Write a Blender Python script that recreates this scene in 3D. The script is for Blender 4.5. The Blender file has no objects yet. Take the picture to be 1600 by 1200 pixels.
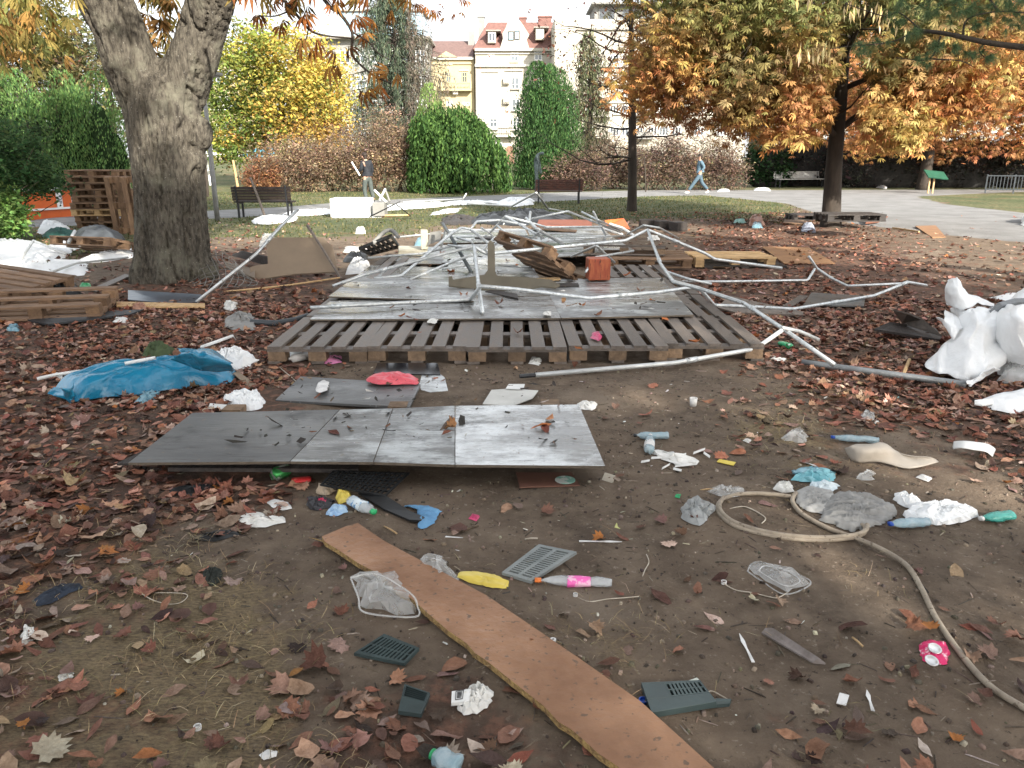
import bpy, bmesh, math, random
import numpy as np
from math import radians, sin, cos, pi, atan2, sqrt
from mathutils import Vector, Matrix, noise as mnoise
SC = bpy.context.scene
COL = SC.collection

# ---------------------------------------------------------------- camera
FPX, PITCH, CAMH = 1232.0, radians(16.07), 1.6      # focal length in pixels of the 1600 px wide photograph
cam_d = bpy.data.cameras.new('camera'); cam = bpy.data.objects.new('camera', cam_d); COL.objects.link(cam)
cam_d.sensor_width = 36.0; cam_d.lens = 36.0*FPX/1600.0; cam_d.clip_start = 0.05; cam_d.clip_end = 2000
cam.location = (0, 0, CAMH); cam.rotation_euler = (pi/2-PITCH, 0, 0)
SC.camera = cam

# ---------------------------------------------------------------- sky and sun
SUN_EL = radians(27); SUN_AZ = radians(152)          # azimuth clockwise from +Y: behind the camera, to its right
w = bpy.data.worlds.new('World'); SC.world = w; w.use_nodes = True
nt = w.node_tree; nt.nodes.clear()
sky = nt.nodes.new('ShaderNodeTexSky'); sky.sky_type = 'NISHITA'; sky.sun_disc = False
sky.sun_elevation = SUN_EL; sky.sun_rotation = SUN_AZ
sky.air_density = 1.0; sky.dust_density = 4.0; sky.ozone_density = 1.0; sky.altitude = 100
hs = nt.nodes.new('ShaderNodeHueSaturation'); hs.inputs['Saturation'].default_value = 0.45; hs.inputs['Value'].default_value = 1.0
veil = nt.nodes.new('ShaderNodeMixRGB'); veil.inputs[0].default_value = 0.45; veil.inputs[2].default_value = (8.6, 8.8, 9.0, 1)
bg = nt.nodes.new('ShaderNodeBackground'); bg.inputs[1].default_value = 0.092
wo = nt.nodes.new('ShaderNodeOutputWorld')
nt.links.new(sky.outputs[0], hs.inputs['Color']); nt.links.new(hs.outputs[0], veil.inputs[1])
nt.links.new(veil.outputs[0], bg.inputs[0]); nt.links.new(bg.outputs[0], wo.inputs[0])
sl = bpy.data.lights.new('sun', 'SUN'); sl.energy = 4.0; sl.angle = radians(0.6); sl.color = (1.0, 0.92, 0.80)
so = bpy.data.objects.new('sun', sl); COL.objects.link(so)
sdir = Vector((sin(SUN_AZ)*cos(SUN_EL), cos(SUN_AZ)*cos(SUN_EL), sin(SUN_EL)))   # towards the sun
so.rotation_euler = sdir.to_track_quat('Z', 'Y').to_euler(); so.location = sdir*60
vs = SC.view_settings; vs.view_transform = 'Standard'; vs.look = 'None'; vs.gamma = 1; vs.exposure = 1.65
try: vs.use_curve_mapping = False
except Exception: pass
SC.cycles.max_bounces = 6; SC.cycles.transparent_max_bounces = 12; SC.cycles.diffuse_bounces = 3
SC.cycles.glossy_bounces = 3; SC.cycles.transmission_bounces = 5

# ---------------------------------------------------------------- small tools
def smooth(a, b, x):
    t = np.clip((np.asarray(x, float)-a)/(b-a), 0, 1); return t*t*(3-2*t)
def T(x, y):                                   # height of the ground
    x = np.asarray(x, float); y = np.asarray(y, float)
    near = 1-smooth(22, 30, y)
    z = near*(0.008*np.sin(x*1.9+0.6)*np.cos(y*1.6+1.1)+0.006*np.sin(x*4.3+y*3.1)+0.003*np.sin(9.1*x-7.3*y)+0.0025*np.sin(17*x+3)*np.sin(15*y))
    z = z+1.3*smooth(45, 100, y)*(1-smooth(-20, 10, x)*0.6)
    return z
def ray(px, py):
    a = (px-800)/FPX; v = (600-py)/FPX
    return a, cos(PITCH)+v*sin(PITCH), -sin(PITCH)+v*cos(PITCH)
def G(px, py, z=None):                         # the point of the ground (or of height z) that the photograph shows at a pixel
    dx, dy, dz = ray(px, py)
    zz = 0.0 if z is None else z
    for _ in range(1 if z is not None else 4):
        t = (zz-CAMH)/dz; x, y = dx*t, dy*t
        if z is None and y < 40: zz = float(T(x, y))
    return Vector((x, y, zz))
def W(px, py, Y):                              # the point at distance Y
    dx, dy, dz = ray(px, py); t = Y/dy
    return Vector((dx*t, Y, CAMH+dz*t))
def PT(p):                                     # (px,py) ground | (px,py,'z',h) at height h | (px,py,Y) at distance Y
    if len(p) == 2: return G(*p)
    if len(p) == 4: return G(p[0], p[1], p[3])
    return W(*p)
def proj(x, y, z):
    zc = y*cos(PITCH)-(z-CAMH)*sin(PITCH); vc = y*sin(PITCH)+(z-CAMH)*cos(PITCH)
    zc = np.where(np.abs(zc) < 1e-6, 1e-6, zc)
    return 800+FPX*x/zc, 600-FPX*vc/zc, zc

def tag(o, label=None, cat=None, group=None, kind=None):
    if label: o['label'] = label
    if cat: o['category'] = cat
    if group: o['group'] = group
    if kind: o['kind'] = kind
    return o
def thing(name, label, cat, loc=(0, 0, 0), rz=0.0, group=None, kind=None):
    o = bpy.data.objects.new(name, None); o.empty_display_size = 0.2; COL.objects.link(o)
    o.location = loc; o.rotation_euler = (0, 0, rz) if not hasattr(rz, '__len__') else rz
    return tag(o, label, cat, group, kind)
def np_mesh(name, V, F, mats, fm=None, col=None, smooth_=False):
    """V (n,3) float, F list of int arrays (m,k) all k the same, or a plain list of faces"""
    me = bpy.data.meshes.new(name)
    V = np.asarray(V, np.float32).reshape(-1, 3)
    if isinstance(F, np.ndarray):
        k = F.shape[1]; nf = len(F)
        me.vertices.add(len(V)); me.vertices.foreach_set('co', V.ravel())
        me.loops.add(nf*k); me.loops.foreach_set('vertex_index', F.astype(np.int32).ravel())
        me.polygons.add(nf); me.polygons.foreach_set('loop_start', np.arange(0, nf*k, k, dtype=np.int32))
        try: me.polygons.foreach_set('loop_total', np.full(nf, k, np.int32))
        except Exception: pass
    else:
        me.from_pydata([tuple(map(float, v)) for v in V], [], [tuple(int(i) for i in f) for f in F])
    for m in (mats if isinstance(mats, (list, tuple)) else [mats]): me.materials.append(m)
    if fm is not None: me.polygons.foreach_set('material_index', np.asarray(fm, np.int32))
    if smooth_: me.polygons.foreach_set('use_smooth', np.ones(len(me.polygons), bool))
    if col is not None:
        at = me.color_attributes.new('Col', 'FLOAT_COLOR', 'POINT')
        c = np.ones((len(V), 4), np.float32); c[:, :3] = col; at.data.foreach_set('color', c.ravel())
    me.update(calc_edges=True); me.validate()
    return me
def link(name, me, parent=None, loc=None, rot=None):
    o = bpy.data.objects.new(name, me); COL.objects.link(o)
    if parent is not None: o.parent = parent
    if loc is not None: o.location = loc
    if rot is not None: o.rotation_euler = rot
    return o

class MB:
    """collects shapes; .obj() makes one mesh object of them"""
    def __init__(s): s.v = []; s.f = []; s.m = []
    def add(s, vs, fs, m=0):
        b = len(s.v); s.v += [tuple(v) for v in vs]; s.f += [tuple(b+i for i in f) for f in fs]; s.m += [m]*len(fs); return s
    def box(s, c, d, m=0, R=None, taper=None):
        x, y, z = d[0]/2, d[1]/2, d[2]/2; vs = []
        for sz in (-1, 1):
            for sx, sy in ((-1, -1), (1, -1), (1, 1), (-1, 1)):
                k = 1 if (taper is None or sz < 0) else taper
                p = Vector((sx*x*k, sy*y*k, sz*z))
                if R is not None: p = R @ p
                vs.append(p+Vector(c))
        return s.add(vs, [(3, 2, 1, 0), (4, 5, 6, 7), (0, 1, 5, 4), (1, 2, 6, 5), (2, 3, 7, 6), (3, 0, 4, 7)], m)
    def tube(s, pts, r, n=8, m=0, caps=True):
        P = [Vector(p) for p in pts]; k = len(P); R = r if hasattr(r, '__len__') else [r]*k
        b = len(s.v); up = None
        for i in range(k):
            d = (P[min(i+1, k-1)]-P[max(i-1, 0)]).normalized()
            if up is None:
                up = Vector((0, 0, 1)) if abs(d.z) < .9 else Vector((1, 0, 0))
            a = d.cross(up).normalized(); up = a.cross(d).normalized()
            for j in range(n):
                t = 2*pi*j/n; s.v.append(tuple(P[i]+a*cos(t)*R[i]+up*sin(t)*R[i]))
        for i in range(k-1):
            for j in range(n):
                j2 = (j+1) % n
                s.f.append((b+i*n+j, b+i*n+j2, b+(i+1)*n+j2, b+(i+1)*n+j)); s.m.append(m)
        if caps:
            s.f.append(tuple(b+j for j in reversed(range(n)))); s.m.append(m)
            s.f.append(tuple(b+(k-1)*n+j for j in range(n))); s.m.append(m)
        return s
    def slab(s, top, th, m=0, mside=None, down=(0, 0, -1)):
        n = len(top); top = [Vector(p) for p in top]
        a = sum(((top[i].x*top[(i+1) % n].y-top[(i+1) % n].x*top[i].y) for i in range(n)))
        if a < 0: top = top[::-1]
        bot = [p+Vector(down)*th for p in top]
        ms = m if mside is None else mside
        b = len(s.v); s.v += [tuple(p) for p in top+bot]
        s.f.append(tuple(b+i for i in range(n))); s.m.append(m)
        s.f.append(tuple(b+n+i for i in reversed(range(n)))); s.m.append(ms)
        for i in range(n):
            j = (i+1) % n; s.f.append((b+i, b+n+i, b+n+j, b+j)); s.m.append(ms)
        return s
    def lathe(s, prof, n=12, m=0, c=(0, 0, 0), R=None):
        """prof: list of (radius, height) turned about z"""
        b = len(s.v); c = Vector(c)
        for r, z in prof:
            for j in range(n):
                p = Vector((r*cos(2*pi*j/n), r*sin(2*pi*j/n), z))
                if R is not None: p = R @ p
                s.v.append(tuple(p+c))
        for i in range(len(prof)-1):
            for j in range(n):
                j2 = (j+1) % n; s.f.append((b+i*n+j, b+i*n+j2, b+(i+1)*n+j2, b+(i+1)*n+j)); s.m.append(m)
        s.f.append(tuple(b+j for j in reversed(range(n)))); s.m.append(m)
        s.f.append(tuple(b+(len(prof)-1)*n+j for j in range(n))); s.m.append(m)
        return s
    def sphere(s, c, r, m=0, n=10, k=6):
        c = Vector(c); r = r if hasattr(r, '__len__') else (r, r, r)
        b = len(s.v)
        for i in range(k+1):
            th = pi*i/k
            for j in range(n):
                s.v.append((c.x+r[0]*sin(th)*cos(2*pi*j/n), c.y+r[1]*sin(th)*sin(2*pi*j/n), c.z-r[2]*cos(th)))
        for i in range(k):
            for j in range(n):
                j2 = (j+1) % n; s.f.append((b+i*n+j, b+i*n+j2, b+(i+1)*n+j2, b+(i+1)*n+j)); s.m.append(m)
        return s
    def mesh(s, name, mats, org=(0, 0, 0), smooth_=False, col=None):
        V = np.array(s.v, float)-np.array(org, float)
        return np_mesh(name, V, s.f, mats, s.m, col, smooth_)
    def obj(s, name, mats, parent=None, smooth_=False, bevel=0, col=None):
        """points are world coordinates: the origin goes to the foot of the shape, or, with a parent, the mesh is moved into its frame"""
        if parent is None:
            A = np.array(s.v); org = ((A[:, 0].min()+A[:, 0].max())/2, (A[:, 1].min()+A[:, 1].max())/2, A[:, 2].min())
            o = link(name, s.mesh(name, mats, org, smooth_, col)); o.location = org
        else:
            org = world_loc(parent); o = link(name, s.mesh(name, mats, org, smooth_, col), parent)
        if bevel:
            b = o.modifiers.new('bevel', 'BEVEL'); b.width = bevel; b.segments = 1; b.limit_method = 'ANGLE'
        return o
    def loc_obj(s, name, mats, parent, smooth_=False, loc=None, rot=None):   # points are already in the parent's frame
        return link(name, s.mesh(name, mats, (0, 0, 0), smooth_), parent, loc, rot)
def world_loc(o):
    p = Vector((0, 0, 0))
    while o is not None: p = p+Vector(o.location); o = o.parent
    return p
def round_path(pts, r=0.05, k=3):              # rounds the corners of a polyline
    P = [Vector(p) for p in pts]; out = [P[0]]
    for i in range(1, len(P)-1):
        a, b, c = P[i-1], P[i], P[i+1]
        ra = min(r, (a-b).length*.45); rc = min(r, (c-b).length*.45)
        A = b+(a-b).normalized()*ra; Cc = b+(c-b).normalized()*rc
        for j in range(k+1):
            t = j/k; out.append(A*(1-t)**2+b*2*t*(1-t)+Cc*t*t)
    out.append(P[-1]); return out
def spline(pts, k=8):                          # smooth curve through points
    P = [Vector(p) for p in pts]; out = []
    for i in range(len(P)-1):
        p0, p1, p2, p3 = P[max(i-1, 0)], P[i], P[i+1], P[min(i+2, len(P)-1)]
        for j in range(k):
            t = j/k
            out.append(0.5*((2*p1)+(p2-p0)*t+(2*p0-5*p1+4*p2-p3)*t*t+(3*p1-p0-3*p2+p3)*t**3))
    out.append(P[-1]); return out
def pfbm(V, f=1.0, seed=0.0, o=3):             # noise value for each row of V
    return np.array([mnoise.fractal(Vector((v[0]*f+seed, v[1]*f-seed, v[2]*f+seed*.7)), 0.8, 2.0, o) for v in V])

# ---------------------------------------------------------------- materials
MATS = {}
def mat(name, c, c2=None, rough=0.7, scale=8.0, bump=0.1, bscale=None, metal=0.0, spec=0.4, rnd=0.0, stretch=None, trans=0.0, alpha=1.0,
        speck=None, speck_c=(.05, .04, .03), speck_s=60, rough2=None, translucent=0.0, attr=False, sheen=0, detail=5, lo=.35, hi=.65, coord='Object', ior=1.45):
    if name in MATS: return MATS[name]
    m = bpy.data.materials.new(name); m.use_nodes = True; t = m.node_tree; N = t.nodes; L = t.links
    b = N['Principled BSDF']; out = N['Material Output']
    tc = N.new('ShaderNodeTexCoord'); src = tc.outputs[coord]
    mp = N.new('ShaderNodeMapping'); L.new(src, mp.inputs[0])
    if stretch: mp.inputs['Scale'].default_value = stretch
    oi = N.new('ShaderNodeObjectInfo')
    ad = N.new('ShaderNodeVectorMath'); ad.operation = 'ADD'
    sc_ = N.new('ShaderNodeVectorMath'); sc_.operation = 'SCALE'; sc_.inputs[0].default_value = (13.1, 7.7, 5.3)
    L.new(oi.outputs['Random'], sc_.inputs['Scale']); L.new(mp.outputs[0], ad.inputs[0]); L.new(sc_.outputs[0], ad.inputs[1])
    no = N.new('ShaderNodeTexNoise'); no.inputs['Scale'].default_value = scale; no.inputs['Detail'].default_value = detail
    no.inputs['Roughness'].default_value = 0.62
    L.new(ad.outputs[0], no.inputs['Vector'])
    rp = N.new('ShaderNodeMapRange'); rp.inputs[1].default_value = lo; rp.inputs[2].default_value = hi; L.new(no.outputs[0], rp.inputs[0])
    mx = N.new('ShaderNodeMixRGB'); L.new(rp.outputs[0], mx.inputs[0])
    c2 = c2 or tuple(v*0.6 for v in c)
    mx.inputs[1].default_value = (*c, 1); mx.inputs[2].default_value = (*c2, 1)
    col = mx.outputs[0]
    if attr:
        at = N.new('ShaderNodeAttribute'); at.attribute_name = 'Col'
        mu = N.new('ShaderNodeMixRGB'); mu.blend_type = 'MULTIPLY'; mu.inputs[0].default_value = 1
        L.new(col, mu.inputs[1]); L.new(at.outputs['Color'], mu.inputs[2]); col = mu.outputs[0]
    if rnd:
        h = N.new('ShaderNodeHueSaturation'); mr = N.new('ShaderNodeMapRange'); mr.inputs[3].default_value = 1-rnd; mr.inputs[4].default_value = 1+rnd
        L.new(oi.outputs['Random'], mr.inputs[0]); L.new(mr.outputs[0], h.inputs['Value']); L.new(col, h.inputs['Color']); col = h.outputs[0]
    if speck:
        n2 = N.new('ShaderNodeTexNoise'); n2.inputs['Scale'].default_value = speck_s; n2.inputs['Detail'].default_value = 3; L.new(ad.outputs[0], n2.inputs['Vector'])
        r2 = N.new('ShaderNodeMapRange'); r2.inputs[1].default_value = speck; r2.inputs[2].default_value = speck+.06; L.new(n2.outputs[0], r2.inputs[0])
        m2 = N.new('ShaderNodeMixRGB'); L.new(r2.outputs[0], m2.inputs[0]); L.new(col, m2.inputs[1]); m2.inputs[2].default_value = (*speck_c, 1); col = m2.outputs[0]
    L.new(col, b.inputs['Base Color'])
    if rough2 is not None:
        rr = N.new('ShaderNodeMapRange'); rr.inputs[1].default_value = .35; rr.inputs[2].default_value = .65; rr.inputs[3].default_value = rough; rr.inputs[4].default_value = rough2
        L.new(no.outputs[0], rr.inputs[0]); L.new(rr.outputs[0], b.inputs['Roughness'])
    else: b.inputs['Roughness'].default_value = rough
    b.inputs['Metallic'].default_value = metal
    b.inputs['Specular IOR Level'].default_value = spec; b.inputs['IOR'].default_value = ior
    if trans: b.inputs['Transmission Weight'].default_value = trans
    if alpha < 1: b.inputs['Alpha'].default_value = alpha
    if bump:
        bn = N.new('ShaderNodeTexNoise'); bn.inputs['Scale'].default_value = bscale or scale*3; bn.inputs['Detail'].default_value = 6; L.new(ad.outputs[0], bn.inputs['Vector'])
        bp = N.new('ShaderNodeBump'); bp.inputs['Strength'].default_value = min(1, bump*3); bp.inputs['Distance'].default_value = 0.02
        L.new(bn.outputs[0], bp.inputs['Height']); L.new(bp.outputs[0], b.inputs['Normal'])
    if translucent:
        tr = N.new('ShaderNodeBsdfTranslucent'); L.new(col, tr.inputs[0]); ms = N.new('ShaderNodeMixShader'); ms.inputs[0].default_value = translucent
        L.new(b.outputs[0], ms.inputs[1]); L.new(tr.outputs[0], ms.inputs[2]); L.new(ms.outputs[0], out.inputs[0])
    MATS[name] = m; return m
M_leaf = mat('leaf', (1, 1, 1), (.72, .70, .66), rough=.75, scale=30, bump=0, translucent=.35, attr=True, spec=.12)
M_litter = mat('litter_leaf', (1, 1, 1), (.62, .58, .55), rough=.72, scale=35, bump=.15, attr=True, spec=.22)
M_leafs = mat('fallen_leaf_single', (1, 1, 1), (.6, .56, .52), rough=.7, scale=30, bump=.15, attr=True, spec=.22, rnd=.25)
M_twig = mat('twig', (.16, .12, .08), (.07, .05, .035), rough=.85, scale=20)
M_bark = mat('bark_dark', (.06, .048, .038), (.03, .025, .021), rough=.9, scale=5, bump=.33, bscale=14, stretch=(1, 1, .3))
M_white = mat('white_paint', (.78, .79, .78), (.66, .67, .66), rough=.55, scale=3, bump=.05)
M_steel = mat('galvanised_steel', (.66, .69, .70), (.46, .49, .50), rough=.32, rough2=.5, metal=.55, scale=22, bump=.04, speck=.66, speck_c=(.13, .10, .08), speck_s=25)
M_dark = mat('dark_metal', (.045, .05, .055), (.03, .03, .033), rough=.5, metal=.2, scale=12)
M_wet = mat('wood_grey', (.175, .145, .122), (.095, .08, .07), rough=.6, rough2=.42, scale=4, bump=.16, bscale=26, stretch=(6, 1, 6), rnd=.28, spec=.5)
M_woodr = mat('wood_brown', (.25, .16, .10), (.15, .095, .062), rough=.8, scale=5, bump=.15, stretch=(6, 1, 6), rnd=.25)
M_woodn = mat('wood_fresh', (.55, .38, .20), (.40, .26, .13), rough=.7, scale=5, bump=.12, stretch=(5, 1, 5), rnd=.2)
M_blk = mat('block_wood', (.22, .15, .095), (.13, .09, .06), rough=.8, scale=18, bump=.15, rnd=.3)
M_blkb = mat('block_wood_brown', (.24, .15, .085), (.15, .09, .055), rough=.8, scale=18, bump=.15, rnd=.3)
# ---------------------------------------------------------------- ground: one sheet to the horizon, with the zones it is made of
def spaced(a0, a1, d0, g0, g1):
    out = [a0]
    while out[-1] < a1: out.append(out[-1]+max(d0, g0*abs(out[-1]-g1)))
    return out
ys = [-60, -35, -20, -12, -7, -4, -2, -0.8, 0, .5, .9]+spaced(1.2, 1100, .045, .0125, 0)
xr = spaced(9, 1100, .05, .08, 8.4)
xs = [-v for v in reversed(xr)]+list(np.arange(-8.95, 8.96, .055))+xr
XX, YY = np.meshgrid(np.array(xs), np.array(ys)); ZZ = T(XX, YY)
def polyW(px): return np.array([(p.x, p.y) for p in (G(a, b, 0.0) for a, b in px)])
def sdist(P, X, Y):                            # signed distance to a polygon (positive inside)
    d = np.full(X.shape, 1e9); ins = np.zeros(X.shape, bool); n = len(P)
    for i in range(n):
        x1, y1 = P[i]; x2, y2 = P[(i+1) % n]
        ex, ey = x2-x1, y2-y1; L2 = ex*ex+ey*ey+1e-9
        t = np.clip(((X-x1)*ex+(Y-y1)*ey)/L2, 0, 1)
        d = np.minimum(d, np.hypot(X-x1-t*ex, Y-y1-t*ey))
        c = ((y1 > Y) != (y2 > Y)) & (X < (x2-x1)*(Y-y1)/((y2-y1) if abs(y2-y1) > 1e-9 else 1e-9)+x1)
        ins ^= c
    return np.where(ins, d, -d)
PATH = polyW([(-900, 335), (0, 337), (330, 329), (450, 323), (560, 314), (800, 304), (860, 301), (1010, 297), (1100, 296.5), (1230, 297), (1500, 296), (2200, 292), (2600, 294), (1640, 301), (1540, 303), (1440, 308),
              (1480, 318), (1600, 332), (2100, 352), (2100, 430), (1700, 392), (1600, 379), (1500, 369), (1420, 360), (1330, 349), (1290, 338), (1230, 318), (1100, 305), (1000, 307), (860, 315), (700, 314), (560, 321), (450, 335), (330, 342), (130, 352), (0, 356), (-900, 352)])
LAWN = polyW([(-900, 352), (0, 420), (200, 385), (330, 372), (470, 372), (640, 366), (700, 352), (850, 342), (960, 345), (1060, 340), (1200, 347), (1240, 330), (1225, 300), (2600, 302), (2600, 262), (-900, 262)])
TG = {}
def grid(s): return [[int(c) for c in r] for r in s.split()]
LEAFG = grid('''12221100001123554311
33467841111126987654
67899850000003799865
78888510000000147899
78776520000000224346
79987510000000112232
66532110110011001100
54322211101101111010
43332221121111010111
43332234431112222121
44432346654212333321''')
HAYG = grid('''00000000000000000012
00000000000000000123
10000000000000001232
00000000000000134320
00100000000000443210
01100000000000022100
13431000000010001100
34555310011110000100
45566420012341100000
67665400013310001000
56654331112100012210''')
def gridval(g, px, py):                        # bilinear look-up, 80 px cells, first row at y = 320
    u = np.clip(px/80-.5, 0, 18.999); v = np.clip((py-320)/80-.5, 0, 9.999)
    a = np.array(g, float); i = v.astype(int); j = u.astype(int); fu = u-j; fv = v-i
    return a[i, j]*(1-fu)*(1-fv)+a[i, j+1]*fu*(1-fv)+a[i+1, j]*(1-fu)*fv+a[i+1, j+1]*fu*fv
PXg, PYg, ZC = proj(XX, YY, ZZ)
pathm = smooth(-.35, .35, sdist(PATH, XX, YY))
lawnm = smooth(-1.0, 1.2, sdist(LAWN, XX, YY))
ISL = polyW([(1430, 307), (1480, 319), (1600, 333), (2300, 356), (2600, 330), (2400, 300), (1640, 298), (1540, 302)])
lawnm = np.maximum(lawnm, smooth(-.6, .5, sdist(ISL, XX, YY))); pathm *= 1-smooth(-.3, .3, sdist(ISL, XX, YY))
lawnm = np.maximum(lawnm, (YY > 60).astype(float))
haym = np.where((ZC > 0) & (PYg > 320), gridval(HAYG, PXg, PYg)/7, .2); haym = np.where(YY < 1.3, .2, haym)
litm = np.where((ZC > 0) & (PYg > 320), gridval(LEAFG, PXg, PYg)/8, .2); litm = np.where(YY < 1.3, .2, litm)
litm = litm*(1-pathm)*(1-.7*lawnm)
V = np.stack([XX.ravel(), YY.ravel(), ZZ.ravel()], 1); nx_, ny_ = len(xs), len(ys)
I = np.arange(nx_*ny_).reshape(ny_, nx_)
F = np.stack([I[:-1, :-1].ravel(), I[:-1, 1:].ravel(), I[1:, 1:].ravel(), I[1:, :-1].ravel()], 1)
gme = np_mesh('ground', V, F, [], smooth_=True)
for nm, a in (('zones', np.stack([pathm.ravel(), lawnm.ravel(), haym.ravel(), litm.ravel()], 1)),):
    at = gme.color_attributes.new(nm, 'FLOAT_COLOR', 'POINT'); at.data.foreach_set('color', a.astype(np.float32).ravel())
ground = tag(link('ground', gme), kind='structure')
def ground_mat():
    m = bpy.data.materials.new('ground_earth'); m.use_nodes = True; t = m.node_tree; N = t.nodes; L = t.links; b = N['Principled BSDF']
    geo = N.new('ShaderNodeNewGeometry'); P = geo.outputs['Position']
    at = N.new('ShaderNodeAttribute'); at.attribute_name = 'zones'; sep = N.new('ShaderNodeSeparateColor'); L.new(at.outputs['Color'], sep.inputs[0])
    def noise(s, d=5, r=.6, st=None):
        n = N.new('ShaderNodeTexNoise'); n.inputs['Scale'].default_value = s; n.inputs['Detail'].default_value = d; n.inputs['Roughness'].default_value = r
        if st:
            mp = N.new('ShaderNodeMapping'); mp.inputs['Scale'].default_value = st; L.new(P, mp.inputs[0]); L.new(mp.outputs[0], n.inputs['Vector'])
        else: L.new(P, n.inputs['Vector'])
        return n.outputs[0]
    def rng(x, a, c, lo=0, hi=1):
        r = N.new('ShaderNodeMapRange'); r.inputs[1].default_value = a; r.inputs[2].default_value = c; r.inputs[3].default_value = lo; r.inputs[4].default_value = hi; L.new(x, r.inputs[0]); return r.outputs[0]
    def mix(f, a, c):
        x = N.new('ShaderNodeMixRGB')
        if isinstance(f, float): x.inputs[0].default_value = f
        else: L.new(f, x.inputs[0])
        for k, v in ((1, a), (2, c)):
            if isinstance(v, tuple): x.inputs[k].default_value = (*v, 1)
            else: L.new(v, x.inputs[k])
        return x.outputs[0]
    def mth(op, a, c):
        x = N.new('ShaderNodeMath'); x.operation = op
        for k, v in ((0, a), (1, c)):
            if isinstance(v, (int, float)): x.inputs[k].default_value = v
            else: L.new(v, x.inputs[k])
        return x.outputs[0]
    dirt = mix(rng(noise(.9, 6), .38, .62), (.168, .126, .092), (.105, .080, .060))
    dirt = mix(rng(noise(5, 8, .7), .42, .68), dirt, (.225, .175, .13))
    dirt = mix(rng(noise(38, 4, .7), .60, .70), dirt, (.30, .25, .20))
    dirt = mix(rng(noise(24, 4, .7), .62, .70), dirt, (.035, .028, .024))
    dirt = mix(rng(noise(.55, 3), .56, .70), dirt, (.27, .22, .17))
    vo = N.new('ShaderNodeTexVoronoi'); vo.inputs['Scale'].default_value = 16; L.new(P, vo.inputs['Vector'])
    duff = mix(rng(vo.outputs['Distance'], .0, .45), (.20, .09, .062), (.08, .046, .036))
    duff = mix(rng(noise(11, 6), .5, .62), duff, (.25, .12, .08))
    hay = mix(rng(noise(45, 8, .75, (1, 3, 1)), .42, .6), (.30, .23, .13), (.10, .078, .052))
    grass = mix(rng(noise(.35, 5), .40, .62), (.095, .115, .055), (.20, .185, .10))
    grass = mix(rng(noise(7, 6, .7), .42, .62), grass, (.05, .062, .03))
    grass = mix(rng(noise(1.3, 5), .58, .66), grass, (.16, .105, .06))
    path = mix(rng(noise(1.1, 6), .4, .6), (.25, .25, .248), (.19, .19, .188))
    path = mix(rng(noise(30, 5, .7), .55, .7), path, (.17, .165, .16))
    def edge(ch, n, w=.5): return rng(mth('ADD', ch, mth('MULTIPLY', mth('SUBTRACT', n, .5), w)), .40, .60)
    n1 = noise(3.2, 7, .7); n2 = noise(.8, 7, .65)
    c = mix(mth('MULTIPLY', edge(sep.outputs[2], n1, 1.6), .75), dirt, hay)
    c = mix(mth('MULTIPLY', edge(at.outputs['Alpha'], n1, 1.2), .7), c, duff)
    c = mix(edge(sep.outputs[1], n2, 1.5), c, grass)
    c = mix(edge(sep.outputs[0], n2, .7), c, path)
    L.new(c, b.inputs['Base Color']); b.inputs['Roughness'].default_value = .88; b.inputs['Specular IOR Level'].default_value = .18
    hgt = mth('ADD', mth('MULTIPLY', noise(18, 9, .75), 1.0), mth('MULTIPLY', noise(90, 5, .7), .35))
    bp = N.new('ShaderNodeBump'); bp.inputs['Strength'].default_value = 1; bp.inputs['Distance'].default_value = .03
    L.new(hgt, bp.inputs['Height']); L.new(bp.outputs[0], b.inputs['Normal'])
    return m
gme.materials.append(ground_mat())

# ---------------------------------------------------------------- leaves: shapes and scattering
def leaf_shape(kind, rng):
    """returns V, F (triangles) of a leaf about 1 long lying in XY, tip to +X"""
    if kind == 'lobed':
        a = [0, .30, .42, .62, .80, 1.05, 1.25, 1.6, 1.85, 2.2, 2.5, 2.85]
        r = [.56, .36, .50, .37, .52, .36, .48, .32, .40, .28, .30, .16]
        out = [(r[i]*cos(a[i]), r[i]*sin(a[i])) for i in range(len(a))]; out += [(-.12, 0)]+[(x, -y) for x, y in reversed(out[1:])]
    elif kind == 'round':
        out = [(.5*cos(t)*(1+.12*cos(3*t)), .34*sin(t)*(1+.1*sin(5*t))) for t in np.linspace(0, 2*pi, 11)[:-1]]
    else:
        out = [(.5, 0), (.36, .13), (.15, .20), (-.1, .16), (-.34, .06), (-.5, 0), (-.34, -.06), (-.1, -.16), (.15, -.20), (.36, -.13)]
    out = np.array(out)*(1+rng.normal(0, .05, (len(out), 2)))
    c = np.array([[0.02, 0.0]]); mid = out*.5
    n = len(out); V = np.zeros((2*n+1, 3)); V[0, :2] = c; V[1:n+1, :2] = mid; V[n+1:, :2] = out
    k1, k2, ph = rng.uniform(-.6, 1.2), rng.uniform(-.3, 2.2), rng.uniform(0, 6)
    x, y = V[:, 0], V[:, 1]; r2 = np.hypot(x, y)
    V[:, 2] = k1*x*x*.8+k2*y*y+.06*np.sin(7*x+ph)*np.cos(6*y+ph)+r2*.10*np.sin(5*np.arctan2(y, x)+ph)
    V[:, 2] -= V[:, 2].min()
    F = []
    for i in range(n):
        j = (i+1) % n; F += [(0, 1+i, 1+j), (1+i, n+1+i, n+1+j), (1+i, n+1+j, 1+j)]
    return V, np.array(F)
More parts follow.
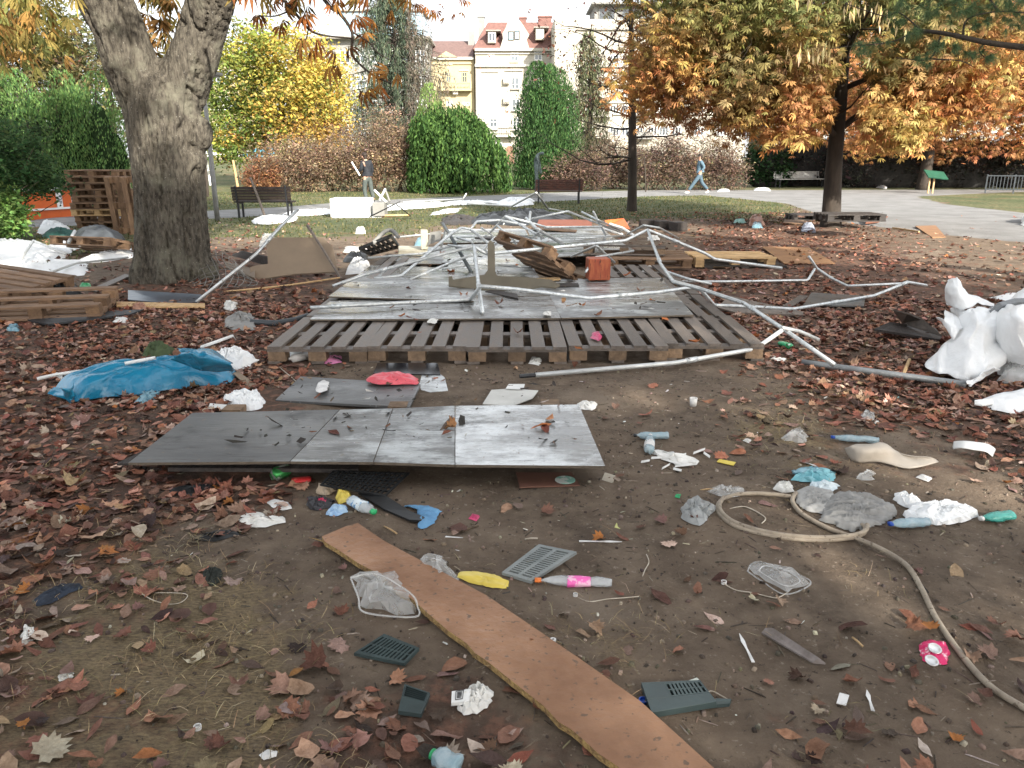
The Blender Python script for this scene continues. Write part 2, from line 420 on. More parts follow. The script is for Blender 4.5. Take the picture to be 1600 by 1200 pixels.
def scatter(shapes, pos, scl, rz, tx, ty, cols, which=None):
    """instances of shapes joined into one set of arrays"""
    rng = np.random.default_rng(5); n = len(pos)
    which = rng.integers(0, len(shapes), n) if which is None else which
    Vs, Fs, Cs, base = [], [], [], 0
    for k, (SV, SF) in enumerate(shapes):
        id_ = np.where(which == k)[0]
        if not len(id_): continue
        cz, sz = np.cos(rz[id_]), np.sin(rz[id_]); cx, sx = np.cos(tx[id_]), np.sin(tx[id_]); cy, sy = np.cos(ty[id_]), np.sin(ty[id_])
        X = SV[None, :, :]*(scl[id_][:, None, None] if scl.ndim == 1 else scl[id_][:, None, :])
        x, y, z = X[..., 0], X[..., 1], X[..., 2]
        y, z = y*cx[:, None]-z*sx[:, None], y*sx[:, None]+z*cx[:, None]
        x, z = x*cy[:, None]+z*sy[:, None], -x*sy[:, None]+z*cy[:, None]
        x, y = x*cz[:, None]-y*sz[:, None], x*sz[:, None]+y*cz[:, None]
        P = np.stack([x, y, z], -1)+pos[id_][:, None, :]
        Vs.append(P.reshape(-1, 3)); Fs.append((SF[None]+(np.arange(len(id_))*len(SV))[:, None, None]+base).reshape(-1, SF.shape[1]))
        Cs.append(np.repeat(cols[id_], len(SV), 0)); base += len(id_)*len(SV)
    return np.concatenate(Vs), np.concatenate(Fs), np.concatenate(Cs)
def pick(rng, pal, n, var=.2):
    cs = np.array([p[0] for p in pal]); ws = np.array([p[1] for p in pal], float); ws /= ws.sum()
    c = cs[rng.choice(len(pal), n, p=ws)]
    return np.clip(c*(1+rng.normal(0, var, (n, 1)))*(1+rng.normal(0, .05, (n, 3))), .004, 1)
LITPAL = [((.33, .15, .10), 6), ((.26, .11, .075), 5), ((.17, .078, .058), 4), ((.38, .22, .155), 5), ((.48, .35, .28), 3), ((.31, .20, .16), 4), ((.40, .16, .06), .6), ((.08, .05, .042), 3), ((.30, .21, .12), 1)]
rng = np.random.default_rng(11)
LSH = [leaf_shape('lobed', rng) for _ in range(5)]+[leaf_shape('leaflet', rng) for _ in range(10)]+[leaf_shape('round', rng) for _ in range(3)]
# no litter on the platform decks
def on_deck(x, y): return ((np.abs(x-.05) < 2.0) & (y > 6.1) & (y < 16.5)) | ((x > -1.75) & (x < .5) & (y > 3.75) & (y < 5.4))
def candidates(n, y0, y1, seed):
    r = np.random.default_rng(seed); y = np.sqrt(r.uniform(y0*y0, y1*y1, n)); x = r.uniform(-.72, .72, n)*(y+.6)
    px, py, zc = proj(x, y, 0*x); d = gridval(LEAFG, px, py)/8
    return r, x, y, d
CLEAR = [(G(a_, b_, 0.), r_) for a_, b_, r_ in ((1460, 1024, .11), (740, 1098, .12), (648, 1094, .10), (605, 1015, .16), (1072, 1088, .17), (842, 882, .17), (895, 916, .18), (755, 908, .13), (600, 928, .16), (1215, 903, .15), (90, 932, .13), (432, 745, .1), (540, 790, .3), (1320, 802, .42), (1465, 805, .4), (1395, 712, .4), (1020, 695, .2), (720, 900, .1))]
def off_things(x, y): return np.all([np.hypot(x-c.x, y-c.y) > r_ for c, r_ in CLEAR], 0)
def litter(name, n, y0, y1, s0, s1, seed, lift=.012, label=None):
    r, x, y, d = candidates(n, y0, y1, seed)
    cl = np.sin(x*2.7+1+np.sin(y*1.9))*np.cos(y*2.3+np.sin(x*3.1))*.35+.8
    d = d*cl*(1-smooth(-.3, .2, sdist(PATH, x, y)))
    k = (r.uniform(0, 1, n) < np.clip(d, 0.012, 1)**1.35) & ~on_deck(x, y) & off_things(x, y)
    x, y = x[k], y[k]; m = len(x)
    s = r.uniform(s0, s1, m)*np.where(r.uniform(0, 1, m) < .15, 1.35, 1)
    pos = np.stack([x, y, T(x, y)+r.uniform(0, lift, m)], 1)
    V, F, C = scatter(LSH, pos, np.stack([s, s, s*r.uniform(.3, 1.2, m)], 1), r.uniform(0, 6.28, m), r.normal(0, .2, m), r.normal(0, .2, m), pick(r, LITPAL, m, .30)*np.where((y < 3.4)[:, None], np.array([[.88, .98, 1.0]]), 1.) if y0 < 5 else pick(r, LITPAL, m, .28))
    o = link(name, np_mesh(name, V, F, M_litter, col=C, smooth_=True), ground); tag(o, kind='stuff'); return o
litter('leaf_litter', 44000, 1.3, 9.0, .042, .10, 21)
litter('leaf_litter', 52000, 9.0, 24.0, .06, .115, 22)
# the leaves that can be told apart one by one
def single_leaves():
    r = np.random.default_rng(77); meshes = []
    pal = [((.25, .13, .095), 5), ((.19, .095, .07), 4), ((.13, .08, .062), 4), ((.32, .21, .15), 4), ((.38, .29, .23), 3), ((.26, .185, .15), 4), ((.46, .19, .06), .6), ((.30, .11, .07), 1.5)]
    for k in range(22):
        sv, sf = LSH[[0, 9, 2, 10, 4, 5, 7, 13, 6, 16, 8][k % 11]]; c = pick(r, pal, 1, .15)[0]
        V = sv.copy(); V[:, 2] *= r.uniform(.4, 1.1)
        C = np.tile(c, (len(V), 1))*(1-.25*np.exp(-40*V[:, 1:2]**2))
        meshes.append(np_mesh('fallen_leaf', V, sf, M_leafs, col=C, smooth_=True))
    rr, x, y, d = candidates(4200, 1.32, 4.2, 78)
    k = (rr.uniform(0, 1, len(x)) < np.clip(d, .035, 1)**1.1) & ~on_deck(x, y) & off_things(x, y); x, y = x[k][:282], y[k][:282]
    pts = [(a, b) for a, b in zip(x, y)]
    hand = [(1035, 816), (1212, 860), (1278, 872), (1180, 930), (1002, 826), (660, 975), (282, 966), (275, 975), (700, 1056), (520, 1108), (1340, 1120), (1440, 980), (950, 1040), (1090, 682), (945, 655), (1000, 664), (1200, 790), (1525, 1098)]
    for a, b in hand: p = G(a, b); pts.append((p.x, p.y))
    for i, (a, b) in enumerate(pts):
        o = link('fallen_leaf', meshes[r.integers(0, 22)], ground); s = r.uniform(.045, .092)*(1.15 if b > 3 else 1)
        o.location = (a, b, float(T(a, b))+.003+r.uniform(0, .008)); o.scale = (s, s, s*r.uniform(.7, 1.3))
        o.rotation_euler = (r.normal(0, .13), r.normal(0, .13), r.uniform(0, 6.28))
single_leaves()
# leaves lying on the decks
def deck_leaves():
    r = np.random.default_rng(9); P = []
    for px, py, z in ((523, 677, .13), (700, 640+37, .13), (708, 658+10, .13), (852, 670, .13), (858, 656, .13), (845, 668, .13), (935, 492, .18), (643, 498, .18), (628, 494, .18), (808, 520, .16), (905, 545, .16), (655, 520, .16), (570, 455, .18), (700, 455, .18), (640, 452, .18), (725, 462, .18), (910, 478, .18), (780, 475, .18), (1020, 470, .18), (1085, 535, .16), (1040, 500, .16), (793, 408, .18), (808, 415, .18), (705, 427, .18), (615, 447, .18), (880, 470, .18), (1000, 455, .18), (980, 430, .18), (690, 395, .18), (830, 360, .18)):
        P.append(G(px, py, z+.006))
    n = len(P); pos = np.array([tuple(p) for p in P]); s = r.uniform(.07, .13, n)
    V, F, C = scatter(LSH, pos, np.stack([s, s, s], 1), r.uniform(0, 6.28, n), r.normal(0, .15, n), r.normal(0, .15, n), pick(r, [((.36, .12, .04), 2), ((.20, .08, .05), 2), ((.42, .2, .1), 1)], n))
    tag(link('deck_leaves', np_mesh('deck_leaves', V, F, M_litter, col=C, smooth_=True)), 'brown leaves strewn over the grey boards and pallets', 'leaves', kind='stuff')
deck_leaves()
# dry grass wisps, twigs, chips and crumbs of earth
def wisps():
    r = np.random.default_rng(31); n = 170000; y = np.sqrt(r.uniform(1.3**2, 8.5**2, n)); x = r.uniform(-.7, .7, n)*(y+.5)
    px, py, _ = proj(x, y, 0*x); d = gridval(HAYG, px, py)/7
    cl = .55+.6*np.sin(x*5+np.sin(y*4)*2)*np.cos(y*5.3)
    k = (r.uniform(0, 1, n) < np.clip(d*cl, .004, 1)**1.3) & ~on_deck(x, y); x, y = x[k], y[k]; m = len(x)
    blade = (np.array([(0, -.012, 0), (0, .012, 0), (.35, -.012, .10), (.35, .012, .10), (.72, -.010, .07), (.72, .01, .07), (1, 0, 0)], float), np.array([(0, 2, 1), (1, 2, 3), (2, 4, 3), (3, 4, 5), (4, 6, 5)]))
    blade2 = (blade[0].copy(), blade[1]); blade2[0][:, 1] += .35*blade2[0][:, 0]**2; 
    s = .02+.08*r.uniform(0, 1, m)**1.6; th = np.clip(.06/s, .45, 1.6)
    pos = np.stack([x, y, T(x, y)+.004], 1)
    V, F, C = scatter([blade, blade2], pos, np.stack([s, s*th, s*r.uniform(.5, 2.2, m)], 1), r.uniform(0, 6.28, m), r.normal(0, .2, m), r.normal(-.12, .2, m), pick(r, [((.46, .36, .20), 4), ((.33, .25, .13), 5), ((.20, .18, .09), 1.5), ((.56, .47, .30), 2)], m))
    tag(link('dry_grass', np_mesh('dry_grass', V, F, M_litter, col=C), ground), kind='stuff')
    n = 16000; y = np.sqrt(r.uniform(1.3**2, 8**2, n)); x = r.uniform(-.7, .7, n)*(y+.5); k = ~on_deck(x, y); x, y = x[k], y[k]; m = len(x)
    box = (np.array([(-.5, -.5, 0), (.5, -.5, 0), (.5, .5, 0), (-.5, .5, 0), (-.4, -.35, 1), (.42, -.4, .8), (.35, .4, 1), (-.4, .4, .9)], float), np.array([(0, 1, 5, 4), (1, 2, 6, 5), (2, 3, 7, 6), (3, 0, 4, 7), (4, 5, 6, 7)]))
    L_ = .004+.018*r.uniform(0, 1, m)**2.5; tw = r.uniform(0, 1, m) < .22; L_ = np.where(tw, L_*4+.015, L_); wd = np.where(tw, r.uniform(.0015, .004, m), L_*r.uniform(.4, .9, m))
    V, F, C = scatter([box], np.stack([x, y, T(x, y)], 1), np.stack([L_, wd, np.minimum(wd, .008)], 1), r.uniform(0, 6.28, m), 0*x, 0*x, pick(r, [((.075, .06, .05), 4), ((.14, .115, .09), 6), ((.26, .21, .16), 3), ((.42, .37, .3), .6)], m))
    tag(link('earth_crumbs', np_mesh('earth_crumbs', V, F, M_litter, col=C), ground), kind='stuff')
    # short lawn blades further back
    n = 60000; y = np.sqrt(r.uniform(10.5**2, 38**2, n)); x = r.uniform(-.72, .72, n)*y
    k = (sdist(LAWN, x, y) > -.5+r.normal(0, .5, n)) & (sdist(PATH, x, y) < -.1) & ~on_deck(x, y); x, y = x[k], y[k]; m = len(x)
    tri = (np.array([(-.5, 0, 0), (.5, 0, 0), (.1, .25, 1.)]), np.array([(0, 1, 2)]))
    pos = np.stack([x, y, T(x, y)-.005], 1); hh = r.uniform(.03, .075, m)
    V, F, C = scatter([tri], pos, np.stack([r.uniform(.015, .05, m), hh, hh], 1), r.uniform(0, 6.28, m), r.normal(0, .3, m), 0*x, pick(r, [((.10, .13, .05), 4), ((.19, .18, .08), 3), ((.07, .09, .04), 2), ((.3, .26, .13), 1)], m))
    tag(link('lawn_grass', np_mesh('lawn_grass', V, F, M_leaf, col=C), ground), kind='stuff')
wisps()

# ---------------------------------------------------------------- trees and shrubs
def quad_leaf():
    V = np.array([(0, 0, 0), (.5, -.26, .06), (1, 0, -.05), (.5, .26, .06)], float); return V, np.array([(0, 1, 2, 3)])
def palm_leaf(n=6, droop=.5, rng=None):        # compound chestnut leaf: leaflets from one point
    Vs, Fs = [], []
    for i in range(n):
        a = (i-(n-1)/2)*.62; L_ = 1-.25*abs(i-(n-1)/2)/(n/2); b = len(Vs)*1
        for (t, wd) in ((.05, .0), (.6, .13), (.6, -.13), (1, 0)):
            x = t*L_; z = -droop*t*t*L_
            Vs.append((x*cos(a)-wd*sin(a), x*sin(a)+wd*cos(a), z+(.03 if wd == 0 else 0)))
        b = i*4; Fs.append((b, b+2, b+3, b+1))
    return np.array(Vs), np.array(Fs)
QL = quad_leaf(); PL = [palm_leaf(6, .45), palm_leaf(5, .8), palm_leaf(7, .25)]
def strand_leaf():                             # long narrow leaf
    V = np.array([(0, 0, 0), (.4, -.11, .03), (1, 0, 0), (.4, .11, .03)], float); return V, np.array([(0, 1, 2, 3)])
SL = strand_leaf()
def foliage(blobs, n, size, palf, seed, shapes=None, clus=90, sig=.16, shell=.55, tilt=.9, pitch=0.0, flat=1.0, keep=None, rz=None):
    """leaves gathered in clusters spread through ellipsoids. palf(points, rng) gives a colour for each cluster point"""
    shapes = shapes or [QL]; r = np.random.default_rng(seed)
    bw = np.array([b[3]*b[4]*b[5] for b in blobs])**.75; bw /= bw.sum()
    bi = r.choice(len(blobs), clus, p=bw); B = np.array([b[:6] for b in blobs])[bi]
    d = r.normal(0, 1, (clus, 3)); d /= np.linalg.norm(d, axis=1)[:, None]
    rad = (shell+(1-shell)*r.uniform(0, 1, clus)**.6)*r.uniform(.82, 1.1, clus); rad = np.where(r.uniform(0, 1, clus) < .25, rad*r.uniform(.2, 1, clus), rad)
    c = B[:, :3]+d*B[:, 3:6]*rad[:, None]
    if keep is not None: c = c[keep(c)]
    clus = len(c); cc = palf(c, r); cw = r.uniform(.4, 1.4, clus); ci = r.choice(clus, n, p=cw/cw.sum())
    sz = np.cbrt(B[:, 3:6].prod(1)).mean()
    off = r.normal(0, 1, (n, 3))*sig*sz*np.array([1, 1, .7*flat])
    pos = c[ci]+off
    if keep is not None:
        q = keep(pos); pos, ci = pos[q], ci[q]; n = len(pos)
    col = np.clip(cc[ci]*(1+r.normal(0, .22, (n, 1)))*(1+r.normal(0, .07, (n, 3))), .005, 1)
    s = size*r.uniform(.6, 1.3, n)
    return scatter(shapes, pos, s, r.uniform(0, 6.28, n) if rz is None else rz(r, n), r.normal(0, tilt, n), r.normal(pitch, tilt*.6, n), col)
def arr_obj(name, VFC, m, parent=None, org=None):
    V, F, C = VFC
    org = np.array(world_loc(parent)) if parent is not None else (np.array(org) if org is not None else np.zeros(3))
    return link(name, np_mesh(name, V-org, F, m, col=C), parent)
def palette(*pal, var=.18):
    return lambda c, r: pick(r, list(pal), len(c), var)
def branches(mb, start, d0, length, r0, rng, depth=2, kids=4, n=6, wob=.25, up=.15, tips=None, seg=5):
    P = [Vector(start)]; d = Vector(d0).normalized(); R = [r0]
    for i in range(seg):
        d = (d+Vector(rng.normal(0, wob*.35, 3))+Vector((0, 0, up*.2))).normalized()
        P.append(P[-1]+d*length/seg); R.append(max(r0*(1-(i+1)/seg*.8), .003))
    mb.tube(P, R, n)
    if tips is not None: tips.append(tuple(P[-1]))
    if depth > 0:
        for k in range(kids):
            i = 1+int(rng.integers(0, seg)); p = P[min(i, seg)]
            q = (P[min(i, seg)]-P[min(i, seg)-1]).normalized()
            a = Vector(rng.normal(0, 1, 3)); a = (a-a.dot(q)*q).normalized()
            branches(mb, p, q*.7+a*.9, length*rng.uniform(.4, .65), R[min(i, seg)]*.6, rng, depth-1, max(2, kids-1), max(4, n-2), wob, up, tips, max(3, seg-1))
def tree(name, label, base, trunk_pts, trunk_r, limbs, fol, mbark=M_bark, mleaf=None, cat='tree', group=None, kids=4, depth=2, seed=1, nseg=8):
    """trunk_pts world points; limbs list of (start index fraction, direction, length, radius); fol arrays"""
    t = thing(name, label, cat, base, 0, group); mb = MB(); r = np.random.default_rng(seed)
    tp = spline(trunk_pts, 5) if len(trunk_pts) > 2 else trunk_pts
    rr = np.interp(np.linspace(0, 1, len(tp)), np.linspace(0, 1, len(trunk_r)), trunk_r)
    mb.tube(tp, list(rr), nseg)
    for f, d, L_, r0 in limbs:
        i = min(int(f*(len(tp)-1)), len(tp)-1); branches(mb, tp[i], d, L_, r0, r, depth, kids)
    mb.obj('trunk', [mbark], t, True)
    for k, (nm, a) in enumerate(fol): arr_obj(nm, a, mleaf or M_leaf, t)
    return t
ORA = ((.56, .25, .085), 4); ORB = ((.46, .18, .065), 3); YEL = ((.56, .40, .11), 2); OLI = ((.24, .225, .075), 3); GRN = ((.15, .19, .07), 3)

# the large chestnut with the forked trunk
def big_chestnut():
    b = G(268, 436); t = thing('chestnut_tree', 'large chestnut with thick forked fissured trunk and a burl, standing on the left', 'tree', b)
    Y = b.y
    mb = MB()
    mb.tube([b+Vector((0, 0, -.15)), b+Vector((0, 0, .05)), W(270, 400, Y), W(268, 340, Y), W(265, 280, Y), W(258, 220, Y), W(248, 160, Y), W(240, 120, Y)],
            [.54, .50, .465, .45, .45, .46, .44, .36], 24)
    mb.tube([W(245, 190, Y), W(222, 140, Y-.05), W(203, 95, Y-.1), W(188, 50, Y-.15), W(168, 10, Y-.2), W(130, -50, Y-.4), W(60, -150, Y-.8), W(0, -260, Y-1)], [.30, .34, .33, .31, .33, .28, .22, .15], 18)
    mb.tube([W(262, 200, Y), W(283, 140, Y+.05), W(300, 95, Y), W(316, 50, Y), W(328, 5, Y-.1), W(345, -60, Y-.3), W(380, -160, Y-.6), W(430, -260, Y-1)], [.30, .33, .31, .29, .29, .26, .21, .14], 18)
    mb.sphere(W(312, 208, Y-.05), (.17, .2, .24), 0, 14, 10); mb.sphere(W(306, 250, Y-.05), (.14, .2, .2), 0, 14, 10)
    mb.sphere(W(226, 424, Y), (.2, .3, .2), 0, 12, 8); mb.sphere(W(312, 422, Y), (.2, .3, .2), 0, 12, 8)
    mb.sphere(W(265, 120, Y+.02), (.18, .2, .25), 0, 12, 8)
    me = mb.mesh('x', []); o = link('x', me)
    md = o.modifiers.new('r', 'REMESH'); md.mode = 'VOXEL'; md.voxel_size = .028
    s = o.modifiers.new('s', 'SMOOTH'); s.iterations = 7; s.factor = .6
    dg = bpy.context.evaluated_depsgraph_get(); e = bpy.data.meshes.new_from_object(o.evaluated_get(dg)); bpy.data.objects.remove(o)
    n = len(e.vertices); A = np.zeros(n*3, np.float32); e.vertices.foreach_get('co', A); A = A.reshape(-1, 3)
    Nn = np.zeros(n*3, np.float32); e.vertices.foreach_get('normal', Nn); Nn = Nn.reshape(-1, 3)
    Q = A-np.array(b); ang = np.arctan2(Q[:, 1], Q[:, 0]-Q[:, 2]*.0)
    # long fissures that follow the trunk
    wv = np.stack([A[:, 0]*7, A[:, 1]*7, A[:, 2]*.9], 1); f1 = pfbm(wv, 1.0, 3.1, 3)
    w2 = np.stack([A[:, 0]*20, A[:, 1]*20, A[:, 2]*4], 1); f2 = pfbm(w2, 1.0, 8.0, 2)
    f3 = pfbm(np.stack([A[:, 0]*3.4+.25*np.sin(A[:, 2]*2), A[:, 1]*3.4, A[:, 2]*.35], 1), 1.0, 21., 2)
    dsp = -.035*np.clip(1-np.abs(f1)*7, 0, 1)**1.5-.075*np.clip(1-np.abs(f3)*16, 0, 1)+.012*f1-.013*np.clip(1-np.abs(f2)*5, 0, 1)
    low = np.clip(1-(A[:, 2]-b.z)/1.0, 0, 1); dsp += .05*low*np.sin(ang*5+1)
    A = A+Nn*dsp[:, None]-np.array(b)
    e.vertices.foreach_set('co', A.astype(np.float32).ravel()); e.polygons.foreach_set('use_smooth', np.ones(len(e.polygons), bool)); e.update()
    mk = bpy.data.materials.new('chestnut_bark'); mk.use_nodes = True; tt = mk.node_tree; N = tt.nodes; L = tt.links; bs = N['Principled BSDF']
    tc = N.new('ShaderNodeTexCoord'); mp = N.new('ShaderNodeMapping'); mp.inputs['Scale'].default_value = (1, 1, .28); L.new(tc.outputs['Object'], mp.inputs[0])
    def nz(s, d, vec=None, r=.65):
        q = N.new('ShaderNodeTexNoise'); q.inputs['Scale'].default_value = s; q.inputs['Detail'].default_value = d; q.inputs['Roughness'].default_value = r; L.new(vec or mp.outputs[0], q.inputs['Vector']); return q.outputs[0]
    def rg(x, a, c):
        q = N.new('ShaderNodeMapRange'); q.inputs[1].default_value = a; q.inputs[2].default_value = c; L.new(x, q.inputs[0]); return q.outputs[0]
    def mx(f, a, c):
        q = N.new('ShaderNodeMixRGB'); L.new(f, q.inputs[0])
        for k, v in ((1, a), (2, c)):
            if isinstance(v, tuple): q.inputs[k].default_value = (*v, 1)
            else: L.new(v, q.inputs[k])
        return q.outputs[0]
    c = mx(rg(nz(30, 9), .38, .62), (.128, .116, .094), (.045, .04, .034))
    c = mx(rg(nz(2.5, 5, tc.outputs['Object']), .52, .68), c, (.155, .15, .118))
    c = mx(rg(nz(60, 3, tc.outputs['Object']), .66, .72), c, (.42, .42, .38))
    L.new(c, bs.inputs['Base Color']); bs.inputs['Roughness'].default_value = .92; bs.inputs['Specular IOR Level'].default_value = .15
    bp = N.new('ShaderNodeBump'); bp.inputs['Strength'].default_value = 1; bp.inputs['Distance'].default_value = .03; L.new(nz(26, 9), bp.inputs['Height']); L.new(bp.outputs[0], bs.inputs['Normal'])
    e.materials.clear(); e.materials.append(mk); link('trunk', e, t)
    # crown overhead: limbs, twigs in view and leaves
    r = np.random.default_rng(4); mb = MB()
    L0 = W(60, -150, Y-.8); R0 = W(380, -160, Y-.6)
    for st, d, ln in ((L0, (-.8, -.3, .6), 4), (L0, (-.2, -.9, .5), 4), (L0, (-.6, .7, .5), 4), (R0, (.8, -.2, .5), 4), (R0, (.3, -.9, .5), 4.5), (R0, (.2, .8, .8), 4), (R0, (-.2, .1, 1), 4), (W(430, -260, Y-1), (.2, -.3, 1), 4)):
        branches(mb, st, d, ln, .11, r, 2, 4, 7, .5, .1)
    # twigs hanging into the picture
    yb = 8.6
    for path, r0 in (([(350, -160), (395, -60), (457, 15), (482, 45), (505, 55), (550, 60)], .022), ([(430, -120), (507, 0), (530, 20), (550, 50), (550, 82), (562, 100), (587, 120), (612, 130)], .022), ([(550, 50), (575, 65), (590, 82), (612, 95)], .010),
                     ([(457, 15), (430, 25), (405, 25), (392, 32)], .01), ([(482, 45), (475, 70), (455, 85)], .008), ([(560, -90), (600, -20), (640, 5), (655, 12)], .012), ([(640, -80), (660, -30), (668, 0)], .01),
                     ([(-100, -60), (-20, 0), (20, 30), (50, 45)], .02), ([(-80, 40), (-10, 85), (30, 60), (52, 70)], .012), ([(90, -60), (75, -10), (50, 10)], .012), ([(430, -60), (440, -5), (420, 10)], .01), ([(680, -60), (700, -10), (722, -4)], .008),
                     ):
        P = spline([W(x, y, yb) for x, y in path], 4); mb.tube(P, list(np.linspace(r0, r0*.35, len(P))), 5)
    mb.obj('branch', [M_bark], t, True)
    f = big = foliage([(b.x-2.2, 9.4, 7.6, 3.6, 3.4, 2.4), (b.x+2.2, 9.0, 8.2, 3.8, 3.4, 2.6), (b.x, 6.2, 8.3, 4.2, 3.2, 2.2), (b.x+.5, 12.5, 8.8, 4, 3, 2.4)], 14000, .26, palette(((.30, .16, .06), 3), OLI, YEL), 41, PL, 340, .17, keep=lambda c: c[:, 2] > 4.9)
    arr_obj('crown', f, M_leaf, t)
    # drooping leaves in view
    pts = [(470, 60, 9), (492, 70, 9), (515, 108, 9), (535, 78, 8), (590, 105, 9), (572, 138, 9), (600, 132, 9), (612, 108, 8), (575, 58, 8), (482, 20, 9), (455, 10, 8), (532, 5, 6), (548, 28, 7), (405, 12, 7), (520, 12, 5), (425, 5, 6), (440, 40, 7), (570, 30, 7), (610, 20, 6), (690, 15, 5), (692, 22, 4), (716, 22, 4), (650, 8, 5), (665, 10, 5), (722, 4, 4)]
    pos = []; sc = []; cl = []
    for x, y, s in pts:
        for q in range(2): pos.append(W(x+r.normal(0, 6), y+r.normal(0, 5), yb+r.normal(0, .1))); sc.append(s*.0155); cl.append(((.30, .11, .035), (.22, .10, .04), (.34, .17, .05))[r.integers(0, 3)])
    for q in range(210):
        x, y = r.normal(20, 55), r.normal(25, 40)
        if y > 105 or x > 125: continue
        pos.append(W(x, y, yb+r.normal(0, .4))); sc.append(r.uniform(.08, .15)); cl.append(((.34, .32, .10), (.45, .36, .12), (.25, .28, .10), (.50, .30, .10))[r.integers(0, 4)])
    for q in range(46):
        pos.append(W(r.normal(245, 20), r.normal(25, 30), yb+2.6)); sc.append(r.uniform(.13, .2)); cl.append(((.26, .15, .06), (.33, .20, .08), (.20, .17, .06))[r.integers(0, 3)])
    for q in range(34):
        pos.append(W(r.uniform(345, 640), r.normal(-14, 10), yb+r.normal(0, .2))); sc.append(r.uniform(.10, .15)); cl.append(((.28, .12, .05), (.33, .18, .06), (.20, .15, .05))[r.integers(0, 3)])
    n = len(pos); a = scatter([palm_leaf(6, 1.1), palm_leaf(5, 1.5)], np.array([tuple(p) for p in pos]), np.array(sc), r.uniform(0, 6.28, n), r.normal(0, .4, n), r.normal(.5, .4, n), np.array(cl)*(1+r.normal(0, .2, (n, 1))))
    arr_obj('hanging_leaves', a, M_leaf, t)
big_chestnut()

def right_chestnut():
    b = G(1298, 355); Y = b.y
    def pal(c, r):
        px, py, _ = proj(c[:, 0], c[:, 1], c[:, 2]); n = len(c); out = np.zeros((n, 3))
        k = (py-58)/120+np.clip((1170-px)/150, 0, 1)*.9+np.clip((px-1400)/120, 0, 1)*.6+.25*np.sin(px/47.)+.2*np.sin(py/31.+px/90.)+r.normal(0, .14, n)
        k = np.clip(k, 0, 1)[:, None]; o = pick(r, [((.52, .29, .12), 4), ((.48, .24, .10), 3), ((.56, .38, .15), 3), ((.36, .19, .09), 1.5)], n, .10); g = pick(r, [((.27, .25, .095), 3), ((.21, .22, .09), 3), ((.34, .26, .10), 2)], n, .10)
        return o*k+g*(1-k)
    blobs = [(b.x+.3, Y, 5.0, 4.6, 4.2, 3.0), (b.x-2.6, Y-.3, 3.7, 2.4, 2.6, 1.7), (b.x+2.8, Y-1, 4.0, 2.6, 2.6, 2.0), (b.x-1.2, Y-1.6, 3.2, 2.6, 2.2, 1.3), (b.x+1.2, Y-1.8, 3.6, 2.6, 2.0, 1.5), (b.x-3.4, Y+.4, 5.2, 1.6, 2, 2.0), (b.x, Y, 8, 3.5, 3.5, 2)]
    keep = lambda c: (c[:, 2] > 1.55+.22*np.sin(c[:, 0]*2.3)+.06*np.abs(c[:, 0]-b.x-.6)) & ((c[:, 0] < b.x+2.0+.3*np.sin(c[:, 2]*5)) | (c[:, 2] > 4.6)) & ~((np.abs(c[:, 0]/c[:, 1]*Y-b.x-.09*(c[:, 2]-1.6)) < .36+.12*np.sin(c[:, 2]*7)) & (c[:, 1] < Y+.6) & (c[:, 2] < 4.6+.5*np.sin(c[:, 0]*9)))
    f = foliage(blobs+[(b.x-3.2, Y-.5, 3.4, 2.0, 2, 1.5), (b.x-.8, Y-1.8, 2.5, 2.4, 1.6, .8), (b.x+1.6, Y-1.6, 2.7, 1.8, 1.6, .9)], 38000, .15, pal, 51, PL, 1050, .105, shell=.6, tilt=.5, pitch=.35, keep=keep)
    tp = [b+Vector((0, 0, -.1)), W(1299, 330, Y), W(1303, 260, Y), W(1308, 205, Y), W(1314, 150, Y), W(1318, 100, Y), W(1322, 40, Y), W(1325, -60, Y)]
    tree('chestnut_tree', 'orange and olive leaved chestnut with slim dark trunk standing beside the wide grey path', b, tp, [.28, .215, .185, .165, .14, .12, .10, .05],
         [(.42, (-.8, -.3, .4), 3.2, .08), (.45, (.8, .1, .7), 3.0, .08), (.5, (-.7, .5, .35), 3.4, .08), (.55, (-.9, -.2, .25), 3.6, .07), (.6, (.9, -.4, .3), 3.6, .07), (.66, (-.3, -.9, .4), 3, .06), (.7, (.3, .9, .5), 3.2, .06), (.78, (-.8, 0, .6), 3, .05), (.8, (.8, .2, .6), 3, .05)],
         [('crown', f)], seed=3, nseg=12)
    # pale dry seed leaves hang in the upper crown
    t = bpy.data.objects['chestnut_tree.001']; r = np.random.default_rng(6); P = []
    for cx, cy, k in ((1330, 8, 22), (1285, 72, 26), (1375, 15, 10), (1250, 80, 12), (1395, 35, 8), (1255, 3, 8), (1377, 92, 3)):
        for q in range(k): P.append(tuple(W(cx+r.normal(0, 13), cy+r.normal(0, 9), Y-4.2+r.normal(0, .2))))
    n = len(P); a = scatter([SL], np.array(P), r.uniform(.13, .26, n), r.uniform(0, 6.28, n), r.normal(0, .4, n), r.normal(1.4, .2, n), pick(r, [((.62, .52, .30), 1), ((.5, .40, .18), 1)], n))
    arr_obj('dry_seed_leaves', a, M_leaf, t)
right_chestnut()

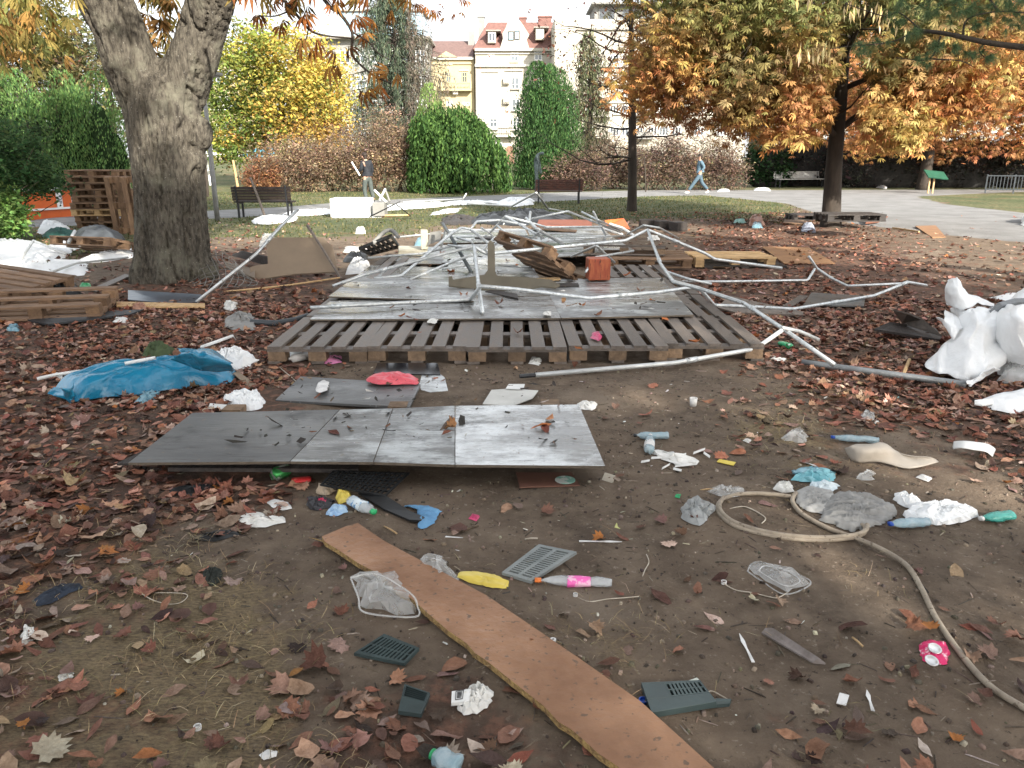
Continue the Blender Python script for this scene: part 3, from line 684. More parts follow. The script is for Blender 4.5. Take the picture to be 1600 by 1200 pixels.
def back_orange(name, label, pxc, Y, blobs, n, seed, trunkpx=None, pal=None):
    b = W(pxc, 300, Y); b.z = float(T(b.x, Y))
    f = foliage(blobs, int(n*1.5), .20, pal or palette(((.60, .30, .13), 4), ((.55, .25, .10), 3), ((.62, .36, .14), 3), ((.55, .40, .13), 1), ((.40, .20, .10), 2)), seed, PL, 420, .15, tilt=.5, pitch=.3, keep=lambda c: c[:, 2] > 1.45+.22*np.sin(c[:, 0]*1.7))
    tree(name, label, b, [b, b+Vector((.1, 0, 2)), b+Vector((0, 0, 5)), b+Vector((.2, 0, 8))], [.34, .26, .18, .07], [(.4, (-.8, 0, .6), 4, .1), (.5, (.8, .2, .6), 4, .1), (.6, (.1, -.8, .6), 4, .1), (.7, (-.4, .6, .6), 3, .1)], [('crown', f)], seed=seed)
back_orange('chestnut_tree', 'bright orange chestnut behind the green sign board', 1440, 41, [(21.5, 41, 5.4, 5.6, 4.5, 4.0), (26.5, 40, 5.2, 5, 4, 3.8), (17.5, 40, 3.8, 3.0, 2.6, 2.4)], 17000, 61)
back_orange('chestnut_tree', 'rusty orange tree with mixed yellow leaves at the right edge', 1590, 47, [(29, 47, 9, 6.5, 4.5, 5.5), (36, 47, 8, 5, 4, 5.5)], 7000, 62, pal=palette(((.52, .26, .14), 3), ((.45, .22, .14), 3), YEL, ((.36, .30, .11), 2)))
back_orange('chestnut_tree', 'yellow and olive leaved tree behind the white bench', 1230, 48, [(17.0, 48, 7.5, 6, 4.5, 6.0)], 7500, 63, pal=palette(ORB, YEL, OLI, ((.30, .15, .06), 3)))

def bare_tree():
    b = G(987, 330); Y = b.y; t = thing('young_tree', 'slender nearly bare dark tree with a few reddish leaves beside the path', 'tree', b); mb = MB(); r = np.random.default_rng(8)
    tp = [b+Vector((0, 0, -.1)), W(988, 290, Y), W(988, 200, Y), W(987, 110, Y), W(986, 30, Y), W(985, -60, Y)]
    tp = spline(tp, 6); rr = list(np.interp(np.linspace(0, 1, len(tp)), [0, .1, .5, .8, 1], [.19, .15, .11, .07, .04])); mb.tube(tp, rr, 10); tips = []
    for k in range(34):
        i = int(len(tp)*(.30+.68*k/34)); i = min(i, len(tp)-1); a = r.uniform(0, 6.28) if k % 3 else (0.1 if k % 2 else 3.2)
        branches(mb, tp[i], (cos(a), sin(a)*.8, r.uniform(-.05, .35)), r.uniform(1.4, 3.0)*(1 if k > 3 else 1.1), .035, r, 2, 6, 5, .6, .22, tips, 6)
    mb.obj('trunk', [M_bark], t, True)
    n = 3000; P = np.array(tips)[r.integers(0, len(tips), n)]+r.normal(0, .12, (n, 3)); m = (P[:, 2] > 2.6) & ((P[:, 2] > 4.2) | (r.uniform(0, 1, n) < .6)); P = P[m]; n = len(P)
    arr_obj('sparse_leaves', scatter([QL], P, r.uniform(.07, .15, n), r.uniform(0, 6.28, n), r.normal(0, .7, n), r.normal(.3, .6, n), pick(r, [((.22, .10, .08), 3), ((.30, .13, .07), 2), ((.14, .08, .07), 2)], n)), M_leaf, t)
bare_tree()

def cone_blobs(x, y, z0, z1, r0, k=7):
    return [(x, y, z0+(z1-z0)*(i+.5)/k, r0*(1-.82*i/k)*(1 if i else .9), r0*(1-.82*i/k), (z1-z0)/k*.9) for i in range(k)]
def back_plants():
    # yellow maple behind the shrubs
    Y = 46.; q = lambda px: (px-800)/FPX*Y*1.0
    def pal(c, r):
        px, py, _ = proj(c[:, 0], c[:, 1], c[:, 2]); n = len(c); k = (px-395)/90+r.normal(0, .5, n)
        return np.where((k > .3)[:, None], np.where((py > 190)[:, None], pick(r, [((.58, .37, .11), 3), ((.52, .28, .10), 2), ((.56, .42, .11), 2)], n, .1), pick(r, [((.58, .45, .11), 4), ((.42, .40, .11), 1)], n, .1)), pick(r, [((.22, .28, .07), 3), ((.35, .36, .08), 2), ((.12, .18, .05), 2)], n, .12))
    f = foliage([(q(470), Y, 5.4, 3.5, 3, 3.2), (q(395), Y+1, 4.4, 2.5, 2.5, 3.6), (q(480), Y, 3.0, 2.6, 2.4, 2.0), (q(520), Y, 3.4, 1.9, 2, 2.4), (q(440), Y, 7.2, 2.6, 2.4, 1.7), (q(380), Y, 2.6, 1.6, 2, 1.8), (q(520), Y, 5.4, 1.7, 2, 2.2)], 34000, .22, pal, 71, None, 800, .16, shell=.35)
    b = Vector((q(455), Y, float(T(q(455), Y)))); tree('maple_tree', 'golden yellow maple with greener left side behind the brown shrubs', b, [b, b+Vector((0, 0, 2)), b+Vector((0.2, 0, 5)), b+Vector((0, 0, 7.5))], [.3, .24, .15, .06], [(.3, (-.7, 0, .8), 3, .1), (.4, (.7, 0, .8), 3, .1)], [('crown', f)], seed=12)
    # grey green weeping conifer
    Y = 66.; X0 = (628-800)/FPX*Y
    def weeping(name, label, X0, Y, z1, r0, seed, pal, nst, sub=None, base=1.5):
        r = np.random.default_rng(seed); b = Vector((X0, Y, float(T(X0, Y)))); t = thing(name, label, 'tree', b); mb = MB(); P = []; 
        mb.tube([b, b+Vector((.2, 0, z1*.5)), b+Vector((0, 0, z1))], [.32, .2, .05], 8)
        for k in range(nst):
            h = base+(z1-base)*r.uniform(0, 1)**.8; a = r.uniform(0, 6.28); R_ = r0*(1-.62*((h-base)/(z1-base))**1.6)*r.uniform(.4, 1.1)
            e = Vector((X0+cos(a)*R_, Y+sin(a)*R_, h+r.uniform(-.2, .5))); s = Vector((X0, Y, h+R_*.15)); mb.tube([s, (s+e)/2+Vector((0, 0, .3)), e], [.05, .035, .012], 4, caps=False)
            for j in range(int(5+R_*2.5)):
                u = r.uniform(.25, 1.05); st = s+(e-s)*u+Vector((0, 0, .25*sin(u*3)))
                L_ = r.uniform(.5, 1.9)
                for i in range(int(L_*8)): P.append((st.x+r.normal(0, .09), st.y+r.normal(0, .09), st.z-i*.12+r.normal(0, .03)))
        mb.obj('trunk', [M_bark], t, True); P = np.array(P); P = P[P[:, 2] > .5]; n = len(P)
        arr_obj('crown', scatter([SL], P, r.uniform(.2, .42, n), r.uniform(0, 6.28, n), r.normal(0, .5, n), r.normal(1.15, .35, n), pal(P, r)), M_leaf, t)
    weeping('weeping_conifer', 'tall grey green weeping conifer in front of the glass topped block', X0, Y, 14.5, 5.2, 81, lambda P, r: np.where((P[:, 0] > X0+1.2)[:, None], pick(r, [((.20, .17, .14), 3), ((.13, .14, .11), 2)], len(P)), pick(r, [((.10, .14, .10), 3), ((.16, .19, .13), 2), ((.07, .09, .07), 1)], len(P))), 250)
    X1 = (912-800)/FPX*62
    weeping('weeping_conifer', 'thin sparse weeping conifer between the green cypress and the bare tree', X1, 62., 10.2, 2.4, 82, lambda P, r: pick(r, [((.15, .18, .10), 3), ((.22, .20, .12), 2), ((.10, .12, .07), 1)], len(P)), 95)
    # columnar thuja
    def upright(name, label, X0, Y, tops, n, size, pal, seed, cat='tree', z0=None, group=None, sig=.2):
        r = np.random.default_rng(seed); g = float(T(X0, Y)); b = Vector((X0, Y, g)); t = thing(name, label, cat, b, 0, group); mb = MB(); C_ = []
        for (dx, dy, h, rad) in tops:
            mb.tube([(X0+dx*.6, Y+dy*.6, g), (X0+dx, Y+dy, g+h*.9)], [.09, .02], 6)
            m = int(n*1.7*(rad*h)/sum(q_[2]*q_[3] for q_ in tops))
            u = r.uniform(0, 1, m)**1.1; rr = rad*np.sqrt(np.clip(1-((u-.33)/.68)**2, 0, 1))*r.uniform(.70, 1.08, m); a = r.uniform(0, 6.28, m)
            lump = 1+.12*np.sin(a*5+u*9+dx)+.08*np.sin(a*9-u*17)
            C_.append(np.stack([X0+dx+np.cos(a)*rr*lump, Y+dy+np.sin(a)*rr*lump, g+.05+u*h], 1))
        P = np.concatenate(C_); m = len(P); mb.obj('trunk', [M_bark], t)
        cl = pal(P, r); dark = np.clip(.95+.35*np.sin(P[:, 0]*7+P[:, 2]*3)*np.sin(P[:, 2]*5-P[:, 1]*6), .6, 1.25)
        arr_obj('crown', scatter([SL], P, np.stack([r.uniform(.5, 1.15, m)*size, r.uniform(.8, 1.7, m)*size, r.uniform(.5, 1, m)*size], 1), np.arctan2(P[:, 1]-Y, P[:, 0]-X0)+r.normal(0, .6, m), r.normal(0, .3, m), r.normal(-1.15, .25, m), cl*dark[:, None]), M_leaf, t)
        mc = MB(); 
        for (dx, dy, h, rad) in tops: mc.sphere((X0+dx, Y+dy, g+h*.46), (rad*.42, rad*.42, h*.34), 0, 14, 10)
        mc.obj('shade_core', [mat('core_shade_green', (.02, .035, .015), (.01, .018, .008), rough=1, spec=0, bump=0)], t, True)  # solid dark core; inner shade of the crown is put into its colour
    Y = 42.
    upright('cypress_tree', 'dense bright green columnar cypress behind the statue', (851-800)/FPX*Y, Y, [(0, 0, 5.9, 1.35), (-.5, -.2, 6.0, 1.05), (.55, .1, 5.7, 1.05), (-.75, .3, 4.9, 1.0), (.85, -.3, 4.9, 1.0), (.1, -.6, 5.0, 1.2), (-.2, -.5, 3.2, 1.5), (.5, -.5, 2.8, 1.5)], 24000, .19, palette(((.065, .145, .05), 4), ((.10, .20, .07), 3), ((.04, .095, .04), 2), ((.15, .25, .09), 1)), 91)
    Y = 58.; upright('cypress_tree', 'small pale green conifer rising behind the ivy green dome', (678-800)/FPX*Y, Y, [(0, 0, 6.2, 1.0), (.4, 0, 5.0, .8), (-.5, 0, 4.6, .8)], 3000, .26, palette(((.26, .38, .12), 4), ((.18, .28, .10), 3)), 92)
    # feathery evergreens on the left
    E = palette(((.15, .27, .09), 4), ((.22, .36, .12), 3), ((.07, .15, .06), 2))
    for k, (px, Y, h, rad, lb) in enumerate(((20, 24, 3.9, 1.6, 'bright green feathery evergreen at the far left edge'), (90, 24.5, 4.0, 1.5, 'bright green feathery evergreen, second from the left edge'), (160, 25, 4.2, 1.5, 'bright green feathery evergreen right behind the pallet stack'), (-60, 24, 4.0, 1.6, 'green feathery evergreen cut by the left edge'))):
        r = np.random.default_rng(200+k)
        upright('evergreen_shrub', lb, (px-800)/FPX*Y, Y, [(r.uniform(-.9, .9), r.uniform(-.7, .4), h*r.uniform(.62, 1.02), rad*.5) for _ in range(12)], 12500, .125, E, 100+k, 'shrub', group='feathery evergreens at the left')
    # darker bushes in front of them
    for k, (px, Y, zc, rx, rz, n, lb, pl, sz) in enumerate(((34, 16.5, 1.62, 1.15, .86, 9500, 'dark rounded bush in front of the feathery evergreens', palette(((.07, .13, .06), 4), ((.12, .20, .08), 3), ((.045, .08, .04), 2)), .09),
                                                 (-30, 15.5, 1.5, 1.3, 1.2, 6000, 'dark bush cut by the left edge of the picture', palette(((.05, .11, .045), 4), ((.09, .16, .06), 3)), .09),
                                                 (-6, 15.0, .6, .72, .6, 5200, 'low broad leaved light green bush beside the orange stand', palette(((.16, .28, .08), 4), ((.22, .36, .11), 3), ((.08, .16, .05), 2)), .10))):
        X = (px-800)/FPX*Y; b = Vector((X, Y, 0)); t = thing('leafy_bush', lb, 'shrub', b); mb = MB(); r = np.random.default_rng(300+k)
        for j in range(9): branches(mb, (X+r.normal(0, .1), Y, 0), (r.normal(0, .6), r.normal(0, .4), 1), zc*1.3, .025, r, 1, 3, 5, .6, .3)
        mb.obj('stems', [M_twig], t, True)
        arr_obj('foliage', foliage([(X, Y, zc, rx, rx*.8, rz), (X+rx*.5, Y, zc*.8, rx*.6, rx*.6, rz*.7), (X-rx*.5, Y-.2, zc*.9, rx*.6, rx*.6, rz*.7)], n, sz, pl, 310+k, None, 240, .16, shell=.5), M_leaf, t)
    # pines and olive trees high on the left
    for k, (px, Y, z1, lb, pl) in enumerate(((95, 40, 11, 'olive coloured pine with bare lower trunk above the evergreens', palette(((.17, .17, .07), 3), ((.24, .22, .10), 2), ((.10, .11, .06), 2), ((.26, .16, .09), 1))), (-40, 38, 10, 'brownish pine behind the left edge of the evergreens', palette(((.20, .15, .08), 3), ((.15, .15, .07), 2))), (205, 44, 10.5, 'thin grey green pine glimpsed behind the forked trunk', palette(((.15, .18, .09), 3), ((.22, .22, .12), 2))), (318, 60, 8, 'pale green tree between the lamp post and the yellow maple', palette(((.24, .30, .12), 3), ((.32, .36, .16), 2))))):
        X = (px-800)/FPX*Y; b = Vector((X, Y, float(T(X, Y))))
        f = foliage([(X, Y, z1*.66, 3.4, 3, z1*.32), (X+1.6, Y, z1*.5, 2, 2, z1*.25), (X-1.8, Y, z1*.48, 2.3, 2, z1*.25), (X, Y, z1*.35, 2.6, 2, z1*.16)], (15000, 13000, 9000, 7000)[k], .27, pl, 400+k, [SL, QL], 380, .18, shell=.25)
        tree('pine_tree' if k < 3 else 'leafy_tree', lb, b, [b, b+Vector((.1, 0, z1*.5)), b+Vector((0, 0, z1*.9))], [.22, .16, .05], [(.4, (-.9, 0, .3), 3, .06), (.5, (.9, 0, .3), 3, .06), (.6, (-.7, 0, .5), 2.6, .06), (.7, (.7, .3, .5), 2.4, .06)], [('crown', f)], seed=420+k)
    # weeping green dome
    Y = 38.; X = (722-800)/FPX*Y; b = Vector((X, Y, 0)); t = thing('weeping_mulberry', 'dome of dense hanging green foliage behind the fallen white cloths', 'shrub', b); r = np.random.default_rng(55); P = []; C_ = []
    MB().tube([b, b+Vector((0, 0, 3.2))], [.16, .12], 8).obj('trunk', [M_bark], t)
    def domeh(dx): return 3.75-.60*max(0, dx)**1.5-.07*max(0, -dx)**2.6
    for k in range(1000):
        a = r.uniform(0, 6.28); u = sqrt(r.uniform(0, 1)); dx, dy = 2.35*u*cos(a), 2.1*u*sin(a)
        h = domeh(dx)*sqrt(max(.05, 1-.75*(dy/2.3)**2-.35*(max(0, abs(dx)-1.6))**2))*(1+r.normal(0, .035)+.04*sin(dx*5+dy*3)); L_ = r.uniform(.8, 2.6) if u < .78 else 4.; c0 = np.array(((.055, .12, .035), (.085, .165, .045), (.035, .08, .026), (.12, .22, .06))[r.integers(0, 4)])
        for i in range(int(L_*8)):
            z = h-i*.12
            if z < .15: break
            P.append((X+dx*(1+.003*i)+r.normal(0, .06), Y+dy*(1+.004*i)+r.normal(0, .06), z)); C_.append(c0*(1+r.normal(0, .2)))
    n = len(P); arr_obj('foliage', scatter([SL], np.array(P), r.uniform(.14, .26, n)[:, None]*np.array([1, 1.9, 1]), r.uniform(0, 6.28, n), r.normal(0, .5, n), r.normal(1.1, .35, n), np.clip(np.array(C_), .01, 1)), M_leaf, t)
    MB().sphere((X-.5, Y, 1.2), (1.5, 1.4, 1.4), 0, 16, 10).obj('shade_core', [MATS['core_shade_green']], t, True)  # dark ball added inside the dome, coloured as the shade behind the strands
    # brown shrubs
    B1 = palette(((.32, .235, .16), 4), ((.24, .165, .12), 3), ((.42, .32, .21), 3), ((.15, .105, .085), 2)); B2 = palette(((.22, .155, .12), 4), ((.165, .12, .10), 4), ((.30, .215, .155), 2), ((.12, .085, .075), 2), ((.20, .19, .10), .8))
    for k, (px, Y, rx, z1, n, lb, pl) in enumerate(((470, 39, 1.9, 2.6, 6500, 'tan brown leafy shrub left of the man in dark clothes', B1), (548, 39.5, 1.7, 3.1, 6000, 'brown shrub directly behind the man in dark clothes', B1), (615, 39, 1.7, 3.9, 7500, 'tall brown shrub touching the green weeping dome', B1), (425, 38, .9, 1.7, 2500, 'low orange brown bush at the left end of the shrubs', palette(((.34, .17, .09), 3), ((.25, .14, .09), 2))),
                                                    (900, 40, 1.5, 2.0, 4500, 'reddish brown shrub behind the dark bench', B2), (955, 42, 1.7, 2.7, 5500, 'reddish twiggy shrub behind the bare tree', B2), (1030, 41, 1.8, 2.9, 6500, 'wide reddish brown shrub between the bare tree and the walker', B2), (1105, 41, 1.6, 2.6, 5500, 'reddish brown shrub behind the walking person', B2))):
        X = (px-800)/FPX*Y; b = Vector((X, Y, 0)); t = thing('brown_shrub', lb, 'shrub', b, 0, 'dried brown shrubs beyond the path'); mb = MB(); r = np.random.default_rng(500+k)
        for j in range(16): branches(mb, (X+r.uniform(-.6, .6)*rx, Y+r.normal(0, .3), 0), (r.normal(0, .4), r.normal(0, .3), 1), z1*.95, .03, r, 2, 3, 4, .5, .3)
        mb.obj('stems', [M_twig], t)
        arr_obj('foliage', foliage([(X, Y, z1*.52, rx, rx*.7, z1*.5), (X-rx*.4, Y-.4, z1*.35, rx*.7, rx*.5, z1*.38), (X+rx*.4, Y-.4, z1*.38, rx*.7, rx*.5, z1*.4)], int(n*2.5), .13, pl, 520+k, [SL, SL, QL], 520, .17, shell=.3, tilt=.8), M_leaf, t)
    # dark hedge and shrubs at the right, under the orange crowns
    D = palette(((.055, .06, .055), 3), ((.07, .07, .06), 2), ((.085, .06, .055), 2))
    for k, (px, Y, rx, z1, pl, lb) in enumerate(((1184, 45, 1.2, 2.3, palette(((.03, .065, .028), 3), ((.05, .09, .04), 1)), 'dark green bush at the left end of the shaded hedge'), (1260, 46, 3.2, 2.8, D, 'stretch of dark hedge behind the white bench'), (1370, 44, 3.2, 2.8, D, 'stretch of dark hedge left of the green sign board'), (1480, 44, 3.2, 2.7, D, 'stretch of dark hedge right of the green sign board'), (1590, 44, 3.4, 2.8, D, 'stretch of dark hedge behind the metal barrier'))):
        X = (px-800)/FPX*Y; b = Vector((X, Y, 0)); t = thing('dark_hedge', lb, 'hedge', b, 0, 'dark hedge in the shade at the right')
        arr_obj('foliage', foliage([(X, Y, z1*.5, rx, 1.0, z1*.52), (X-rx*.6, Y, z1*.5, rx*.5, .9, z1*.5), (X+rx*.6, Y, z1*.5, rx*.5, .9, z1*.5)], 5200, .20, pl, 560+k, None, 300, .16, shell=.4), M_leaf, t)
        MB().sphere((X, Y+.1, z1*.42), (rx*1.0, .6, z1*.5), 0, 14, 8).obj('hedge_shade_core', [mat('core_shade_dark', (.05, .048, .046), (.03, .03, .03), rough=1, spec=0, bump=0)], t, True)  # dark ellipsoid filling the hedge, shade between the leaves painted into it
    # pine bough reaching in at the upper right
    b = Vector((8.6, 8.4, 0)); t = thing('pine_tree', 'green needled pine reaching a dark bough in from the right edge', 'tree', b); mb = MB(); r = np.random.default_rng(66)
    mb.tube([b, b+Vector((0, 0, 3)), b+Vector((.1, 0, 7))], [.24, .2, .12], 10)
    Yp = 7.6; nd = []; dirs = []
    paths = [([(2000, 100), (1720, 88), (1600, 74), (1540, 66), (1480, 53), (1440, 48)], .038), ([(1480, 53), (1430, 52), (1390, 66), (1330, 72), (1300, 76)], .008), ([(1470, 56), (1452, 92), (1400, 90)], .008), ([(1505, 58), (1512, 30), (1560, 18), (1620, 22)], .010), ([(1452, 92), (1500, 95), (1520, 104)], .007), ([(1560, 18), (1530, -20), (1480, -50)], .01), ([(1620, 22), (1700, 0), (1750, 20)], .014), ([(1440, 48), (1405, 20), (1380, 25), (1320, 5)], .008), ([(1540, 66), (1530, 80), (1545, 95)], .007)]
    for P_, r0 in paths: P = spline([W(x, y, Yp) for x, y in P_], 5); mb.tube(P, list(np.linspace(r0, r0*.4, len(P))), 6)
    mb.obj('trunk', [M_bark], t, True)
    for cx, cy, sx, sy, k in ((1445, 100, 10, 8, 9), (1475, 75, 14, 8, 9), (1430, 55, 12, 8, 8), (1520, 90, 10, 8, 8), (1545, 95, 10, 7, 6), (1350, 80, 10, 8, 7), (1370, 72, 8, 5, 4), (1530, 30, 30, 16, 20), (1590, 35, 20, 16, 18), (1440, 20, 20, 12, 12), (1500, 10, 26, 14, 18), (1570, 5, 26, 14, 18), (1400, 38, 14, 8, 7), (1495, 80, 10, 6, 5), (1400, 15, 12, 10, 6), (1620, 60, 14, 14, 10)):
        for q in range(k):
            p = W(cx+r.normal(0, sx*.7), cy-8+r.normal(0, sy*.7), Yp+r.normal(0, .1)); ax = Vector((r.normal(0, .5), r.normal(0, .5), -.5+r.normal(0, .3))).normalized()
            for j in range(75): dd = (ax+Vector(r.normal(0, .55, 3))).normalized(); nd.append(tuple(p)); dirs.append(tuple(dd))
    nd = np.array(nd); dirs = np.array(dirs); n = len(nd); L_ = r.uniform(.07, .13, n)[:, None]; sd = np.cross(dirs, r.normal(0, 1, (n, 3))); sd /= np.linalg.norm(sd, axis=1)[:, None]; sd *= .0011
    V = np.stack([nd-sd, nd+sd, nd+dirs*L_], 1).reshape(-1, 3); Fq = np.arange(n*3).reshape(-1, 3); cc = np.repeat(pick(r, [((.13, .21, .10), 3), ((.18, .27, .13), 2), ((.08, .13, .07), 2)], n, .15), 3, 0)
    arr_obj('needles', (V, Fq, cc), M_leaf, t)
    # park trees behind the photographer: their crowns shade the foreground
    for k, (x, y, z, R_, n) in enumerate(((3.5, -6.5, 7.6, 4.6, 3500), (10.5, -4.0, 8.2, 4.0, 1900), (-3.5, -5.0, 8.0, 4.2, 4200), (6.5, -13, 9.5, 4.6, 2300), (-1, -13.5, 10, 4.6, 3600), (14, -12, 9.5, 4.6, 1700))):
        b = Vector((x, y, 0)); f = foliage([(x, y, z, R_, R_, 2.7), (x+1, y+1, z+1.6, R_*.7, R_*.7, 1.8)], n, .42, palette(ORB, OLI, YEL, var=.15), 600+k, [PL[0]], 210, .17, shell=.2, keep=lambda c: c[:, 2] > 4.6)
        tree('park_tree', ('broad autumn tree behind the camera, nearest to the right', 'autumn tree far right behind the camera', 'autumn tree behind the camera on the left', 'tall tree in the second row behind the camera', 'tall tree behind and left in the second row', 'tall tree behind and right in the second row')[k], b, [b, b+Vector((0, 0, 4)), b+Vector((0, 0, 8))], [.35, .28, .1], [(.5, (-.8, .2, .7), 3.5, .1), (.55, (.8, .1, .7), 3.5, .1), (.6, (0, .8, .7), 3, .1)], [('crown', f)], seed=620+k, group='park trees behind the camera')
back_plants()
# ---------------------------------------------------------------- buildings beyond the park
M_plw = mat('plaster_white', (.43, .405, .35), (.37, .35, .30), rough=.85, scale=1.2, bump=.03)
M_ply = mat('plaster_cream', (.42, .36, .225), (.37, .31, .19), rough=.85, scale=1.2, bump=.03)
M_plg = mat('plaster_grey', (.25, .25, .24), (.21, .21, .20), rough=.85, scale=1.5, bump=.03)
M_stone = mat('trim_stone', (.70, .68, .62), (.58, .56, .5), rough=.85, scale=3, bump=.03)
M_tile = mat('roof_tiles', (.19, .10, .085), (.14, .075, .065), rough=.85, scale=3, bump=.2, bscale=20)
M_tileb = mat('roof_tiles_brown', (.17, .11, .10), (.12, .08, .075), rough=.85, scale=3, bump=.2, bscale=20)
M_glass = mat('window_glass', (.06, .075, .09), (.12, .14, .16), rough=.12, scale=.8, bump=0, spec=.8, rnd=.5)
M_glassb = mat('window_glass_blue', (.22, .34, .42), (.3, .42, .5), rough=.15, scale=.8, bump=0, spec=.8)
M_sheetm = mat('zinc_trim', (.30, .28, .25), rough=.6)
def window(parent, x0, x1, z0, z1, y, nx=2, tr=.62, glass=None, frame=None):
    """frame with crossbars, set into the facade at world plane y (facing -y); panes are sub-parts"""
    o = Vector(world_loc(parent)); fw = .09; mb = MB(); cx, cz = (x0+x1)/2, (z0+z1)/2
    for a, b_ in (((cx, y-.03, z1-fw/2), (x1-x0, .12, fw)), ((cx, y-.03, z0+fw/2), (x1-x0, .12, fw)), ((x0+fw/2, y-.031, cz), (fw, .118, z1-z0-2*fw)), ((x1-fw/2, y-.031, cz), (fw, .118, z1-z0-2*fw))): mb.box(a, b_)
    zt = z0+(z1-z0)*tr
    if tr: mb.box((cx, y-.032, zt), (x1-x0-2*fw, .10, .08))
    for i in range(1, nx): mb.box((x0+(x1-x0)*i/nx, y-.034, cz), (.09, .09, z1-z0-2*fw))
    f = mb.obj('window', [frame or M_white], parent)
    MB().box((cx, y-.004, cz), (x1-x0-.02, .03, z1-z0-.02)).obj('pane', [glass or M_glass], f)
    return f
def PXZ(px, py, Y): p = W(px, py, Y); return p.x, p.z
def win_px(parent, Y, a, b_, c, d, nx=2, tr=.62, glass=None, frame=None):
    x0, z1 = PXZ(a, b_, Y); x1, z0 = PXZ(c, d, Y); return window(parent, x0, x1, z0, z1, Y, nx, tr, glass, frame)
def white_house():
    Y = 115.; x0, ze = PXZ(742, 78, Y); x1, _ = PXZ(866, 78, Y); g = float(T(0, Y))
    t = thing('apartment_house', 'white apartment house with red tiled roof and curved central gable', 'building', ((x0+x1)/2, Y, g))
    MB().box(((x0+x1)/2, Y+6, (g+ze)/2), (x1-x0, 12, ze-g)).obj('wall', [M_plw], t)
    zr = W(800, 33, Y+4).z; xr0 = PXZ(762, 40, Y+4)[0]
    mb = MB(); e = .5
    mb.add([(x0-.3, Y-e, ze+.02), (x1+.1, Y-e, ze+.02), (x1+.1, Y+5, zr), (xr0, Y+5, zr), (x0-.3, Y+12, ze+.02), (x1+.1, Y+12, ze+.02)], [(0, 1, 2, 3), (3, 2, 5, 4), (0, 3, 4), (1, 5, 2), (0, 4, 5, 1)])
    rf = mb.obj('roof', [M_tile], t)
    # tile battens read as courses
    for a, b_, c, d in ((747, 28, 757, 50), (812, 30, 822, 45), (841, 28, 861, 40)):
        xa, za = PXZ(a, b_, Y+5); xb, zb = PXZ(c, d+14, Y+5); mb = MB().box(((xa+xb)/2, Y+5, (za+zb)/2), (xb-xa, 1.0, za-zb)); mb.box(((xa+xb)/2, Y+5, za+.1), (xb-xa+.2, 1.2, .2)); mb.obj('chimney', [M_plg if a < 800 else M_tile], rf)
    # cornices
    for py, h, d in ((78, .35, .5), (84, .15, .25), (102.5, .28, .45), (199, .12, .2)):
        z = PXZ(750, py, Y)[1]; MB().box(((x0+x1)/2, Y-d/2, z), (x1-x0, d, h)).obj('cornice', [M_stone if py > 100 else M_plw], t)
    # curved gable
    out = [(780, 78), (783, 70), (786, 60), (785, 52), (790, 44), (793, 36), (800, 31), (806, 31), (813, 33), (818, 40), (822, 47), (827, 54), (823, 62), (826, 72), (828, 78)]
    P = [W(a, b_, Y-.3) for a, b_ in out]; MB().slab(P, 5, 0, None, (0, -1, 0)) if 0 else None
    mb = MB(); n = len(P); A = [tuple(p) for p in P]; B = [(p.x, Y+4.5, p.z) for p in P]
    mb.add(A+B, [tuple(range(n))[::-1], tuple(range(n, 2*n))]+[(i, (i+1) % n, n+(i+1) % n, n+i) for i in range(n)]); gb = mb.obj('gable', [M_plw], t)
    win_px(gb, Y-.32, 794, 49, 803, 63, 1, 0, M_glassb, M_dark); win_px(gb, Y-.32, 804, 48, 812, 62, 1, 0, M_glassb, M_dark)
    for a, b_, c, d, gl in ((763, 51, 774, 65, M_plw), (838, 46, 849, 60, M_glassb)):
        xa, za = PXZ(a-1, b_-2, Y-.1); xb, zb = PXZ(c+1, d+2, Y-.1); mb = MB().box(((xa+xb)/2, Y+1.6, (za+zb)/2), (xb-xa, 3.2, za-zb)); mb.box(((xa+xb)/2+.2, Y+1.5, za+.1), (xb-xa+.9, 3.6, .16), 1); dm = mb.obj('dormer', [M_plw, M_sheetm], t)
        win_px(dm, Y-.05, a, b_, c, d, 2, 0, gl if gl is M_glassb else M_glass)
    for a, b_, c, d, nx, tr in ((762, 85, 773, 99, 4, 0), (798, 82, 810, 96, 2, .6), (835, 80, 847, 94, 2, .6), (799, 121, 811, 139, 2, .38), (800, 155, 812, 173, 2, .4), (765, 185, 777, 202, 2, .68), (801, 184, 812, 203, 2, .68), (775, 222, 785, 236, 2, .6), (836, 122, 848, 140, 2, .38), (836, 155, 848, 173, 2, .4), (836, 184, 848, 203, 2, .6), (756, 120, 764, 122, 1, 0)):
        if a == 756: continue
        win_px(t, Y, a, b_, c, d, nx, tr)
        xa, z0 = PXZ(a-1, d+.8, Y); xb, _ = PXZ(c+1, d, Y); MB().box(((xa+xb)/2, Y-.16, z0), (xb-xa, .3, .12)).obj('window_sill', [M_sheetm if b_ > 100 else M_stone], t)
    for a, b_, c in ((753, 112, 779), (789, 110, 817)):           # window hoods
        xa, z0 = PXZ(a, b_, Y); xb, _ = PXZ(c, b_, Y); MB().box(((xa+xb)/2, Y-.12, z0), (xb-xa, .22, .14)).obj('hood', [M_stone], t)
    for px, py in ((791, 126), (791, 157)):
        x, z = PXZ(px, py, Y); mb = MB().box((x, Y-.3, z), (.8, .4, .6)); mb.box((x, Y-.32, z-.45), (.9, .5, .06)); mb.obj('air_conditioner', [M_plw], t)
    # balcony with rail over the arched door
    xa, z0 = PXZ(771, 213, Y); xb, _ = PXZ(803, 213, Y); bal = MB().box(((xa+xb)/2+.3, Y-.7, z0), (xb-xa, 1.3, .2)).obj('balcony', [M_stone], t)
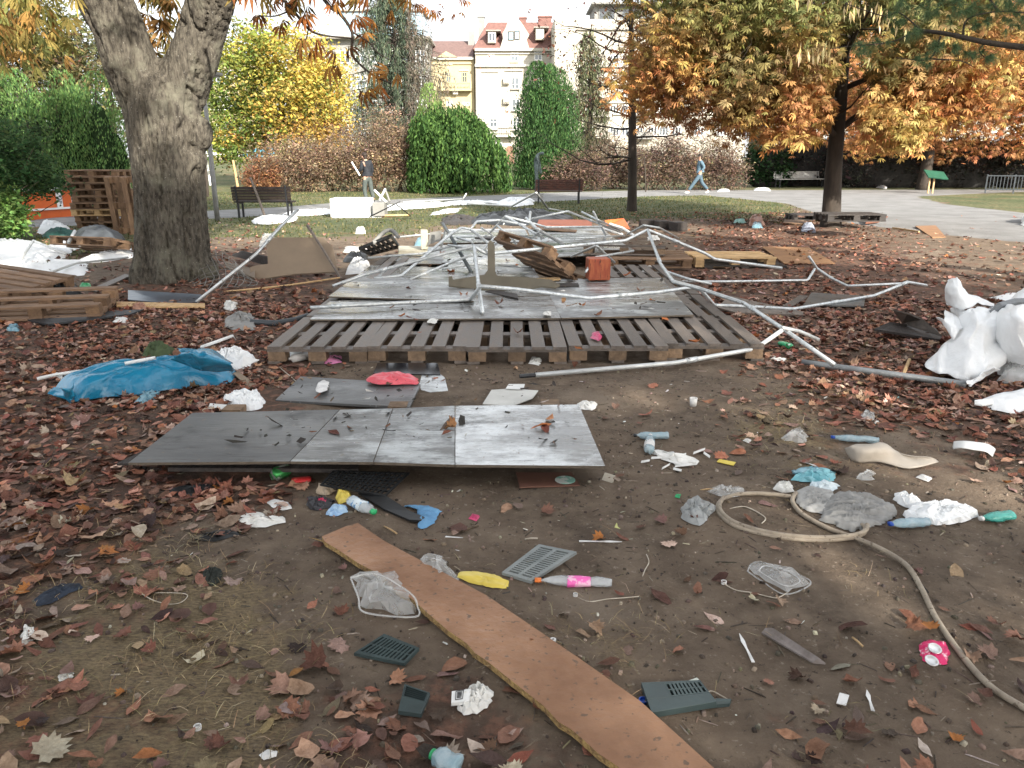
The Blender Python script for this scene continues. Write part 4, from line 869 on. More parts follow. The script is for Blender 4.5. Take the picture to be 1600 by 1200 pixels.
    mb = MB(); 
    for i in range(12): mb.box((xa+.4+(xb-xa-.2)*i/11, Y-1.3, z0+.6), (.05, .05, .95))
    mb.box(((xa+xb)/2+.3, Y-1.3, z0+1.1), (xb-xa, .07, .07)); mb.obj('railing', [M_dark], bal)
    xa, z1 = PXZ(789, 229, Y); xb, _ = PXZ(804, 229, Y); P = [Vector((xa, Y-.06, g)), Vector((xb, Y-.06, g)), Vector((xb, Y-.06, z1-.6))]+[Vector(((xa+xb)/2+(xb-xa)/2*cos(a), Y-.06, z1-.6+.7*sin(a))) for a in np.linspace(.2, pi-.2, 8)]+[Vector((xa, Y-.06, z1-.6))]
    MB().add([tuple(p) for p in P], [tuple(range(len(P)))]).obj('door', [mat('door_brown', (.28, .16, .11), rough=.6)], t)
    MB().tube([(x0+.1, Y-.1, g), (x0+.1, Y-.1, ze)], .09, 6).obj('drainpipe', [M_sheetm], t)
    MB().tube([(x1-.1, Y-.1, g+6), (x1-.1, Y-.1, ze+3)], .07, 6).obj('drainpipe', [M_sheetm], t)
white_house()
def cream_house():
    Y = 116.; x0, ze = PXZ(600, 91, Y); x1, _ = PXZ(741, 91, Y); x0 += 0; g = float(T(-8, Y))
    t = thing('apartment_house', 'cream yellow house with brown roof, pediment and balustraded balcony', 'building', ((x0+x1)/2, Y, g))
    MB().box(((x0+x1)/2, Y+6, (g+ze)/2), (x1-x0-.05, 12, ze-g)).obj('wall', [M_ply], t)
    zr = W(700, 64, Y+5).z; mb = MB().add([(x0, Y-.5, ze+.02), (x1-.1, Y-.5, ze+.02), (x1-.1, Y+5, zr), (x0, Y+5, zr), (x0, Y+11, ze), (x1-.1, Y+11, ze)], [(0, 1, 2, 3), (3, 2, 5, 4), (0, 3, 4), (1, 5, 2)]); rf = mb.obj('roof', [M_tileb], t)
    xa, za = PXZ(732, 52, Y+4); MB().box((xa+.4, Y+4, za-1), (.9, .9, 2.4)).obj('chimney', [M_plg], rf)
    P = [W(a, b_, Y-.45) for a, b_ in ((680, 91), (697, 80), (716, 90))]; mb = MB(); mb.add([tuple(p) for p in P]+[(p.x, Y+1.5, p.z) for p in P], [(0, 2, 1), (0, 1, 4, 3), (1, 2, 5, 4)]); mb.obj('pediment', [M_ply], t)
    for py, h, d in ((91.5, .3, .45), (100, .1, .2)): z = PXZ(700, py, Y)[1]; MB().box(((x0+x1)/2, Y-d/2, z), (x1-x0-.1, d, h)).obj('cornice', [M_stone if py < 95 else M_ply], t)
    xa, z0 = PXZ(690, 141, Y); xb, z1 = PXZ(737, 130, Y); bal = MB().box(((xa+xb)/2, Y-.6, z0), (xb-xa, 1.2, .3)).obj('balcony', [M_ply], t)
    mb = MB().box(((xa+xb)/2, Y-1.1, z1), (xb-xa, .2, .12))
    for i in range(22): mb.lathe([(.05, 0), (.10, .25), (.04, .5), (.08, z1-z0-.2)], 6, 0, (xa+.1+(xb-xa-.2)*i/21, Y-1.1, z0+.15))
    for x in (xa+.1, xb-.1, (xa+xb)/2): mb.box((x, Y-1.1, (z0+z1)/2+.1), (.25, .25, z1-z0))
    mb.obj('balustrade', [M_ply], bal)
    x, z = PXZ(712, 144, Y); MB().box((x, Y-.4, z), (.7, .7, .6), 0, None, 1.0).obj('bracket', [M_stone], bal)
    for a, b_, c, d, nx in ((698, 158, 702.5, 166, 1), (703.5, 158, 707, 166, 1), (723, 160, 727, 165, 1), (729, 160, 733, 165, 1), (645, 110, 655, 128, 2), (664, 112, 672, 128, 2), (697, 113, 705, 129, 2), (722, 113, 730, 129, 2), (650, 160, 658, 172, 2)):
        win_px(t, Y, a, b_, c, d, nx, .6 if nx > 1 else 0, None, M_ply if b_ > 110 and nx > 1 and a > 690 else None)
    for a, b_, c in ((689, 100.5, 707), (718, 110, 732)): xa, z0 = PXZ(a, b_, Y); xb, _ = PXZ(c, b_, Y); MB().box(((xa+xb)/2, Y-.1, z0), (xb-xa, .18, .1)).obj('hood', [M_stone], t)
cream_house()
def modern_block():
    Y = 108.; x0, zt = PXZ(866, 30, Y); x1, _ = PXZ(1180, 10, Y); g = float(T(6, Y))
    t = thing('apartment_block', 'tall white modern block with ribbon windows and grey set back top floor', 'building', ((x0+x1)/2, Y, g))
    MB().box(((x0+x1)/2, Y+7, (g+zt)/2), (x1-x0, 14, zt-g)).obj('wall', [M_plw], t)
    xa, za = PXZ(930, 8, Y+1); MB().box(((xa+x1)/2, Y+5, (za+zt)/2), (x1-xa, 7, za-zt)).obj('penthouse', [M_plg], t)
    for i in range(9): window(t, xa+.5+i*2.9, xa+2.6+i*2.9, zt+.1, za-.25, Y+1.45, 2, 0, M_glass, M_plg)
    MB().box(((xa+x1)/2, Y+4.4, za+.12), (x1-xa+1, 8.4, .2)).obj('roof', [M_plg], t)
    for py in (46, 104, 132, 160, 178): z = PXZ(900, py, Y)[1]; MB().box(((x0+x1)/2+1.5, Y-.15, z), (x1-x0-3, .3, .18)).obj('ledge', [M_stone if py > 100 else M_sheetm], t)
    for py in (88, 113, 140, 166, 200):
        for a in (915, 953, 972, 990, 1012, 1030, 1050, 1085, 1120, 1150): win_px(t, Y, a, py-2, a+14, py+12, 3, 0, None, None)
        for a in (940, 1004): xq, zq = PXZ(a, py+12, Y); MB().box((xq, Y-.6, zq), (2.4, 1.2, .9)).obj('balcony', [M_plg if a > 1000 else M_plw], t)
    MB().tube([(x0+.1, Y-.1, g+5), (x0+.1, Y-.1, zt)], .08, 6).obj('drainpipe', [M_sheetm], t)
modern_block()
def plain_block(name, label, Y, a, b_, c, m, rows, cols, ww=1.3, wh=1.6, top=None, fr=None):
    x0, zt = PXZ(a, b_, Y); x1, _ = PXZ(c, b_, Y); g = float(T((x0+x1)/2, Y))-.3; t = thing(name, label, 'building', ((x0+x1)/2, Y, g))
    MB().box(((x0+x1)/2, Y+6, (g+zt)/2), (x1-x0, 12, zt-g)).obj('wall', [m], t); MB().box(((x0+x1)/2, Y+5.5, zt+.15), (x1-x0+.8, 13.4, .3)).obj('roof', [M_sheetm], t)
    for i in range(rows):
        z = zt-2.4-i*3.1
        if z < g+1.5: break
        for j in range(cols): x = x0+(x1-x0)*(j+.5)/cols; window(t, x-ww/2, x+ww/2, z-wh/2+.3, z+wh/2+.3, Y, 2, .6, None, fr)
    if top:
        xa, za = PXZ(*top[0], Y+2); xb, _ = PXZ(*top[1], Y+2); MB().box(((xa+xb)/2, Y+5, (za+zt)/2), (xb-xa, 6, za-zt)).obj('glass_storey', [M_glassb], t)
        mb = MB(); 
        for i in range(14): mb.box((xa+(xb-xa)*i/13, Y+1.97, (za+zt)/2), (.12, .1, za-zt))
        mb.box(((xa+xb)/2, Y+5, za+.1), (xb-xa+.6, 6.8, .2)); mb.obj('mullions', [M_sheetm], t)
    return t
plain_block('apartment_block', 'pale plastered block behind the left trunk and lamp post', 105., 300, 92, 385, M_ply, 5, 6)
plain_block('apartment_block', 'grey block with blue glass top storey behind the weeping conifer', 112., 455, 62, 668, M_plg, 5, 9, top=((530, 18), (660, 12)))
plain_block('apartment_block', 'pale block glimpsed through the orange crowns on the right', 104., 1230, 20, 1640, M_plw, 6, 12)

# ---------------------------------------------------------------- street furniture
def lamp_post():
    b = G(340, 345); t = thing('lamp_post', 'thin grey metal lamp post just right of the large trunk', 'lamp post', b); Y = b.y
    MB().tube([b, W(332, 270, Y), W(324, 190, Y), W(315, 118, Y)], [.065, .06, .052, .045], 10).obj('pole', [mat('post_grey', (.26, .27, .28), (.2, .2, .2), rough=.5, scale=8, bump=.03)], t, True)
    p = W(315, 118, Y); mb = MB().box(p+Vector((.12, 0, .03)), (.75, .22, .07)); mb.box(p+Vector((.12, 0, -.02)), (.6, .16, .04)); mb.obj('lamp_head', [M_plg], t, bevel=.01)
lamp_post()
def post(label, a, b_, r, m, name='wooden_stake', cat='stake'):
    p = G(*b_); q = W(a[0], a[1], p.y); o = MB().tube([p, p*.5+q*.5+Vector((.01, 0, 0)), q], [r, r*.95, r*.85], 7).obj(name, [m]); tag(o, label, cat); return o
post('short white stake on the lawn beside the lamp post', (322, 246), (329, 290), .07, M_white)
post('leaning pale wooden stake on the sunny lawn left of the bench', (364, 250), (372, 295), .07, M_woodn)
post('dark thin stake close to the right side of the large trunk', (318, 235), (325, 308), .06, M_bark)
post('slim stake supporting the bare tree beside its trunk', (1007, 246), (1009, 300), .03, M_bark)
post('leaning weathered plank propped against the dark bench on the left', (391, 277), (415, 341), .035, M_wet, 'leaning_plank', 'plank')
def bench(label, a, b_, yb, m, mleg, Y=None, back=True, facing=1, tiltpx=0):
    """a,b_: pixel columns of the two ends; yb: pixel row of the feet"""
    p0, p1 = G(a, yb), G(b_, yb+tiltpx); c = (p0+p1)/2; L_ = (p1-p0).length; rz = atan2(p1.y-p0.y, p1.x-p0.x)
    t = thing('park_bench', label, 'bench', c, rz)
    f = facing
    for i in range(5): mb = MB().box((0, f*(.06+i*.085-.2), .43), (L_, .07, .035)); mb.loc_obj('seat_slat', [m], t)
    for i in range(5): z = .50+i*.075; R = Matrix.Rotation(f*-.2, 3, 'X'); mb = MB().box((0, -f*(.24+.2*(z-.45)), z), (L_, .03, .066), 0, R); mb.loc_obj('back_slat', [m], t)
    for s in (-1, 1):
        mb = MB(); x = s*(L_/2-.12)
        mb.box((x, f*.17, .2), (.05, .05, .42)); mb.box((x, -f*.2, .2), (.05, .05, .42)); mb.box((x, -f*.02, .395), (.05, .46, .04)); mb.box((x, -f*.285, .65), (.045, .045, .42), 0, Matrix.Rotation(f*.2, 3, 'X')); mb.loc_obj('leg', [mleg], t)
    return t
M_bd = mat('bench_dark', (.035, .022, .018), (.022, .016, .014), rough=.6, scale=6); M_bb = mat('bench_brown', (.10, .035, .022), (.05, .022, .018), rough=.5, scale=5)
M_bw = mat('bench_pale', (.62, .62, .60), (.42, .42, .41), rough=.7, scale=9)
bench('dark brown slatted bench seen from behind beside the path on the left', 371, 461, 340, M_bd, M_dark, facing=1)
bench('reddish brown bench seen from behind, right of the statue', 836, 909, 318, M_bb, M_dark, facing=1)
bench('sunlit white slatted bench in front of the dark hedge', 1212, 1283, 293, M_bw, M_dark, facing=-1, tiltpx=-1)
bench('dark bench mostly hidden behind the pallet stack on the left', 126, 176, 345, M_bd, M_dark, facing=1)
def sign_board():
    b = W(1455, 289, 37.); b.z = float(T(b.x, b.y)); t = thing('sign_board', 'green slanted notice board on two posts in front of the dark hedge', 'sign', b)
    g = mat('sign_green', (.025, .10, .065), (.02, .07, .045), rough=.4, scale=4)
    for s in (-1, 1): MB().box((s*.10, 0, .35), (.06, .06, .72)).loc_obj('post', [M_woodn], t)
    MB().box((0.15, 0, .82), (.95, .6, .05), 0, Matrix.Rotation(.55, 3, 'X') @ Matrix.Rotation(.12, 3, 'Y')).loc_obj('board', [g], t)
sign_board()
def barrier():
    p0 = W(1541, 289, 37.); p1 = W(1680, 292, 36.); p0.z = p1.z = 0; t = thing('metal_barrier', 'grey railed metal barrier at the right edge before the hedge', 'fence', p0, atan2(p1.y-p0.y, p1.x-p0.x)); L_ = (p1-p0).length
    m = mat('barrier_grey', (.045, .055, .065), rough=.5)
    mb = MB(); mb.box((L_/2, 0, .78), (L_, .05, .05)); mb.box((L_/2, 0, .18), (L_, .05, .05)); mb.loc_obj('rail', [m], t)
    for i in range(26): MB().box((L_*i/25, 0, .45 if i % 8 else .42), (.03 if i % 8 else .06, .03, .60 if i % 8 else .84)).loc_obj('bar', [m], t)
barrier()
def orange_stand():
    p0, p1 = G(37, 345), G(118, 338); rz = atan2(p1.y-p0.y, p1.x-p0.x); L_ = (p1-p0).length; H = .74
    t = thing('orange_stand', 'low orange panelled stand with white frame and dark letters, by the path on the left', 'stand', p0, rz)
    mo = mat('orange_panel', (.62, .13, .03), (.5, .10, .025), rough=.45, scale=3)
    MB().box((L_/2, .35, H/2), (L_, .68, H)).loc_obj('body', [mo], t)
    MB().box((L_/2, -.012, .26), (L_+.02, .03, .05)).loc_obj('trim', [M_white], t); MB().box((L_-.02, -.012, H/2), (.06, .035, H)).loc_obj('trim', [M_white], t); MB().box((L_/2, .35, H+.02), (L_+.1, .8, .04)).loc_obj('top_board', [M_white], t)
    MB().box((L_*.72, -.014, .50), (.17, .022, .44)).loc_obj('name_plate', [M_white], t)
    cu = bpy.data.curves.new('letters', 'FONT'); cu.body = 'TIP'; cu.size = .17; cu.extrude = .002; cu.align_x = 'CENTER'; cu.materials.append(mat('letter_navy', (.02, .03, .09), rough=.5)); o = bpy.data.objects.new('tmp', cu); COL.objects.link(o); me = bpy.data.meshes.new_from_object(o.evaluated_get(bpy.context.evaluated_depsgraph_get())); bpy.data.objects.remove(o); o = link('lettering', me, t)
    o.location = (L_*.72-.055, -.029, .50); o.rotation_euler = (pi/2, pi/2, 0)
orange_stand()
def car(label, p, rz, body, name='parked_car'):
    t = thing(name, label, 'car', p, rz); mbody = body
    S = [(-2.1, .35), (-2.12, .62), (-1.95, .86), (-1.15, .96), (-.55, 1.38), (.75, 1.42), (1.35, 1.0), (2.0, .86), (2.12, .6), (2.1, .35)]
    mb = MB(); ring = []
    for (x, z) in S:
        k = .86 if z < 1.0 else .70; ring.append([(x, -k, z), (x, k, z)])
    n = len(S); vs = [r_[0] for r_ in ring]+[r_[1] for r_ in ring]; fs = [tuple(range(n)), tuple(range(2*n-1, n-1, -1))]+[(i, n+i, n+(i+1) % n, (i+1) % n) for i in range(n)]
    mb.add(vs, fs); mb.loc_obj('body', [mbody], t).modifiers.new('b', 'BEVEL').width = .05
    for s in (-1, 1):
        mb = MB(); mb.add([(-1.0, s*.80, 1.0), (-.5, s*.73, 1.32), (.05, s*.73, 1.34), (.05, s*.80, 1.0)], [(0, 1, 2, 3)]); mb.add([(.12, s*.80, 1.0), (.12, s*.73, 1.34), (.72, s*.73, 1.34), (1.18, s*.80, 1.02)], [(0, 1, 2, 3)]); mb.loc_obj('side_window', [M_glass], t)
    MB().add([(-1.13, -.72, .99), (-.58, -.62, 1.36), (-.58, .62, 1.36), (-1.13, .72, .99)], [(0, 1, 2, 3)]).loc_obj('windscreen', [M_glass], t, loc=(-.02, 0, .02))
    for x in (-1.3, 1.3):
        for s in (-1, 1):
            R = Matrix.Rotation(pi/2, 3, 'X'); w_ = MB().lathe([(.22, -.1), (.31, -.08), (.31, .08), (.22, .1)], 16, 0, (x, s*.80, .31), R).loc_obj('wheel', [mat('tyre', (.02, .02, .02), rough=.8)], t, True)
            MB().lathe([(.02, -.11), (.19, -.105), (.19, .105), (.02, .11)], 12, 0, (x, s*.80, .31), R).loc_obj('rim', [M_plg], w_)
    for s in (-1, 1): MB().box((-2.1, s*.6, .66), (.06, .3, .14)).loc_obj('headlight', [M_stone], t); MB().box((2.1, s*.6, .68), (.06, .28, .14)).loc_obj('tail_light', [mat('red_lamp', (.3, .02, .02), rough=.3)], t)
mcw = mat('car_white', (.74, .75, .76), rough=.25, spec=.6, bump=0); mcb = mat('car_blue', (.08, .35, .5), rough=.3, spec=.6, bump=0); mcs = mat('car_pale_blue', (.5, .58, .64), rough=.25, spec=.6, bump=0)
for px, Y, m, lb in ((338, 92, mcw, 'white parked car nearest the lamp post on the far street'), (372, 94, mcw, 'second white parked car beyond the lawn, left of the yellow maple'), (414, 90, mcb, 'bright blue parked car at the left end of the brown shrubs')):
    p = W(px, 255, Y); p.z = float(T(p.x, Y)); car(lb, p, .12, m)
bench('pale blue grey bench half hidden behind the right chestnut trunk', 1274, 1330, 289, mat('bench_blue', (.30, .38, .45), (.2, .26, .32), rough=.6, scale=6), M_dark, facing=-1)

# ---------------------------------------------------------------- people and statue
def skin_obj(name, J, E, mats, parent, root=0, sub=1):
    """J: list of ((x,y,z), radius or (rx,ry)); E: edges. Grown with a Skin modifier"""
    me = bpy.data.meshes.new(name); me.from_pydata([j[0] for j in J], E, []); me.update()
    for m in mats: me.materials.append(m)
    o = link(name, me, parent); md = o.modifiers.new('skin', 'SKIN'); md.use_smooth_shade = True
    if not me.skin_vertices: return o
    for i, sv in enumerate(me.skin_vertices[0].data):
        r = J[i][1]; sv.radius = r if hasattr(r, '__len__') else (r, r); sv.use_root = (i == root)
    s = o.modifiers.new('sub', 'SUBSURF'); s.levels = sub; s.render_levels = sub
    return o
def person(name, label, cat, loc, rz, P, cols, extra=None):
    """P: joint positions in a frame that looks along +X, left side +Y. cols: skin, hair, top, trousers, shoes"""
    t = thing(name, label, cat, loc, rz); skin, hair, top, trou, shoe = cols
    J = [(P['pelvis'], .10), (P['belly'], .10), (P['chest'], (.12, .14)), (P['neck'], .05), (P['head'], (.085, .075)), (P['crown'], (.075, .07))]
    E = [(0, 1), (1, 2), (2, 3), (3, 4), (4, 5)]
    def chain(root, pts):
        k = root
        for p, r in pts: J.append((p, r)); E.append((k, len(J)-1)); k = len(J)-1
        return k
    for s in 'lr':
        h = chain(2, [(P['sh'+s], .058), (P['el'+s], .042), (P['wr'+s], .028)]); w_ = Vector(P['wr'+s]); d = (w_-Vector(P['el'+s])).normalized(); side = d.cross(Vector((0, 1, 0))).normalized()
        J.append((tuple(w_+d*.07), (.032, .018))); E.append((h, len(J)-1)); pk = len(J)-1
        for q in range(4): b0 = w_+d*.08+side*(q-1.5)*.018; chain(pk, [(tuple(b0+d*.03), .009), (tuple(b0+d*(.07-.008*abs(q-1.4))), .007)])
        chain(h, [(tuple(w_+d*.03+side*.035), .011), (tuple(w_+d*.07+side*.05), .009)])
        chain(0, [(P['hip'+s], .085), (P['kn'+s], .058), (P['an'+s], .04), (P['to'+s], (.035, .03))])
    skin_obj('body', J, E, [skin], t)
    hd = Vector(P['head']); 
    if hair is not None:
        mb = MB(); c = (hd+Vector(P['crown']))/2; up = (Vector(P['crown'])-hd).normalized(); fx = Vector((1, 0, 0))
        mb.sphere(c+up*.035-fx*.025, (.105, .098, .10), 0, 12, 8)
        if cols[1] is not hair: pass
        mb.sphere(c-fx*.07-up*.05, (.06, .075, .09), 0, 10, 6); mb.loc_obj('hair', [hair], t, True)
        mb = MB(); mb.sphere(hd+fx*.088+up*.02, (.018, .012, .022), 0, 6, 4); mb.loc_obj('nose', [skin], t, True)
        mb = MB()
        for s in (-1, 1): mb.sphere(hd+fx*.075+Vector((0, s*.032, 0))+up*.045, .012, 0, 6, 4)
        mb.loc_obj('eyes', [M_dark], t)
        mb = MB(); mb.box(hd+fx*.08-up*.025, (.012, .045, .01)); mb.loc_obj('mouth', [mat('lips', (.35, .12, .1))], t)
        mb = MB()
        for s in (-1, 1): mb.sphere(hd+Vector((-.01, s*.085, .02)), (.022, .01, .032), 0, 6, 4)
        mb.loc_obj('ears', [skin], t)
    if top is not None:
        JT = [(P['belly'], (.135, .155)), (P['chest'], (.155, .175)), (tuple(Vector(P['neck'])*.55+Vector(P['chest'])*.45), .085), (tuple(Vector(P['pelvis'])+Vector((0, 0, .02))), (.135, .155))]; ET = [(0, 1), (1, 2), (0, 3)]
        for s in 'lr':
            k = len(JT); JT += [(P['sh'+s], .082), (P['el'+s], .065), (tuple(Vector(P['wr'+s])*.93+Vector(P['el'+s])*.07), .05)]; ET += [(1, k), (k, k+1), (k+1, k+2)]
        skin_obj('jacket', JT, ET, [top], t)
        JP = [(tuple(Vector(P['pelvis'])+Vector((0, 0, .05))), (.13, .15)), (P['pelvis'], (.13, .15))]; EP = [(0, 1)]
        for s in 'lr':
            k = len(JP); JP += [(P['hip'+s], .108), (P['kn'+s], .085), (tuple(Vector(P['an'+s])+Vector((0, 0, .04))), .07)]; EP += [(1, k), (k, k+1), (k+1, k+2)]
        skin_obj('trousers', JP, EP, [trou], t, 1)
        for s in 'lr':
            a, b_ = Vector(P['an'+s]), Vector(P['to'+s]); skin_obj('shoe', [(tuple(a-Vector((.05, 0, .02))), .05), (tuple(a*.5+b_*.5-Vector((0, 0, .02))), (.052, .045)), (tuple(b_+Vector((.03, 0, 0))), (.045, .032))], [(0, 1), (1, 2)], [shoe], t)
    return t
M_skin = mat('skin', (.50, .30, .22), rough=.5, bump=0)
walk = dict(pelvis=(0, 0, .92), belly=(.01, 0, 1.08), chest=(.02, 0, 1.30), neck=(.04, 0, 1.48), head=(.075, 0, 1.57), crown=(.06, 0, 1.67), shl=(.02, .18, 1.40), shr=(.02, -.18, 1.40),
            ell=(-.12, .22, 1.14), wrl=(.02, .20, .98), elr=(-.10, -.22, 1.16), wrr=(.12, -.14, 1.08), hipl=(.0, .09, .86), hipr=(0, -.09, .86), knl=(.26, .10, .50), anl=(.50, .10, .10), tol=(.64, .10, .06), knr=(-.12, -.10, .48), anr=(-.42, -.10, .14), tor=(-.32, -.10, .04))
b = G(1092, 303); M_den = mat('denim_light', (.10, .165, .215), (.07, .12, .165), rough=.85, scale=12, bump=.1); M_den2 = mat('denim_trousers', (.075, .12, .155), (.055, .09, .12), rough=.85, scale=12, bump=.1)
wp = person('person', 'person striding left on the path in light denim jacket and blue trousers with sunglasses', 'person', b, pi, walk, (M_skin, mat('hair_dark', (.03, .02, .015), rough=.6), M_den, M_den2, M_white))
mb = MB()
for s in (-1, 1): mb.box((.16, s*.035, 1.625), (.012, .05, .032))
mb.box((.165, 0, 1.63), (.01, .03, .008)); mb.box((.10, .08, 1.63), (.12, .008, .01)); mb.box((.10, -.08, 1.63), (.12, .008, .01)); mb.loc_obj('sunglasses', [M_dark], wp)
mb = MB(); mb.tube([(.02, -.21, 1.42), (.12, -.2, 1.2), (.06, -.21, .98)], .018, 6); mb.box((-.02, -.26, .96), (.24, .09, .17)); mb.obj if 0 else None
bag = mb.loc_obj('shoulder_bag', [M_den2], wp, True); 
stand = dict(pelvis=(0, 0, .92), belly=(.0, 0, 1.08), chest=(.03, 0, 1.32), neck=(.06, 0, 1.50), head=(.13, 0, 1.58), crown=(.12, 0, 1.68), shl=(.02, .20, 1.42), shr=(.02, -.20, 1.42),
             ell=(.02, .27, 1.15), wrl=(.26, .20, 1.12), elr=(.0, -.27, 1.14), wrr=(.10, -.26, .92), hipl=(0, .10, .86), hipr=(0, -.10, .86), knl=(.06, .12, .48), anl=(-.02, .13, .09), tol=(.14, .14, .04), knr=(-.04, -.12, .48), anr=(-.14, -.13, .09), tor=(.02, -.14, .04))
b = G(576, 316); dp = person('person', 'man in black jacket and grey green trousers holding a white rod', 'person', b, 2.5, stand, (M_skin, mat('hair_dark'
, (.03, .02, .015)), mat('jacket_black', (.022, .025, .032), rough=.8, scale=10, bump=.1), mat('trousers_grey_green', (.075, .092, .085), (.055, .066, .062), rough=.9, scale=10, bump=.1), M_dark))
MB().tube([Vector(b)+Vector((-.52, -.10, 1.42)), Vector(b)+Vector((-.24, -.16, .95))], .03, 8).obj('white_rod', [M_white]); tag(bpy.data.objects['white_rod'], 'slim white rod held in the hands of the man in black', 'rod')
# statue on its low base behind the bench
stp = dict(pelvis=(0, 0, 1.02), belly=(-.02, 0, 1.20), chest=(0, 0, 1.46), neck=(.10, 0, 1.62), head=(.22, 0, 1.66), crown=(.30, 0, 1.60), shl=(.02, .20, 1.55), shr=(.02, -.20, 1.55),
           ell=(.10, .25, 1.25), wrl=(.16, .22, .98), elr=(.08, -.24, 1.26), wrr=(.14, -.22, .98), hipl=(0, .09, .96), hipr=(0, -.09, .96), knl=(.02, .09, .55), anl=(0, .09, .12), tol=(.14, .09, .08), knr=(.0, -.09, .55), anr=(-.03, -.09, .12), tor=(.12, -.09, .08))
M_brz = mat('bronze_patina', (.13, .17, .165), (.07, .09, .09), rough=.5, metal=.4, scale=8)
b = W(838, 306, 33.); b.z = 0; st = person('statue', 'grey green bronze statue of a figure with bowed head behind the bench', 'statue', b, -.1, {k: (v[0], v[1], v[2]+.10) for k, v in stp.items()}, (M_brz, None, None, None, None))
MB().box((0.02, 0, .07), (.5, .5, .18)).loc_obj('base', [M_plg], st)
# ---------------------------------------------------------------- pallets
def pal_mesh(sx, sy, sz, m, name):
    r = random.Random(name+str(sx)); mb = MB()
    mb.box((0, 0, 0), (sx, sy, sz)); me = mb.mesh(name, [m]); return me
BOARD_W = .108
def pallet_parts(mw, mb_):
    return dict(top=pal_mesh(BOARD_W, 1.2, .022, mw, 'top_board'), cross=pal_mesh(.8, .12, .022, mw, 'cross_board'), block=pal_mesh(.14, .13, .078, mb_, 'block'), bot=pal_mesh(.1, 1.2, .022, mw, 'bottom_board'))
PK = {'grey': pallet_parts(M_wet, M_blk), 'brown': pallet_parts(M_woodr, M_blkb), 'fresh': pallet_parts(M_woodn, M_woodn)}
M_wdk = mat('wood_black', (.05, .042, .038), (.028, .025, .024), rough=.6, scale=5, bump=.14, stretch=(6, 1, 6), rnd=.3)  # near-black wood, tone varied per piece
PK['dark'] = pallet_parts(M_wdk, M_wdk)
prr = random.Random(5)
def pallet(label, kind, M, group=None, tops=5, name='pallet', skip=()):
    """local frame: x across (0.8 m), y along (1.2 m), origin at the middle of the underside"""
    if not isinstance(M, Matrix): M = Matrix.Translation(M[:3]) @ Matrix.Rotation(M[3], 4, 'Z')
    t = thing(name, label, 'pallet', M.to_translation(), M.to_euler(), group)
    K = PK[kind]; j = lambda a: prr.uniform(-a, a)
    for i in range(tops):
        if ('t', i) in skip: continue
        x = -.8/2+BOARD_W/2+i*(.8-BOARD_W)/(tops-1); link('top_board', K['top'], t, (x+j(.006), j(.006), .133+j(.0015)), (0, 0, j(.006)))
    for i in range(3): link('cross_board', K['cross'], t, (j(.003), (-.535, 0, .535)[i], .111))
    for a in range(3):
        for b_ in range(3): link('block', K['block'], t, ((-.322, 0, .322)[a]+j(.006), (-.53, 0, .53)[b_]+j(.004), .061))
    for a in range(3): link('bottom_board', K['bot'], t, ((-.35, 0, .35)[a], 0, .011))
    return t
TX = [-1.56, -.76, .04, .85, 1.66]
ordn = ('leftmost', 'second from the left', 'middle', 'second from the right', 'rightmost')
for i, x in enumerate(TX): pallet('weathered grey pallet, %s of the uncovered front row' % ordn[i], 'grey', (x, 6.72+.02*(i % 2)-(.0, .0, .01, -.01, -.05)[i]+(.05 if i == 4 else 0), .002, (0.004, -.006, 0, .004, -.03)[i]), 'pallets in the front row of the platform')
for i, (x, y, w_) in enumerate(((1.66, 8.0, 'grey pallet half under the sheet, right end of the second row'), (1.68, 9.25, 'grey pallet at the right edge of the third row'), (-1.56, 8.0, 'pallet under the front left sheet of the deck'), (-1.56, 9.25, 'pallet under the deck sheet at its left edge, third row'), (-1.56, 10.5, 'pallet with bare slats at the left edge of the deck'), (-1.56, 11.75, 'pallet at the left edge further back in the deck'), (1.66, 10.5, 'pallet at the right edge of the deck beside the rust red block'), (.04, 8.0, 'pallet under the front middle of the deck'), (-.76, 8.0, 'pallet under the front left middle of the deck'), (.85, 8.0, 'pallet under the front right middle of the deck'))):
    pallet(w_, 'grey', (x, y, .002, prr.uniform(-.01, .01)), 'pallets carrying the sheets of the deck')
# leaning and loose ones
def pal_px(label, kind, px, py, rz, z=0, tilt=(0, 0), group=None, skip=()):
    p = G(px, py, z); M = Matrix.Translation(p) @ Matrix.Rotation(rz, 4, 'Z') @ Matrix.Rotation(tilt[0], 4, 'X') @ Matrix.Rotation(tilt[1], 4, 'Y'); return pallet(label, kind, M, group, skip=skip)
pal_px('fresh pale wooden pallet lying right of the bent steel frame', 'fresh', 1138, 412, 1.57, .02)
pal_px('dark pallet beneath the fresh pale pallet', 'dark', 1155, 424, 1.50, -.09)
A_, B_ = W(800, 398, 10.5), W(912, 436, 9.15); yv = (A_-B_).normalized(); xv = Vector((-.35, -.80, .50)); xv = (xv-xv.dot(yv)*yv).normalized(); zv = xv.cross(yv)
M = Matrix((xv, yv, zv)).transposed().to_4x4(); M.translation = (A_+B_)/2+Vector((0, .12, .12))
pallet('brown pallet tipped up on the deck behind the olive cut board, showing its underside', 'brown', M)
pal_px('grey board pallet lying behind the rust red block', 'grey', 975, 398, 1.42, .17, (0, .10))
pal_px('brown pallet on the deck edge right of the rust red block', 'brown', 1010, 412, 1.55, .06, (0, -.04))
for i in range(3): pal_px(('dark pallet, lowest of the stack around the foot of the right chestnut', 'dark pallet, middle of the stack around the foot of the right chestnut', 'dark pallet, topmost of the stack around the foot of the right chestnut')[i], 'dark', 1318+(-6, 4, 8)[i], 344, 1.57, .16*i+.01, group='dark pallets behind the foot of the right chestnut')
